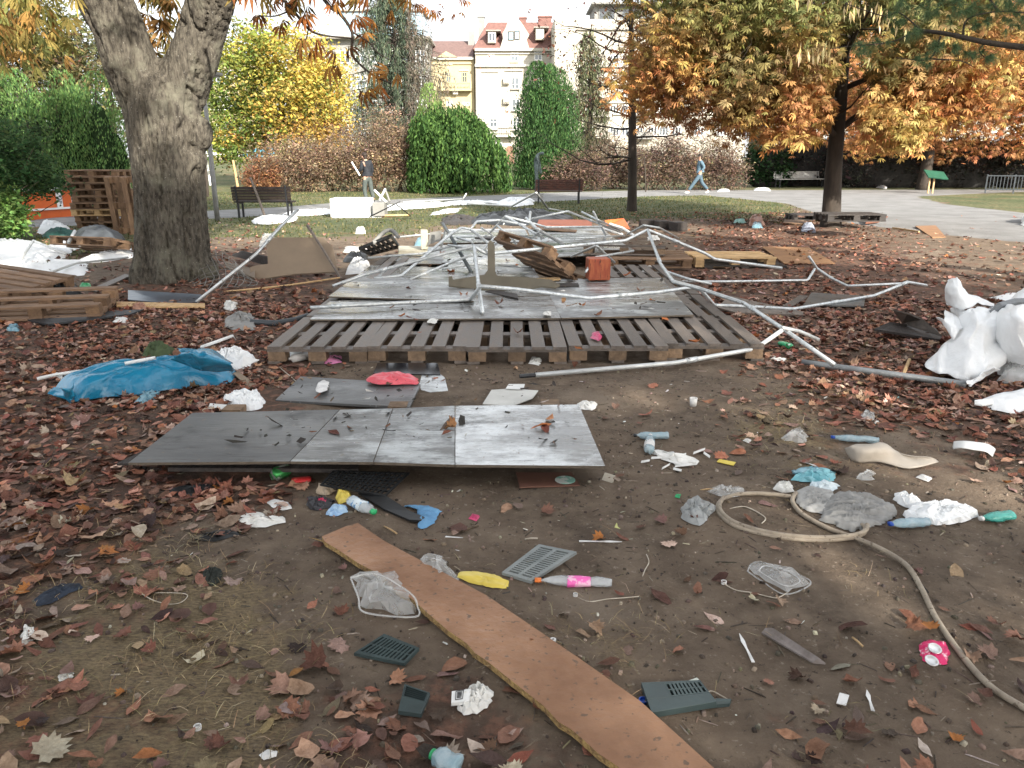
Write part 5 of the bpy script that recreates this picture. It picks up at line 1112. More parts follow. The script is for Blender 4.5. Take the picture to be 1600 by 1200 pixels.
pal_px('dark pallet left of the right chestnut trunk', 'dark', 1268, 343, 1.50, .01)
# the stack by the trunk
SP = G(162, 356); 
for i in range(9):
    pallet('brown pallet in the tall stack by the trunk, number %s from the bottom' % ('one two three four five six seven eight nine'.split()[i]), 'fresh' if i in (2,) else 'brown', (SP.x+prr.uniform(-.05, .05)-(.12 if i > 5 else 0)+(.1 if i == 7 else 0), SP.y+.3+prr.uniform(-.06, .06), .146*i, 1.57+prr.uniform(-.05, .05)), 'tall pallet stack left of the large trunk')
M = Matrix.Translation(G(203, 368)+Vector((0, .1, .6))) @ Matrix.Rotation(.05, 4, 'Z') @ Matrix.Rotation(radians(-82), 4, 'X'); pallet('brown pallet standing on end, leaning against the tall stack', 'brown', Matrix.Translation((0, 0, .0)) @ M @ Matrix.Rotation(pi, 4, 'Z'))
M = Matrix.Translation(G(238, 366)+Vector((0, .25, .6))) @ Matrix.Rotation(-.1, 4, 'Z') @ Matrix.Rotation(radians(-84), 4, 'X'); pallet('second upright brown pallet, half hidden by the large trunk', 'brown', M)
# left front stack
for i in range(2): pallet(('grey brown pallet, lowest in the pile at the left edge', 'grey brown pallet, topmost in the pile at the left edge')[i], 'brown', Matrix.Translation(G(20, 478)+Vector((-.35+(0, .08, -.05)[i], .35, .15*i))) @ Matrix.Rotation(1.57+(.1, -.22, .04)[i], 4, 'Z') @ Matrix.Rotation((.02, .10)[i], 4, 'X') @ Matrix.Rotation((.0, -.07)[i], 4, 'Y'), 'pile of pallets at the left edge')
M = Matrix.Translation(G(95, 500)+Vector((-.25, .25, .05))) @ Matrix.Rotation(-1.36, 4, 'Z') @ Matrix.Rotation(radians(5), 4, 'Y'); pallet('upturned brown pallet resting on the dark board at the left', 'brown', M @ Matrix.Translation((0, 0, .15)) @ Matrix.Rotation(pi, 4, 'Y'))
M = Matrix.Translation(G(145, 402)+Vector((0, .2, .12))) @ Matrix.Rotation(1.30, 4, 'Z') @ Matrix.Rotation(radians(14), 4, 'Y'); pallet('reddish brown pallet under the dark tarpaulin beside the white sheets', 'brown', M)

# ---------------------------------------------------------------- boards and sheets
def warp(o, amp=.01, seed=0):
    return o
def board(name, label, cat, pts, th, m, mside=None, group=None, parent=None):
    P = [PT(p) if not isinstance(p, Vector) else p for p in pts]; o = MB().slab(P, th, 0, 1 if mside else None).obj(name, [m, mside] if mside else [m], parent)
    if label: tag(o, label, cat, group)
    return o
def Zp(h, *pp): return [(a, b_, 'z', h) for a, b_ in pp]
def deck_mat(name, c, c2, c3, lo, hi, r1, r2, off=0.):
    """worn film-faced sheet: grey film, pale areas for scuffs and painted sky gleam, wet glossy patches"""
    m = bpy.data.materials.new(name); m.use_nodes = True; t = m.node_tree; N = t.nodes; L = t.links; b = N['Principled BSDF']
    geo = N.new('ShaderNodeNewGeometry')
    def nz(s, d, st=(1, 1, 1), r=.65):
        mp = N.new('ShaderNodeMapping'); mp.inputs['Scale'].default_value = st; mp.inputs['Location'].default_value = (off, off*.7, 0); L.new(geo.outputs['Position'], mp.inputs[0]); q = N.new('ShaderNodeTexNoise'); q.inputs['Scale'].default_value = s; q.inputs['Detail'].default_value = d; q.inputs['Roughness'].default_value = r; L.new(mp.outputs[0], q.inputs['Vector']); return q.outputs[0]
    def rg(x, a, c_, u=0, v=1):
        q = N.new('ShaderNodeMapRange'); q.inputs[1].default_value = a; q.inputs[2].default_value = c_; q.inputs[3].default_value = u; q.inputs[4].default_value = v; L.new(x, q.inputs[0]); return q.outputs[0]
    def mx(f, a, c_):
        q = N.new('ShaderNodeMixRGB'); L.new(f, q.inputs[0])
        for k, v in ((1, a), (2, c_)):
            if isinstance(v, tuple): q.inputs[k].default_value = (*v, 1)
            else: L.new(v, q.inputs[k])
        return q.outputs[0]
    col = mx(rg(nz(1.1, 5, (.6, 1.4, 1)), .42, .6), c, c2)
    col = mx(rg(nz(1.6, 9, (.8, 1.7, 1), .75), lo, hi), col, c3)
    col = mx(rg(nz(9, 6, (.35, 3, 1), .7), .60, .68), col, tuple(v*.35 for v in c))
    col = mx(rg(nz(2.3, 9, (1.1, 1.3, 1), .75), .54, .62), col, tuple(v*.55 for v in c))
    col = mx(rg(nz(30, 3, (.12, 6, 1), .5), .66, .70), col, tuple(min(1, v*1.3) for v in c3))
    col = mx(rg(nz(17, 8, (1, 1, 1), .8), .61, .64), col, (.16, .125, .09))
    col = mx(rg(nz(48, 4), .66, .70), col, (.03, .028, .026))
    L.new(col, b.inputs['Base Color']); L.new(rg(nz(.9, 6, (.5, 1.6, 1), .7), .46, .56, r1, r2), b.inputs['Roughness']); b.inputs['Specular IOR Level'].default_value = .85
    bp = N.new('ShaderNodeBump'); bp.inputs['Strength'].default_value = .5; bp.inputs['Distance'].default_value = .004; L.new(nz(22, 8, (.5, 2.4, 1), .7), bp.inputs['Height']); L.new(bp.outputs[0], b.inputs['Normal']); return m
M_dk1 = deck_mat('deck_sheet_grey', (.13, .128, .124), (.17, .166, .158), (.46, .48, .48), .50, .60, .05, .46)
M_dk2 = deck_mat('deck_sheet_pale', (.20, .205, .205), (.15, .147, .14), (.55, .58, .59), .44, .56, .05, .40, 5.)
M_dk3 = deck_mat('sheet_dark_grey', (.075, .078, .08), (.105, .107, .107), (.18, .185, .185), .58, .70, .38, .55, 9.)
M_dk4 = deck_mat('sheet_scuffed', (.15, .154, .154), (.12, .12, .116), (.44, .47, .48), .47, .60, .25, .5, 3.)
M_edge = mat('ply_edge', (.16, .13, .10), (.08, .065, .05), rough=.8, scale=40, stretch=(1, 1, 8))
sh = .172
SHG = 'worn sheets covering the pallet deck'
board('deck_sheet', 'grey front sheet of the deck, left half, holding the foot of the steel pole', 'sheet', Zp(sh, (484, 499), (876, 497), (862, 459), (516, 470)), .016, M_dk1, M_edge, SHG)
board('deck_sheet', 'front sheet of the deck, right half, below the rust red block', 'sheet', Zp(sh+.003, (877, 496.5), (1084, 492), (1033, 434), (840, 436), (857, 459)), .016, M_dk4, M_edge, SHG)
board('deck_sheet', 'second deck sheet on the left, raised on its front edge', 'sheet', Zp(sh+.03, (513, 463), (740, 470), (742, 420), (580, 414)), .014, M_dk1, M_edge, SHG)
board('deck_sheet', 'pale scraped sheet in the middle of the deck beside the olive board', 'sheet', Zp(sh+.008, (700, 462), (860, 462), (822, 400), (700, 400)), .014, M_dk2, M_edge, SHG)
board('deck_sheet', 'wet pale sheet under the tangle of bent poles', 'sheet', Zp(sh+.002, (650, 412), (826, 405), (800, 380), (690, 383)), .014, M_dk2, M_edge, SHG)
board('deck_sheet', 'grey planked sheet right behind the crossing poles', 'sheet', Zp(sh+.012, (824, 403), (1000, 396), (960, 372), (800, 380)), .014, M_dk1, M_edge, SHG)
board('deck_sheet', 'far pale sheet at the back of the deck on the left', 'sheet', Zp(sh, (690, 379), (830, 378), (820, 357), (700, 358)), .014, M_dk2, M_edge, SHG)
board('deck_sheet', 'far pale sheet at the back of the deck on the right', 'sheet', Zp(sh+.004, (832, 378), (962, 374), (938, 354), (823, 357)), .014, M_dk2, M_edge, SHG)
board('deck_sheet', 'grey sheet patch between bare slats on the left side of the deck', 'sheet', Zp(sh+.004, (600, 412), (690, 412), (700, 384), (636, 388)), .014, M_dk4, M_edge, SHG)
# low platform in front: five sheets butted together
fg = 'sheets of the low platform in the foreground'
zf = .125
FP = [(200, 723, 300, 645), (453, 721, 531, 640), (583, 722, 614, 638), (711, 726, 711, 634), (946, 728, 905, 632)]
mats_fp = [M_dk3, M_dk4, M_dk4, M_dk2]
lbs = ('dark grey sheet at the left end of the low platform', 'grey sheet, second from the left on the low platform', 'light grey sheet, third from the left on the low platform', 'pale scuffed sheet at the right end of the low platform')
for i in range(4):
    a = FP[i]; b_ = FP[i+1]; g_ = .6
    board('platform_sheet', lbs[i], 'sheet', Zp(zf+(0, .010, .004, .006)[i], (a[0]+g_, a[1]), (b_[0]-g_, b_[1]), (b_[2]-g_, b_[3]), (a[2]+g_, a[3])), .014, mats_fp[i], M_edge, fg)
board('broken_corner', 'splintered dark corner piece at the left tip of the low platform', 'board', [(182, 724, 'z', .03), (300, 722, 'z', .10), (310, 705, 'z', .105), (225, 703, 'z', .09)], .012, M_wdk)
board('under_shade_slab', 'dark slab standing in for shade and dark frame under the platform front edge', 'board', Zp(.06, (262, 731), (560, 733), (560, 712), (300, 708)), .02, M_wdk)  # added slab: its dark colour paints the shade and frame under the platform
for k, (px, py) in enumerate(((330, 712), (520, 715), (720, 716), (900, 716), (360, 655), (620, 650), (860, 646))):
    p = G(px, py, 0); mb = MB().box(p+Vector((0, .08, .028)), (.12, .12, .055)); tag(mb.obj('support_block', [M_blk]), 'wooden block under the low platform, %s' % ('front left', 'front row beside the black grille', 'front row right of the black grille', 'front right corner', 'back left', 'back middle', 'back right')[k], 'block')
# brown plank in the foreground with a splintered yellow edge
M_pl = mat('plank_brown', (.34, .18, .095), (.21, .105, .055), rough=.36, rough2=.62, scale=3.5, bump=.09, bscale=30, speck=.63, speck_c=(.13, .08, .05), speck_s=42, spec=.5, detail=10)
M_ple = mat('plank_edge', (.50, .34, .13), (.20, .12, .06), rough=.85, scale=50, bump=.3)
plk = [(503, 838), (541, 822), (559, 817), (600, 845), (760, 930), (900, 1025), (1000, 1095), (1160, 1240), (1010, 1240), (965, 1197), (936, 1178), (905, 1150), (893, 1140), (873, 1128), (850, 1103), (800, 1064), (760, 1032), (742, 1020), (729, 1005), (700, 985), (665, 955), (650, 941), (640, 933), (625, 928), (605, 908), (585, 893), (560, 880), (530, 860), (507, 846)]
board('brown_plank', 'long brown chipboard plank with splintered yellow edge crossing the foreground', 'plank', [(a, b_, 'z', .028+.03*max(0, 1-abs(i-3)/6.)) if 0 else (a, b_, 'z', .034) for i, (a, b_) in enumerate(plk)], .022, M_pl, M_ple)
# ragged splinters along its edge
mb = MB(); r = np.random.default_rng(3); edge_ = plk[9:]
for k in range(46):
    i = r.integers(0, len(edge_)-1); u = r.uniform(); a = edge_[i]; b_ = edge_[i+1]; px, py = a[0]*(1-u)+b_[0]*u, a[1]*(1-u)+b_[1]*u
    p = G(px, py, .020); q = G(px+r.uniform(-30, -10), py+r.uniform(-22, -6), .018+r.uniform(-.008, .008)); mb.tube([p+Vector((.005, 0, 0)), (p+q)/2+Vector((-.002, 0, .002)), q], [.003, .0025, .0008], 4)
sp_ = mb.obj('splinters', [M_ple], bpy.data.objects['brown_plank']); sp_.location = (0, 0, 0); sp_['kind'] = 'stuff'
# others
board('dark_board', 'dark grey smooth board lying left of the pink bag, propped slightly', 'board', [(430, 625, 'z', .015), (640, 636, 'z', .05), (657, 600, 'z', .07), (470, 588, 'z', .03)], .016, M_dk3)
board('black_board', 'small black glossy board behind the pink bag', 'board', Zp(.02, (583, 583), (688, 585), (684, 567), (590, 567)), .015, mat('black_gloss', (.02, .02, .024), rough=.25, bump=0, spec=.6))
board('white_card', 'torn white card beside the pink bag', 'card', Zp(.012, (658, 609), (672, 613), (700, 610), (695, 590), (686, 583), (660, 583), (655, 600)), .004, M_dk2)
board('white_card', 'cracked white panel piece behind the low platform with rounded side', 'card', Zp(.014, (754, 631), (800, 634), (832, 622), (841, 610), (800, 607), (768, 609)), .006, mat('card_white', (.60, .60, .57), (.5, .5, .47), rough=.6, scale=5))
board('scrap', 'small torn card lying on the cracked white panel', 'card', Zp(.024, (790, 607), (818, 608), (820, 600), (795, 600)), .004, M_white)
board('red_brown_tile', 'reddish brown square board with a round green sticker', 'board', Zp(.014, (812, 761), (906, 758), (893, 738), (806, 738)), .006, mat('hardboard', (.17, .085, .06), (.13, .065, .05), rough=.6, scale=3))
p = G(883, 750, .016); tag(MB().lathe([(.052, 0), (.052, .002)], 24, 0, p).obj('round_sticker', [mat('sticker_green', (.25, .5, .42), (.65, .7, .66), rough=.4, scale=22, lo=.48, hi=.52, bump=0)]), 'round green and white sticker on the reddish brown board', 'sticker')
board('cardboard_piece', 'small folded beige card beside the right end of the low platform', 'card', [(937, 757, 'z', .005), (955, 762, 'z', .005), (962, 743, 'z', .03), (945, 738, 'z', .03)], .003, mat('card_beige', (.42, .38, .31), rough=.8))
board('cardboard_piece', 'narrow dark flap behind the small folded beige card', 'card', [(962, 743, 'z', .03), (975, 752, 'z', .004), (972, 755, 'z', .004), (958, 747, 'z', .028)], .003, mat('card_brown', (.24, .19, .15), rough=.8))
# olive cut board standing behind the front sheet
M_ol = mat('board_olive', (.135, .12, .09), (.11, .097, .073), rough=.75, scale=4, bump=.03)
Yb = G(780, 455, .18).y
P = [W(a, b_, Yb+.25*(458-b_)/40) for a, b_ in ((701, 446), (701, 432), (706, 431), (708, 437), (745, 431), (757, 429), (762, 422), (762, 380), (766, 375), (771, 379), (773, 384), (774, 425), (777, 431), (820, 433), (861, 437), (875, 445), (868, 449), (845, 447), (815, 456), (760, 453), (742, 451))]
for p in P: p.z = max(p.z, .185)
nq = Vector((0, -.4, .92)).normalized(); tag(MB().slab(P, .018, 0, None, (0, .3, -.95)).obj('cut_board', [M_ol]), 'olive grey board cut like a T, standing among the bent poles', 'board')
board('wood_scrap', 'dark tapering board under the cut board near the front pole', 'board', Zp(.19, (758, 455), (810, 466), (808, 459), (770, 452)), .012, M_wdk)
# large brown board at the left behind the wire mesh
Yc = G(400, 437).y
P = [W(a, b_, Yc+.5*(437-b_)/65) for a, b_ in ((392, 434), (390, 418), (398, 415), (419, 412), (416, 384), (418, 374), (430, 371), (505, 371), (512, 378), (520, 385), (528, 424), (460, 428), (404, 436))]
tag(MB().slab(P, .02, 0, None, (.1, .5, -.8)).obj('brown_cutout', [mat('panel_brown', (.255, .20, .145), (.22, .17, .125), rough=.7, scale=3, bump=.03)]), 'large tan brown cut panel leaning low behind the wire mesh', 'panel')
board('brown_strip', 'tan strip of panel lying left of the large brown panel', 'board', [(352, 417, 'z', .02), (398, 434, 'z', .06), (398, 420, 'z', .12), (352, 408, 'z', .08)], .015, MATS['panel_brown'])
board('brown_strip', 'dark grey board behind the wire mesh touching the brown panel', 'board', [(362, 398, 'z', .1), (418, 414, 'z', .05), (418, 400, 'z', .2), (378, 392, 'z', .2)], .015, M_dk3)
def stick(label, pts, r, m, name='stick', cat='stick', n=6): return tag(MB().tube([PT(p) for p in pts], r, n).obj(name, [m]), label, cat)
stick('thin brown stick leaning against the large brown panel', [(480, 352, 11.2), (506, 392, 10.9), (533, 436, 'z', .02)], [.022, .02, .018], M_wet)
stick('long thin pale rod on red leaves below the brown panel', [(350, 456, 'z', .02), (440, 447, 'z', .02), (531, 434, 'z', .05)], .012, M_woodn)
# wire mesh by the trunk
mb = MB(); r = np.random.default_rng(12)
for i in range(9):
    u = i/8; P = []
    for k in range(9): v = k/8; px = 285+110*v+8*sin(u*5); py = 455-60*u*sin(v*2.6+.3)-8*v; P.append(W(px, py+r.normal(0, 1), 9.8+1.2*u))
    mb.tube(P, .0045, 4)
for i in range(12):
    v = i/11; P = []
    for k in range(7): u = k/6; px = 285+110*v+8*sin(u*5)+r.normal(0, 1); py = 455-60*u*sin(v*2.6+.3)-8*v; P.append(W(px, py, 9.8+1.2*u))
    mb.tube(P, .0045, 4)
tag(mb.obj('wire_mesh', [mat('wire_grey', (.30, .29, .27), rough=.5, metal=.6)]), 'crumpled grey wire mesh beside the foot of the large trunk', 'wire mesh')
# dark boards, left
board('blue_grey_sheet', 'blue grey metal sheet with a few leaves, right of the tilted pallet', 'sheet', [(200, 468, 'z', .05), (262, 473, 'z', .03), (308, 472, 'z', .02), (315, 460, 'z', .02), (200, 453, 'z', .09)], .01, mat('sheet_blue_grey', (.13, .16, .20), (.07, .08, .10), rough=.3, scale=2, spec=.6))
board('black_tray', 'black rimmed board under the upturned pallet at the left', 'board', [(38, 498, 'z', .03), (75, 506, 'z', .03), (205, 490, 'z', .03), (225, 483, 'z', .04), (60, 492, 'z', .04)], .02, M_dark)
board('long_board', 'long dark board lying toward the foot of the large trunk', 'board', [(140, 452, 'z', .03), (150, 455, 'z', .03), (205, 430, 'z', .03), (195, 428, 'z', .03)], .02, M_wet)
board('pale_rail', 'long pale rail on the leaves below the blue grey sheet', 'rail', [(182, 478, 'z', .04), (320, 479, 'z', .03), (320, 474, 'z', .03), (182, 471, 'z', .05)], .02, M_woodn)
# middle and right
board('rusty_board', 'orange brown board lying between the pale pallet and the right chestnut', 'board', [(1225, 411, 'z', .03), (1305, 411, 'z', .02), (1262, 386, 'z', .03), (1190, 385, 'z', .05)], .015, mat('board_orange', (.30, .17, .085), (.22, .12, .065), rough=.7, scale=4))
board('rusty_board', 'small orange brown board near the path right of the right chestnut', 'board', [(1457, 371, 'z', .02), (1478, 370, 'z', .02), (1462, 352, 'z', .03), (1430, 353, 'z', .03)], .015, MATS['board_orange'])
stick('pale batten pointing at the small orange brown board', [(1395, 356, 'z', .03), (1436, 362, 'z', .03)], .02, M_woodn, 'batten', 'batten')
board('rusty_board', 'dark red brown board right of the stacked dark pallets', 'board', [(1352, 349, 'z', .05), (1372, 347, 'z', .04), (1388, 338, 'z', .12), (1360, 335, 'z', .2)], .015, mat('board_red', (.18, .07, .04), rough=.7))
board('batten', 'brownish batten left of the right chestnut trunk', 'batten', [(1224, 348, 'z', .06), (1257, 349, 'z', .06), (1257, 344, 'z', .06), (1226, 343, 'z', .06)], .03, M_woodr)
board('dark_board', 'broken dark boards left of the large white tarpaulin', 'board', [(1366, 514, 'z', .10), (1475, 531, 'z', .03), (1462, 512, 'z', .05), (1390, 503, 'z', .14)], .02, M_wdk)
board('dark_board', 'grey splintered board leaning toward the large white tarpaulin', 'board', [(1396, 483, 'z', .25), (1410, 503, 'z', .12), (1472, 524, 'z', .06), (1440, 497, 'z', .18), (1418, 488, 'z', .25)], .015, M_wet)
board('dark_board', 'flat dark board lying inside the bent pole on the right', 'board', [(1255, 476, 'z', .03), (1350, 478, 'z', .03), (1352, 462, 'z', .03), (1268, 457, 'z', .04)], .015, M_dk3)
board('dark_board', 'grey plank scrap crossing the flat dark board', 'board', [(1222, 478, 'z', .04), (1234, 480, 'z', .04), (1262, 462, 'z', .10), (1250, 461, 'z', .10)], .015, M_wet)
board('grey_plank', 'long grey plank on the leaves along the right side of the deck', 'plank', [(1120, 480, 'z', .05), (1150, 488, 'z', .03), (1255, 492, 'z', .03), (1255, 487, 'z', .03), (1140, 462, 'z', .06)], .02, M_wet)
stick('short pale batten on the leaves left of the white tarpaulin', [(1411, 586, 'z', .015), (1421, 562, 'z', .03)], .014, M_woodn, 'batten', 'batten')
# rust red block
p = G(935, 438, .19); rb = MB(); rb.box(p+Vector((0, .10, .128)), (.26, .24, .255)); o = rb.obj('rust_red_block', [mat('rust_red', (.28, .055, .03), (.42, .12, .05), rough=.5, scale=9, bump=.12, stretch=(3, 3, .7), speck=.60, speck_c=(.10, .03, .02), speck_s=16)], bevel=.01); tag(o, 'upright rust red painted block standing on the wet deck', 'block'); o.rotation_euler[2] = .08
# orange debris at the back
board('orange_board', 'low red brown boards behind the back edge of the deck', 'board', [(838, 352, 'z', .1), (925, 352, 'z', .08), (925, 343, 'z', .1), (842, 343, 'z', .12)], .05, mat('red_wood', (.26, .085, .05), (.16, .06, .04), rough=.7, scale=8))
board('orange_board', 'bright orange sheet crumpled at the back right corner of the deck', 'sheet', [(948, 352, 'z', .08), (985, 358, 'z', .05), (975, 341, 'z', .18), (945, 344, 'z', .2)], .01, mat('orange_sheet', (.60, .17, .05), (.45, .12, .04), rough=.5))
for k, (a, b_) in enumerate((((968, 352), (990, 368)), ((950, 357), (972, 366)))): stick(('curved white pipe over the bright orange sheet', 'thin white strip beside the bright orange sheet')[k], [(a[0]-15, a[1]-2, 'z', .2), (a[0]+4, a[1]+4, 'z', .14), (b_[0], b_[1], 'z', .05)], .03, M_white, 'white_pipe', 'pipe')
for k, (px, py) in enumerate(((1012, 358), (1038, 360), (1062, 362))):
    p = G(px, py, .0); tag(MB().box(p+Vector((0, .2, .1)), (.32, .28, .2), 0, Matrix.Rotation(.3*k, 3, 'Z')).obj('dark_block', [M_wdk], bevel=.01), 'dark wood stub behind the deck, %s' % ('nearest the peak of the bent frame', 'middle one of three', 'rightmost of three')[k], 'block')

# ---------------------------------------------------------------- bent steel tubes of the collapsed tent
def pole(label, pts, r=.019, dark=None, rnd=.03, m=None, joints=(), group='bent steel tubes of the collapsed tent', name='bent_pole'):
    r = r*.9; P = [PT(p) for p in pts]; o = MB().tube(round_path(P, rnd), r, 10).obj(name, [m or M_steel], None, True); tag(o, label, 'pole', group)
    for j in joints:
        i = int(j); u = j-i; p = P[i]*(1-u)+P[min(i+1, len(P)-1)]*u; d = (P[min(i+1, len(P)-1)]-P[i]).normalized()
        c = MB().tube([p-d*.05, p+d*.05], r*1.28, 10); q = c.mesh('coupling', [M_steel], tuple(o.location), True); link('coupling', q, o)
    return o
pole('long bent pole arching from the deck left edge across to the pale pallet', [(520, 447, 'z', .20), (567, 430, 9.05), (672, 402, 9.1), (740, 385, 9.1), (760, 397, 9.1), (977, 376, 10.0), (1012, 359, 10.2), (1100, 395, 10.2), (1117, 405, 10.25), (1222, 419, 'z', .22)], .021, joints=(1.3, 4.6, 6.5))
pole('upright pole standing on the front sheet with its dark foot', [(741, 384, 8.9), (748, 447, 7.9), (754, 489, 'z', .19)], .022, joints=(1.0,))
tag(MB().tube([G(750, 462, .45), G(754, 488, .2)], .0, 4).obj('x', [M_dark]), 'x', 'x') if 0 else None
pole('low bent pole along the front sheet, left half', [(485, 481, 'z', .21), (530, 478, 'z', .22), (735, 468, 'z', .22), (751, 447, 'z', .42)], .021, joints=(.9,))
pole('low bent pole sweeping right from the upright pole over the deck', [(751, 447, 'z', .42), (807, 452, 'z', .36), (920, 466, 'z', .22), (1025, 457, 'z', .24), (1082, 449, 'z', .26), (1100, 454, 'z', .25)], .021, joints=(2.5,))
pole('long kinked pole from the frame peak down to the leaves on the right', [(1012, 359, 10.2), (1032, 412, 9.2), (1052, 440, 'z', .40), (1091, 450, 'z', .36), (1163, 474, 'z', .30), (1225, 515, 'z', .22), (1304, 570, 'z', .05)], .021, joints=(.9, 4.2))
pole('thick grey pipe lying on the leaves toward the white tarpaulin', [(1253, 566, 'z', .03), (1304, 573, 'z', .03), (1510, 601, 'z', .035)], .028, m=mat('pipe_grey', (.24, .26, .27), (.18, .19, .20), rough=.45, scale=9, metal=.3))
pole('white topped pole leaning in front of the right pallets', [(837, 586, 'z', .03), (1055, 567, 'z', .04), (1180, 545, 'z', .10), (1222, 516, 'z', .24)], .02, m=mat('pole_pale', (.62, .64, .64), (.5, .52, .52), rough=.4, metal=.3), joints=(1.2,))
tag(stick('dark plug at the left end of the white topped pole', [(812, 588, 'z', .03), (836, 586, 'z', .03)], .017, M_dark, 'pole_plug', 'plug'), None)
pole('short pole branching off the kinked pole over the leaves', [(1222, 512, 'z', .25), (1250, 518, 'z', .20), (1279, 531, 'z', .12)], .018, m=MATS['pole_pale'])
pole('bent pole lying in the leaves right of the deck', [(1095, 453, 'z', .33), (1116, 477, 'z', .06), (1170, 479, 'z', .05), (1239, 483, 'z', .04), (1366, 462, 'z', .05), (1418, 441, 'z', .18), (1447, 446, 'z', .08)], .021, joints=(3.5, 4.9))
pole('thin pole rising right of the pale pallet with hooked end', [(1264, 401, 'z', .35), (1276, 419, 'z', .16), (1298, 434, 'z', .06), (1325, 447, 'z', .04), (1416, 443, 'z', .10)], .019, joints=(2.0,))
pole('straight pole on the leaves in front of the pale pallet', [(1057, 440, 'z', .05), (1133, 440, 'z', .05), (1262, 438, 'z', .05), (1273, 420, 'z', .18)], .018)
pole('pole crossing the left pallets and rising to the tangle', [(585, 435, 'z', .20), (627, 431, 'z', .21), (705, 365, 10.6), (720, 356, 10.7), (735, 358, 10.8), (763, 380, 10.2)], .020, joints=(2.0,))
pole('dark thick pole leaning in the middle of the tangle', [(692, 350, 11.6), (706, 372, 10.8), (737, 426, 'z', .2)], .026, m=mat('pole_dark', (.10, .115, .12), rough=.4, metal=.6))
pole('pole falling from the tangle onto the pale sheet', [(715, 372, 10.9), (738, 378, 10.6), (742, 400, 'z', .3), (741, 409, 'z', .2)], .018)
pole('hooked pole at the top left of the tangle', [(735, 358, 11.8), (745, 346, 12.0), (780, 344, 12.2), (822, 352, 12.0)], .02)
pole('arched pole rising above the far pale sheet', [(765, 364, 'z', .35), (790, 338, 12.4), (838, 366, 11.6), (850, 372, 'z', .25)], .021)
pole('pole running from the arch peak to the right over the back of the deck', [(790, 338, 12.4), (822, 346, 12.4), (855, 355, 12.6), (940, 354, 12.8)], .019, joints=(2.0,))
pole('thick straight pole slanting down over the far right sheet', [(822, 341, 12.8), (838, 357, 12.0), (880, 382, 'z', .25)], .027, joints=(1.1,))
pole('short upright pole end at the back of the tangle', [(829, 331, 13.2), (827, 345, 13.0)], .024)
pole('low peaked pole behind the deck', [(830, 342, 13.4), (887, 330, 13.6), (970, 363, 'z', .2)], .02, joints=(1.4,))
pole('upright slanting pole near the orange sheet', [(927, 331, 13.4), (946, 367, 'z', .2)], .022)
pole('pole ending among the orange scraps', [(909, 331, 14), (935, 344, 13.6), (972, 360, 'z', .15)], .019)
pole('small peaked pole in front of the grey board pallet', [(893, 401, 'z', .30), (932, 384, 9.9), (960, 410, 'z', .28)], .019)
pole('two parallel thin poles lying over the far sheet', [(877, 373, 'z', .25), (930, 371, 'z', .25), (976, 368, 'z', .22)], .017)
pole('straight thin pole crossing the slats on the left of the deck', [(575, 403, 'z', .24), (662, 396, 'z', .30), (703, 385, 'z', .45)], .018)
pole('leaning pole from the leaves up over the brown panel', [(307, 472, 'z', .02), (400, 397, 9.4), (440, 352, 9.8), (466, 327, 10.0)], .021, joints=(1.5,))
pole('small bent rod between the crossing poles in the middle', [(825, 378, 'z', .2), (841, 363, 11.3), (846, 374, 'z', .3)], .014)
pole('pole linking the two pole peaks in the middle of the tangle', [(700, 383, 10.3), (762, 392, 10.0), (775, 380, 10.4)], .018)
pole('steel bar lying low across the back of the tangle', [(712, 371, 'z', .3), (770, 368, 'z', .35), (752, 356, 11.6)], .017)
pole('pole end rising from the pale sheet toward the upright pole', [(640, 437, 'z', .2), (700, 412, 9.9), (738, 398, 9.6)], .017)
pole('thin crooked pole behind the upright pole in the tangle', [(752, 392, 9.9), (772, 372, 10.6), (800, 366, 11.0), (838, 372, 'z', .3)], .017)
pole('pole slanting from the arched pole to the tipped pallet', [(776, 352, 12.0), (800, 372, 11.2), (812, 390, 'z', .3)], .018)
pole('pole lying across the slats behind the cut board', [(690, 420, 'z', .22), (745, 412, 'z', .28), (830, 418, 'z', .22)], .017)
pole('pole from the rust red block up to the small peaked pole', [(915, 425, 'z', .3), (930, 402, 9.7), (990, 392, 10.2)], .016)
pole('long low pole at the back left of the deck', [(606, 372, 'z', .25), (668, 366, 'z', .3), (742, 362, 'z', .4)], .018)
pole('short broken pole sticking up near the cream trough', [(688, 392, 'z', .2), (697, 356, 11.4)], .018)
pole('bent pole dangling at the far right of the tangle', [(980, 366, 'z', .25), (1006, 352, 12.0), (1030, 356, 12.2), (1060, 372, 'z', .1)], .018)
pole('low pole following the right edge of the deck', [(1040, 424, 'z', .25), (1075, 436, 'z', .25), (1112, 444, 'z', .2)], .018)
for k_, (lb_, pts_, m_) in enumerate((('grey plank lying aslant on the left side of the deck', [(566, 438, 'z', .2), (578, 440, 'z', .2), (622, 402, 'z', .22), (612, 401, 'z', .22)], M_wet), ('second grey plank aslant beside it on the deck', [(588, 437, 'z', .2), (600, 438, 'z', .2), (640, 402, 'z', .22), (630, 401, 'z', .22)], M_wet),
        ('dark broken batten on the wet sheet left of the red block', [(862, 448, 'z', .19), (905, 446, 'z', .19), (903, 442, 'z', .19), (862, 443, 'z', .19)], M_wdk), ('pale splintered lath on the middle sheet', [(820, 440, 'z', .2), (876, 436, 'z', .2), (874, 433, 'z', .2), (822, 435, 'z', .2)], M_woodn), ('brown lath across the back of the deck', [(830, 357, 'z', .24), (900, 362, 'z', .2), (902, 359, 'z', .2), (832, 353, 'z', .24)], M_woodr), ('dark lath lying under the arch', [(742, 371, 'z', .2), (790, 374, 'z', .2), (790, 371, 'z', .2), (742, 368, 'z', .2)], M_wdk))):
    board('loose_board', lb_, 'board', pts_, .014, m_)
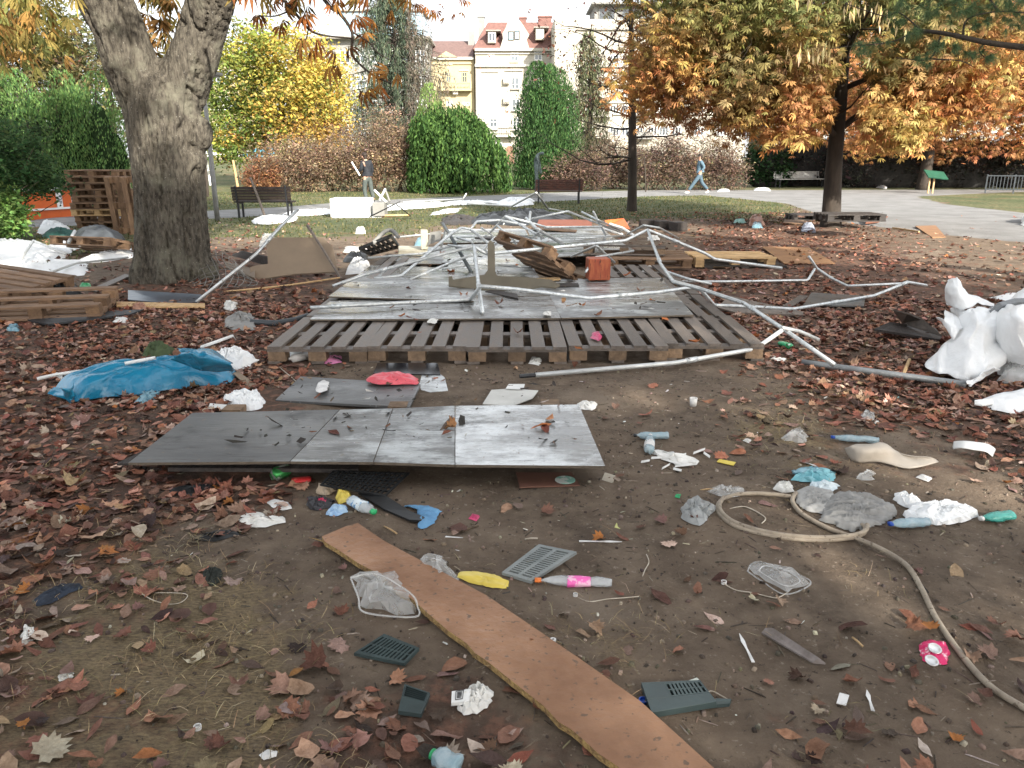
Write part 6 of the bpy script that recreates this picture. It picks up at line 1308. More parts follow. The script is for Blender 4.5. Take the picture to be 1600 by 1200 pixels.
def deck_bits():
    r = np.random.default_rng(19); n = 1500; x = r.uniform(-1.9, 2.0, n); y = r.uniform(7.3, 15.5, n); k = np.sin(x*3+1)*np.sin(y*2.2)+r.normal(0, .5, n) > .25; x, y = x[k], y[k]; x2 = r.uniform(-1.5, .35, 160); y2 = r.uniform(3.9, 5.2, 160); z = np.concatenate([np.full(len(x), .196), np.full(160, .139)]); x = np.concatenate([x, x2]); y = np.concatenate([y, y2]); m = len(x)
    V_ = np.array([(-.5, -.3, 0), (.4, -.4, .05), (.6, .1, .25), (.1, .5, .1), (-.5, .35, .2)]); s = .008+.05*r.uniform(0, 1, m)**3
    V, F, C = scatter([(V_, np.array([(0, 1, 2), (0, 2, 3), (0, 3, 4)]))], np.stack([x, y, z], 1), np.stack([s*r.uniform(.8, 2.5, m), s*r.uniform(.3, 1, m), s], 1), r.uniform(0, 6.28, m), r.normal(0, .2, m), r.normal(0, .2, m), pick(r, [((.05, .045, .04), 5), ((.20, .10, .06), 2), ((.6, .6, .57), 1), ((.14, .11, .08), 2)], m, .1))
    tag(link('deck_debris', np_mesh('deck_debris', V, F, M_litter, col=C)), 'small dark and pale bits of debris strewn over the boards', 'debris', kind='stuff')
deck_bits()
# far frames
pole('pole lying along the far white cloths', [(630, 316, 'z', .5), (680, 313, 'z', .5), (722, 311, 'z', .5)], .022)
pole('pole peak standing over the far right white cloth', [(730, 318, 'z', .25), (800, 322, 'z', .2), (838, 301, 21.), (857, 327, 'z', .15)], .03, m=MATS['pole_pale'])
pole('thin pole from the far peak toward the bench', [(857, 326, 'z', .2), (880, 330, 'z', .1)], .022)
pole('crossed white stick left of the far cloths, falling left to right', [(585, 297, 22.5), (604, 316, 22.3)], .035, m=M_white)
pole('crossed white stick left of the far cloths, falling right to left', [(602, 295, 22.5), (593, 313, 22.3)], .032, m=M_white)
pole('grey stick leaning on the crossed white sticks', [(602, 296, 22.5), (609, 315, 22.3)], .03, m=M_plg)
pole('dark thin pole slanting in front of the white box', [(577, 339, 'z', .1), (625, 315, 20.5)], .018, m=M_dark)
pole('dark thin pole falling right of the white box', [(620, 320, 20.), (641, 337, 'z', .05)], .018, m=M_dark)
pole('pale batten on the lawn right of the white box', [(595, 337, 'z', .05), (640, 336, 'z', .05)], .03, m=M_woodn)
pole('bent rod end sticking up left of the weeping dome', [(722, 313, 20.), (729, 302, 20.)], .02)
pole('kinked white pole over the left white sheets', [(32, 406, 'z', .15), (52, 376, 12.6), (102, 397, 'z', .25)], .022, m=MATS['pole_pale'])
pole('straight pole along the edge of the left white sheets', [(76, 427, 'z', .05), (120, 411, 'z', .12), (200, 402, 'z', .08)], .02, m=MATS['pole_pale'])
pole('pole end sticking out above the left white sheets', [(107, 379, 'z', .25), (117, 361, 13.4)], .03, m=MATS['pole_pale'])
# ---------------------------------------------------------------- cloth, film and paper
M_tblue = mat('tarp_blue', (.012, .21, .36), (.012, .16, .29), rough=.25, scale=3, bump=.3, bscale=9, spec=.7)
M_twh = mat('tarp_white', (.80, .82, .83), (.74, .76, .77), rough=.4, scale=2, bump=.3, bscale=11)
M_tdk = mat('tarp_dark', (.07, .08, .09), (.045, .05, .055), rough=.5, scale=4, bump=.05)
M_film = mat('clear_film', (.72, .73, .72), (.55, .56, .55), rough=.12, scale=14, bump=.12, bscale=25, alpha=.42, trans=.1, spec=.7)
M_filmb = mat('blue_film', (.28, .50, .60), (.18, .36, .46), rough=.22, scale=14, bump=.1, trans=.25, spec=.7)
M_paper = mat('paper_white', (.74, .74, .72), (.58, .58, .55), rough=.75, scale=14, bump=.08)
M_cloth = mat('cloth_grey', (.32, .32, .31), (.24, .24, .235), rough=.9, scale=9, bump=.12)
M_pink = mat('bag_pink', (.72, .13, .16), (.62, .09, .12), rough=.4, scale=9, bump=.08, spec=.5)
M_green = mat('cloth_green', (.07, .10, .045), (.05, .07, .035), rough=.9, scale=9, bump=.12)
M_blcl = mat('cloth_blue', (.14, .32, .52), (.10, .24, .42), rough=.7, scale=12, bump=.1)
M_yel = mat('plastic_yellow', (.72, .58, .12), (.6, .46, .08), rough=.35, scale=9, bump=.05)
M_dkgrn = mat('plastic_dark_green_grey', (.045, .068, .07), (.035, .05, .052), rough=.38, scale=9, bump=.03, spec=.5)
M_blk2 = mat('plastic_black', (.018, .02, .022), (.012, .013, .014), rough=.4, scale=9, bump=.03)
M_mulch = mat('litter_mixed', (.5, .48, .44), (.2, .18, .16), rough=.8, scale=30)
def crumple_arr(out, h, seed, rings, seg, f, fold, pw, base, ragged, an=1.3):
    O = [Vector(p) for p in out]; n = len(O); per = [0]
    for i in range(n): per.append(per[-1]+(O[(i+1) % n]-O[i]).length)
    Q = []
    for k in range(seg):
        d = per[-1]*k/seg; i = max(j for j in range(n) if per[j] <= d+1e-9); i = min(i, n-1)
        u = (d-per[i])/max(1e-9, per[i+1]-per[i]); Q.append(O[i]*(1-u)+O[(i+1) % n]*u)
    c = sum(Q, Vector())/seg; size = sqrt(max(1e-6, per[-1]**2/16)); V = [c.copy()]; F = []
    for k in range(1, rings+1):
        t = k/rings
        for j, q in enumerate(Q): V.append(c+(q-c)*t)
    def hn(x, y):
        p = Vector((x*f/size+y*f/size*(an-1.3)*.5+seed*3.1, y*f/size*an-seed*1.7, seed)); wv = mnoise.noise(p*.6)*1.4; p2 = p+Vector((wv, -wv, wv))
        a = 1-abs(mnoise.noise(p2))*2.6; b_ = 1-abs(mnoise.noise(p2*2.3+Vector((5, 1, 2))))*2.6; return .5+.40*a*fold+.22*b_*fold
    out_ = []
    for i, v in enumerate(V):
        k = 0 if i == 0 else (i-1)//seg+1; t = k/rings
        prof = (1-t**pw) if k < rings else 0
        z = base+h*max(0, (.25+.75*prof))*max(.04, hn(v.x, v.y))*(1 if k < rings else .10)
        jt = size*.02*ragged; w = Vector((mnoise.noise(Vector((v.x*40/max(size, .2), v.y*30, seed))), mnoise.noise(Vector((v.y*40/max(size, .2), v.x*30, seed+4))), 0))*jt*(1 if k < rings else 3)
        out_.append(Vector((v.x, v.y, v.z+z))+w)
    for j in range(seg): F.append((0, 1+j, 1+(j+1) % seg))
    for k in range(1, rings):
        a = 1+(k-1)*seg; b_ = 1+k*seg
        for j in range(seg): j2 = (j+1) % seg; F.append((a+j, b_+j, b_+j2, a+j2))
    return out_, F
def crumple(name, label, cat, out, h, m, seed=1, rings=12, seg=56, f=2.6, fold=1.0, pw=3, base=.004, ragged=1.0, group=None, parent=None, sm=None, thick=0):
    P = [PT(p) if not isinstance(p, Vector) else p for p in out]; ext = max((p-q).length for p in P for q in P)
    if ext < .75 and P[0].y < 9: h = h*.62; fold *= 1.25
    if sm is None: sm = not (m.name.split('.')[0] in ('clear_film', 'paper_white', 'film_grey', 'blue_film', 'teal', 'paper_blue', 'tarp_white', 'paper_tan', 'wrap_blue', 'wrap_black_red') and ext < .9)
    if not sm: rings, seg = max(4, int(rings*(.4 if m is M_film else .7))), int(seg*(.36 if m is M_film else .55))
    cr = sm and m.name.startswith(('tarp_blue', 'bag_pink')); an = 3.0 if m.name.startswith(('cloth_grey', 'cloth_pale')) else 1.3 
    if cr: rings, seg = int(rings*.6), int(seg*.5)
    v, fc = crumple_arr(P, h, seed, rings, seg, f, fold, pw, base, ragged, an)
    if cr: rc = random.Random(seed); q = ext/seg*.7; v = [p+Vector((rc.uniform(-q, q), rc.uniform(-q, q), rc.uniform(-.25, .6)*q*(i < len(v)-seg))) for i, p in enumerate(v)]
    if not sm:
        r = random.Random(seed); q = ext/seg*.8; n0 = len(v)-seg; v = [p+Vector((r.uniform(-q, q), r.uniform(-q, q), r.uniform(-.4, .7)*q if i < n0 else 0)) for i, p in enumerate(v)]; fc = [t_ for f_ in fc for t_ in ([f_] if len(f_) == 3 else [(f_[0], f_[1], f_[2]), (f_[0], f_[2], f_[3])])]
    mb = MB(); mb.add(v, fc); o = mb.obj(name, [m], parent, sm)
    if sm: 
        for p in o.data.polygons: p.use_smooth = True
    if cr: s_ = o.modifiers.new('u', 'SUBSURF'); s_.levels = s_.render_levels = 1
    if label: tag(o, label, cat, group)
    if thick: s = o.modifiers.new('s', 'SOLIDIFY'); s.thickness = thick
    return o
# large white tarpaulin at the right
t = thing('white_tarpaulin', 'large crumpled white tarpaulin heaped at the right edge', 'tarpaulin', G(1530, 590))
def lp(o): return o
def flap(prow, m, seed, parent, nu=14, nv=10, amp=.03, name='fold'):
    """a free hanging piece of sheet: rows of control points (each row a list of points) blended into a wavy surface with thickness"""
    rows = [[PT(p) if not isinstance(p, Vector) else p for p in r_] for r_ in prow]
    R_ = [spline(r_, max(2, nu//(len(r_)-1))) for r_ in rows]; n = min(len(x) for x in R_); cols = []
    for j in range(n): cols.append(spline([r_[j] for r_ in R_], max(2, nv//max(1, len(R_)-1))) if len(R_) > 1 else [R_[0][j]])
    k = min(len(c) for c in cols); V = []; F = []
    for j in range(n):
        for i in range(k):
            p = cols[j][i]; q_ = Vector((p.x*5+seed, p.y*2, p.z*5-seed)); V.append(p+Vector((0, -1, .4))*amp*(mnoise.noise(q_)+1.5*(.35-abs(mnoise.noise(q_*1.9+Vector((3, 1, 0)))))+.7*(.35-abs(mnoise.noise(q_*4.3+Vector((8, 1, 0)))))))
    for j in range(n-1):
        for i in range(k-1): a = j*k+i; F.append((a, a+1, a+k+1, a+k))
    if parent is not None and m is M_twh:
        rq = random.Random(seed*7); sz = (V[0]-V[k]).length; V = [p+Vector((rq.uniform(-1, 1), rq.uniform(-1, 1), rq.uniform(-1, 1)))*sz*.36 for p in V]; F = [t_ for a_, b_, c_, d_ in F for t_ in (((a_, b_, c_), (a_, c_, d_)) if rq.random() < .5 else ((a_, b_, d_), (b_, c_, d_)))]
    mb = MB(); mb.add(V, F); o = mb.obj(name, [m], parent, True); s_ = o.modifiers.new('u', 'SUBSURF'); s_.levels = s_.render_levels = (1 if parent is not None and m is M_twh else 0); s = o.modifiers.new('s', 'SOLIDIFY'); s.thickness = .004; s.offset = 0; return o
Yt = 6.1
flap([[(1443, 578, 'z', .03), (1470, 588, 'z', .02), (1497, 596, 'z', .01), (1535, 590, 'z', .03), (1572, 560, 5.9)],
      [(1456, 548, 6.0), (1480, 545, 5.85), (1510, 550, 5.7), (1540, 555, 5.7), (1566, 520, 6.0)],
      [(1486, 532, 6.1), (1500, 515, 6.0), (1520, 505, 5.9), (1540, 500, 5.95), (1558, 495, 6.1)],
      [(1496, 500, 6.25), (1508, 490, 6.15), (1522, 485, 6.1), (1540, 490, 6.15), (1553, 492, 6.25)],
      [(1488, 478, 6.3), (1505, 484, 6.2), (1520, 484, 6.2), (1535, 484, 6.25), (1551, 477, 6.4)]], M_twh, 1, t, 12, 12, .09)
flap([[(1478, 478, 6.35), (1490, 482, 6.25), (1508, 484, 6.2), (1530, 470, 6.3)], [(1474, 460, 6.4), (1484, 462, 6.25), (1500, 466, 6.2), (1512, 462, 6.3)], [(1475, 443, 6.45), (1484, 440, 6.35), (1494, 440, 6.3), (1502, 448, 6.4)], [(1480, 438, 6.5), (1487, 437, 6.45), (1493, 436, 6.4), (1498, 442, 6.45)]], M_twh, 2, t, 9, 9, .05)
flap([[(1508, 462, 6.35), (1530, 475, 6.25), (1552, 478, 6.3)], [(1506, 458, 6.6), (1530, 464, 6.6), (1552, 476, 6.5)]], M_twh, 9, t, 10, 6, .02)
flap([[(1463, 495, 6.1), (1474, 508, 6.0), (1482, 530, 5.9), (1487, 532, 5.9)], [(1474, 500, 6.0), (1486, 504, 5.95), (1494, 512, 5.9), (1500, 515, 5.95)], [(1475, 484, 6.25), (1490, 490, 6.2), (1505, 503, 6.15), (1508, 512, 6.1)]], M_twh, 3, t, 9, 6, .06)
crumple('heap', None, None, [G(1560, 588), G(1640, 600), G(1760, 560), G(1740, 500), G(1600, 480), G(1556, 510), G(1552, 560)], .68, M_twh, 4, 14, 56, 1.6, .7, 3.2, .0, .5, parent=t)
flap([[(1556, 520, 6.0), (1562, 560, 5.8), (1600, 575, 5.7), (1640, 580, 5.7)], [(1556, 490, 6.2), (1568, 500, 5.75), (1600, 505, 5.65), (1650, 510, 5.6)], [(1560, 476, 6.5), (1575, 477, 6.1), (1600, 478, 6.0), (1660, 480, 5.9)]], M_twh, 5, t, 9, 8, .09)
flap([[(1512, 604, 'z', .02), (1535, 590, 'z', .05), (1560, 578, 'z', .12)], [(1509, 598, 'z', .05), (1530, 583, 'z', .09), (1552, 572, 'z', .16)]], M_twh, 6, t, 8, 4, .03)
crumple('fold', None, None, [G(1560, 598), G(1600, 602), G(1640, 590), G(1640, 560), G(1575, 570)], .16, M_film, 7, 8, 50, 4, 1.2, parent=t)
stick('blue grey bent tube lying over the large white tarpaulin', [(1546, 494, 6.15), (1562, 478, 6.15), (1585, 472, 6.2), (1640, 470, 6.2)], .03, MATS['pipe_grey'], 'bent_tube', 'tube', 8)
crumple('white_sheet', 'white sheet lying flat at the right edge in front of the heap', 'sheet', [(1524, 634), (1560, 645), (1640, 652), (1700, 600), (1600, 614), (1560, 628)], .12, M_twh, 11, 8, 50, 1.2, .5)
board('white_strip', 'thin white strip on the leaves in front of the white tarpaulin', 'strip', [(1523, 631, 'z', .03), (1535, 633, 'z', .03), (1585, 624, 'z', .03), (1583, 619, 'z', .04), (1523, 625, 'z', .05)], .008, M_white)
crumple('white_sheet', 'strip of white sheet behind the large tarpaulin at the right edge', 'sheet', [(1546, 466), (1600, 476), (1650, 476), (1640, 462), (1575, 460)], .05, M_twh, 12, 6, 40, 2)
# blue tarpaulin
t = thing('blue_tarpaulin', 'bright blue crumpled tarpaulin over a white frame on the leaves', 'tarpaulin', G(230, 600))
crumple('sheet', None, None, [G(84, 612), G(105, 628), G(125, 631), G(160, 624), G(215, 621), G(262, 612), G(300, 608), G(350, 604), G(368, 596), G(372, 582), G(350, 577), G(270, 582), G(180, 592), G(120, 602)], .24, M_tblue, 21, 22, 130, 1.7, .42, 4.5, .01, .5, parent=t)
flap([[(268, 562, 'z', .25), (290, 570, 'z', .2), (320, 580, 'z', .16), (362, 580, 'z', .12)], [(280, 552, 'z', .32), (300, 553, 'z', .33), (330, 560, 'z', .28), (366, 570, 'z', .2)], [(282, 546, 'z', .30), (308, 544, 'z', .32), (330, 545, 'z', .3), (347, 556, 'z', .2)]], M_tblue, 22, t, 16, 12, .10)
flap([[(82, 616, 'z', .02), (98, 624, 'z', .02), (118, 631, 'z', .01), (122, 620, 'z', .1)], [(92, 606, 'z', .04), (104, 608, 'z', .12), (116, 608, 'z', .16), (122, 600, 'z', .18)]], M_tblue, 23, t, 12, 8, .08)
for P_ in ([(58, 592, 'z', .05), (85, 586, 'z', .06), (125, 580, 'z', .09)], [(88, 584, 'z', .06), (98, 592, 'z', .03)], [(195, 568, 'z', .18), (243, 559, 'z', .2)], [(315, 542, 'z', .18), (363, 525, 'z', .12), (366, 531, 'z', .02)]): MB().tube([PT(p) for p in P_], .013, 8).obj('frame_bar', [M_white], t, True)
crumple('green_cloth', 'dark green bundled cloth behind the blue tarpaulin', 'cloth', [(222, 560), (240, 562), (268, 562), (276, 550), (255, 543), (232, 546)], .16, M_green, 31, 10, 48, 2.5, .9)
crumple('white_film', 'torn white plastic at the right end of the blue tarpaulin', 'plastic', [(340, 582), (378, 580), (404, 566), (380, 556), (345, 554), (330, 562)], .16, M_twh, 32, 10, 56, 3, 1.2)
board('white_board', 'pointed white board piece right of the blue tarpaulin', 'board', [(378, 573, 'z', .1), (405, 562, 'z', .06), (380, 556, 'z', .14)], .006, M_white)
board('grey_strip', 'beige grey strip lying off the right end of the blue tarpaulin', 'strip', [(364, 583, 'z', .05), (390, 606, 'z', .01), (405, 604, 'z', .01), (372, 580, 'z', .05)], .006, MATS['panel_brown'])
crumple('teal_film', 'shiny blue plastic scrap under the front edge of the blue tarpaulin', 'plastic', [(209, 632), (222, 636), (250, 622), (252, 610), (228, 614)], .05, M_filmb, 33, 8, 40, 4, 1.2)
crumple('white_bag', 'crumpled white plastic bag left of the dark grey board', 'bag', [(345, 626), (380, 643), (405, 642), (415, 630), (406, 618), (370, 616)], .09, M_twh, 34, 12, 60, 3.4, 1.2)
board('white_batten', 'short white slat sticking out of the crumpled white bag', 'slat', [(325, 638, 'z', .02), (374, 641, 'z', .02), (374, 634, 'z', .03), (328, 630, 'z', .03)], .008, M_paper)
crumple('dark_rag', 'dark rags on the leaves left of the front pallets', 'rag', [(350, 512), (372, 518), (400, 516), (398, 496), (372, 490), (352, 500)], .07, M_cloth, 35, 8, 44, 4, 1.2)
stick('dark rubber hose curving out beside the deck corner', [(376, 494, 'z', .03), (395, 503, 'z', .04), (430, 505, 'z', .04), (460, 500, 'z', .04), (482, 493, 'z', .05)], .028, M_tdk, 'dark_hose', 'hose', 10)
# left white sheets
def cs(label, out, h, seed, m=M_twh, **k): return crumple('white_sheet' if m is M_twh else 'dark_tarpaulin', label, 'sheet' if m is M_twh else 'tarpaulin', out, h, m, seed, **k)
cs('large white sheet heaped at the left edge beyond the pallets', [(-60, 408), (0, 410), (60, 410), (100, 404), (110, 393), (60, 384), (0, 382), (-60, 384)], .22, 41, f=1.6, fold=.8, rings=14, seg=80)
cs('white sheet hanging in front of the heaped sheet, with a torn hole', [(-30, 424), (40, 428), (60, 424), (130, 432), (140, 420), (130, 408), (60, 408), (-30, 408)], .10, 42, f=2.4)
cs('folded white sheet strips running toward the large trunk', [(110, 414), (160, 410), (215, 402), (215, 390), (180, 392), (140, 402)], .07, 43, f=4, fold=1.4)
cs('white sheet scrap beside the path behind the bushes', [(60, 366), (80, 370), (112, 362), (95, 353), (66, 352)], .2, 44)
cs('white folds between the kinked pole and the reddish brown pallet', [(70, 398), (110, 396), (140, 380), (122, 374), (80, 384)], .14, 45, f=3)
cs('dark grey tarpaulin draped over the reddish brown pallet', [(118, 388), (150, 386), (190, 388), (196, 376), (170, 366), (140, 365), (115, 372)], .34, 46, M_tdk, f=1.8, fold=.6)
crumple('dark_rag', 'black cloth heap on the pallet pile at the left', 'rag', [(72, 468), (100, 474), (130, 466), (120, 452), (88, 452)], .2, M_blk2, 47, 10, 50, 3)
crumple('green_scrap', 'small bright green plastic scrap on the soil left of the trunk', 'plastic', [(124, 452), (142, 452), (142, 445), (126, 445)], .05, mat('green_bright', (.04, .4, .14), rough=.4), 48, 5, 24, 3)
crumple('dark_tarpaulin', 'dark green net heap by the path left of the pallet stack', 'tarpaulin', [(66, 372), (100, 378), (122, 368), (100, 360), (75, 362)], .16, mat('net_green', (.03, .12, .10), (.02, .08, .07), rough=.8), 49, 8, 40, 3)
# far white cloths and box
def fc(label, out, h, seed, **k): return crumple('white_cloth', label, 'cloth', out, h, M_twh, seed, group='white cloths fallen along the far side of the deck', **k)
fc('white cloth roll on the grass, left end of the far cloths', [(394, 350), (420, 351), (458, 347), (466, 340), (430, 338), (396, 343)], .12, 51, f=2)
fc('narrow white cloth folds between the bench and the white box', [(440, 337), (480, 338), (524, 334), (530, 329), (490, 330), (448, 333)], .10, 52, f=4, fold=1.3)
fc('flat white cloth in front of the white box', [(520, 341), (595, 340), (595, 335), (520, 335)], .07, 53, f=3)
fc('white cloth strip right of the white box', [(592, 330), (660, 326), (700, 322), (700, 318), (640, 320), (594, 325)], .12, 54, f=4, fold=1.3)
fc('long white cloth strip beneath the weeping dome', [(690, 322), (760, 319), (790, 320), (790, 317), (745, 315), (690, 318)], .10, 55, f=4, fold=1.3)
fc('puffy white cloth under the far pole peak', [(775, 322), (800, 324), (834, 320), (832, 313), (800, 313), (780, 316)], .2, 56, f=3)
fc('pale sheet tongue on the lawn behind the deck', [(672, 337), (715, 332), (722, 325), (700, 327), (675, 333)], .06, 57, f=2)
pb0, pb1 = G(520, 340), G(595, 340); mb = MB(); c = (pb0+pb1)/2; mb.box((c.x-.18, c.y+.4, .26), ((pb1.x-pb0.x)*.80, .8, .50)); mb.box((c.x+.60, c.y+.32, .22), (.32, .6, .36), 1)
o = mb.obj('white_box', [M_twh, M_plg], bevel=.01); tag(o, 'large white box standing on the grass before the brown shrubs', 'box')
# debris heap behind the deck
crumple('dark_tarpaulin', 'black charred heap between the deck and the far cloths', 'tarpaulin', [(735, 350), (800, 353), (880, 351), (900, 342), (850, 334), (790, 335), (745, 340)], .22, M_blk2, 58, 12, 70, 5, 1.3)
crumple('dark_tarpaulin', 'low dark rubble left of the charred heap', 'tarpaulin', [(690, 352), (735, 352), (745, 342), (715, 338), (690, 343)], .12, M_wdk, 59, 8, 50, 5, 1.3)
for k, (o_, m, lb, h) in enumerate((([(556, 366), (572, 366), (570, 359), (556, 360)], M_paper, 'white ball of paper on the grass behind the brown panel', .1), ([(786, 352), (795, 352), (794, 345), (786, 346)], M_paper, 'white lump on the rubble behind the arch', .08), ([(862, 366), (875, 366), (874, 358), (862, 359)], M_paper, 'white lump on the far right sheet', .08), ([(804, 369), (822, 370), (820, 360), (806, 361)], M_film, 'clear crumpled film on the far left sheet', .08),
                            ([(832, 392), (858, 394), (855, 382), (836, 383)], M_mulch, 'mixed scraps on the sheet behind the tipped pallet', .06), ([(405, 386), (425, 386), (432, 376), (412, 372)], M_film, 'clear blue plastic bag behind the brown panel', .16), ([(540, 430), (570, 428), (580, 416), (552, 410)], M_twh, 'white torn bag on the left edge of the deck', .14), ([(535, 410), (570, 412), (578, 402), (545, 400)], M_blk2, 'black rag on the left side of the deck', .12), ([(536, 395), (570, 396), (576, 388), (540, 386)], M_paper, 'pale papers on the left side of the deck', .05), ([(648, 386), (668, 388), (668, 378), (650, 378)], M_filmb, 'blue tinted bag beside the cream trough', .12),
                            ([(1170, 354), (1194, 354), (1190, 343), (1172, 344)], mat('bag_peach', (.55, .30, .22), rough=.5), 'peach coloured bag on the lawn left of the right chestnut', .2), ([(1174, 357), (1192, 357), (1190, 350), (1176, 350)], M_filmb, 'small pale blue bag in front of the peach coloured bag', .1), ([(1146, 349), (1166, 349), (1164, 344), (1148, 344)], mat('bag_mint', (.25, .55, .48), rough=.5), 'mint green scrap on the lawn left of the peach coloured bag', .06), ([(1252, 362), (1274, 364), (1270, 354), (1254, 354)], mat('bag_lavender', (.45, .5, .62), rough=.5), 'pale lavender bag at the left foot of the right chestnut', .14),
                            ([(1012, 376), (1030, 376), (1028, 370), (1014, 371)], M_paper, 'white scrap on the soil right of the frame peak', .05), ([(1000, 428), (1040, 432), (1036, 422), (1008, 420)], M_paper, 'white torn paper at the right edge of the deck', .07), ([(1120, 300), (1140, 300), (1138, 296), (1122, 297)], M_white, 'white scrap on the grass right of the walker', .08), ([(1178, 298), (1204, 299), (1202, 295), (1180, 295)], M_white, 'white scrap on the grass left of the white bench', .1), ([(1360, 292), (1386, 296), (1384, 289), (1364, 288)], M_white, 'white scrap on the path edge left of the green sign', .15), ([(1596, 352), (1612, 356), (1612, 342), (1598, 344)], M_white, 'white bag on the path cut by the right edge', .25),
                            ([(206, 486), (230, 490), (228, 478), (212, 478)], mat('peach_rag', (.50, .28, .20), rough=.8), 'peach coloured crumpled rag on the red leaves at the left', .10), ([(350, 484), (370, 488), (372, 478), (354, 474)], M_paper, 'pale crumpled paper on the red leaves below the mesh', .08), ([(176, 504), (196, 506), (200, 498), (180, 498)], M_white, 'white torn scraps on the leaves left of the blue tarpaulin', .04), ([(12, 518), (28, 519), (28, 510), (14, 511)], M_filmb, 'small blue scrap on the leaves at the left edge', .06))):
    crumple('scrap', lb, 'scrap', o_, h, m, 60+k, 7, 36, 3.5, 1.2)
# plastic furniture pieces on the deck
t = thing('black_crate', 'black slatted plastic crate lying tilted on the deck edge', 'crate', G(590, 392, .15))
A_, B_, C_, D_ = PT((578, 396, 'z', .2)), PT((625, 384, 'z', .2)), W(612, 365, 11.6), W(560, 386, 10.9)
def quadbars(A, B, C, D, nu, nv, th, border, bar, mb, vb=None, depth=Vector((0, 0, -1)), m=0):
    def Q(u, v): return A*(1-u)*(1-v)+B*u*(1-v)+C*u*v+D*(1-u)*v
    def bar_(u0, u1, v0, v1): mb.slab([Q(u0, v0), Q(u1, v0), Q(u1, v1), Q(u0, v1)], th, m, None, tuple(depth))
    bx, by = border; bar_(0, 1, 0, by); bar_(0, 1, 1-by, 1); bar_(0, bx, by, 1-by); bar_(1-bx, 1, by, 1-by)
    for i in range(1, nu): u = bx+(1-2*bx)*i/nu; bar_(u-bar/2, u+bar/2, by, 1-by)
    for i in range(1, nv): v = by+(1-2*by)*i/nv; bar_(bx, 1-bx, v-(vb or bar)/2, v+(vb or bar)/2)
mb = MB(); quadbars(A_, B_, C_, D_, 6, 2, .04, (.06, .1), .05, mb); mb.obj('grid', [M_blk2], t); mb = MB(); mb.tube(spline([W(583, 380, 11.2), W(600, 363, 11.7), W(612, 360, 11.8), W(622, 370, 11.5)], 4), .03, 8); mb.obj('rim', [M_plg], t, True)
t = thing('cream_trough', 'cream plastic L shaped trough on the deck beside the black crate', 'trough', G(650, 392, .18)); M_cr = mat('plastic_cream', (.68, .64, .50), (.6, .56, .44), rough=.5)
mb = MB(); mb.slab([PT(p) for p in ((622, 391, 'z', .26), (668, 392, 'z', .26), (668, 384, 'z', .26), (622, 384, 'z', .26))], .08); mb.obj('base', [M_cr], t, bevel=.008)
MB().slab([PT((658, 390, 'z', .27)), PT((669, 390, 'z', .27)), PT((669, 385, 'z', .27)), PT((658, 385, 'z', .27))], .26, 0, None, (0, 0, 1)).obj('upright', [M_cr], t, bevel=.008)
board('grey_sheet', 'light grey square sheet standing behind the cream trough', 'sheet', [(668, 382, 11.8), (688, 375, 11.8), (690, 360, 12.0), (672, 363, 12.0)], .01, M_plg)
# foreground rubbish ------------------------------------------------
def grille(label, A, B, C, D, nu, nv, th, border, bar, m=M_dkgrn, plate=None, name='vent_grille', vb=None):
    A, B, C, D = [PT(p) for p in (A, B, C, D)]; t = thing(name, label, 'grille', (A+B+C+D)/4)
    mb = MB(); 
    def Q(u, v): return A*(1-u)*(1-v)+B*u*(1-v)+C*u*v+D*(1-u)*v
    if plate:
        u0, u1, v0, v1 = plate; quadbars(Q(u0, v0), Q(u1, v0), Q(u1, v1), Q(u0, v1), nu, nv, th*.6, border, bar, mb, vb); mb.obj('grid', [m], t)
        mb = MB()
        for (a, b_, c, d) in ((0, 1, 0, v0), (0, 1, v1, 1), (0, u0, v0, v1), (u1, 1, v0, v1)):
            if b_-a > .01 and d-c > .01: mb.slab([Q(a, c), Q(b_, c), Q(b_, d), Q(a, d)], th)
        mb.obj('plate', [m], t, bevel=.001)
    else: quadbars(A, B, C, D, nu, nv, th, border, bar, mb, vb); mb.obj('grid', [m], t)
    return t
grille('black plastic grid tray half under the low platform', (500, 757, 'z', .05), (602, 775, 'z', .03), (640, 738, 'z', .05), (520, 735, 'z', .07), 14, 6, .008, (.03, .06), .022, M_blk2, name='grid_tray')
board('black_flap', 'black plastic tongue running from the grid tray to the blue rag', 'flap', [(560, 770, 'z', .02), (600, 795, 'z', .02), (640, 812, 'z', .02), (658, 813, 'z', .02), (664, 808, 'z', .02), (640, 798, 'z', .02), (604, 775, 'z', .03)], .01, M_blk2)
grille('grey slotted vent cover between the yellow and the pink litter', (784, 894, 'z', .02), (830, 908, 'z', .02), (901, 862, 'z', .05), (842, 850, 'z', .05), 2, 15, .012, (.12, .07), .10, mat('vent_grey', (.22, .24, .24), (.16, .18, .18), rough=.4), vb=.026)
grille('dark frame grille lying left of the brown plank', (553, 1020, 'z', .012), (632, 1036, 'z', .012), (655, 1012, 'z', .03), (600, 990, 'z', .03), 11, 2, .012, (.05, .12), .045, plate=None)
grille('dark green vent cover with two rows of slots at the lower right of the plank', (1018, 1113, 'z', .03), (1120, 1096, 'z', .03), (1094, 1062, 'z', .035), (1002, 1066, 'z', .035), 9, 2, .022, (.03, .08), .06, plate=(.38, .98, .42, .94))
board('cover_arm', 'dark green broken arm of the vent cover with string on it', 'plastic', [(1088, 1104, 'z', .02), (1140, 1099, 'z', .012), (1143, 1092, 'z', .02), (1120, 1091, 'z', .025)], .012, M_dkgrn)
t = grille('small dark ribbed plastic cover beside the crumpled white packet', (622, 1110, 'z', .02), (658, 1115, 'z', .02), (672, 1082, 'z', .03), (632, 1068, 'z', .03), 1, 5, .016, (.04, .04), .02, plate=(.05, .95, .55, .95))
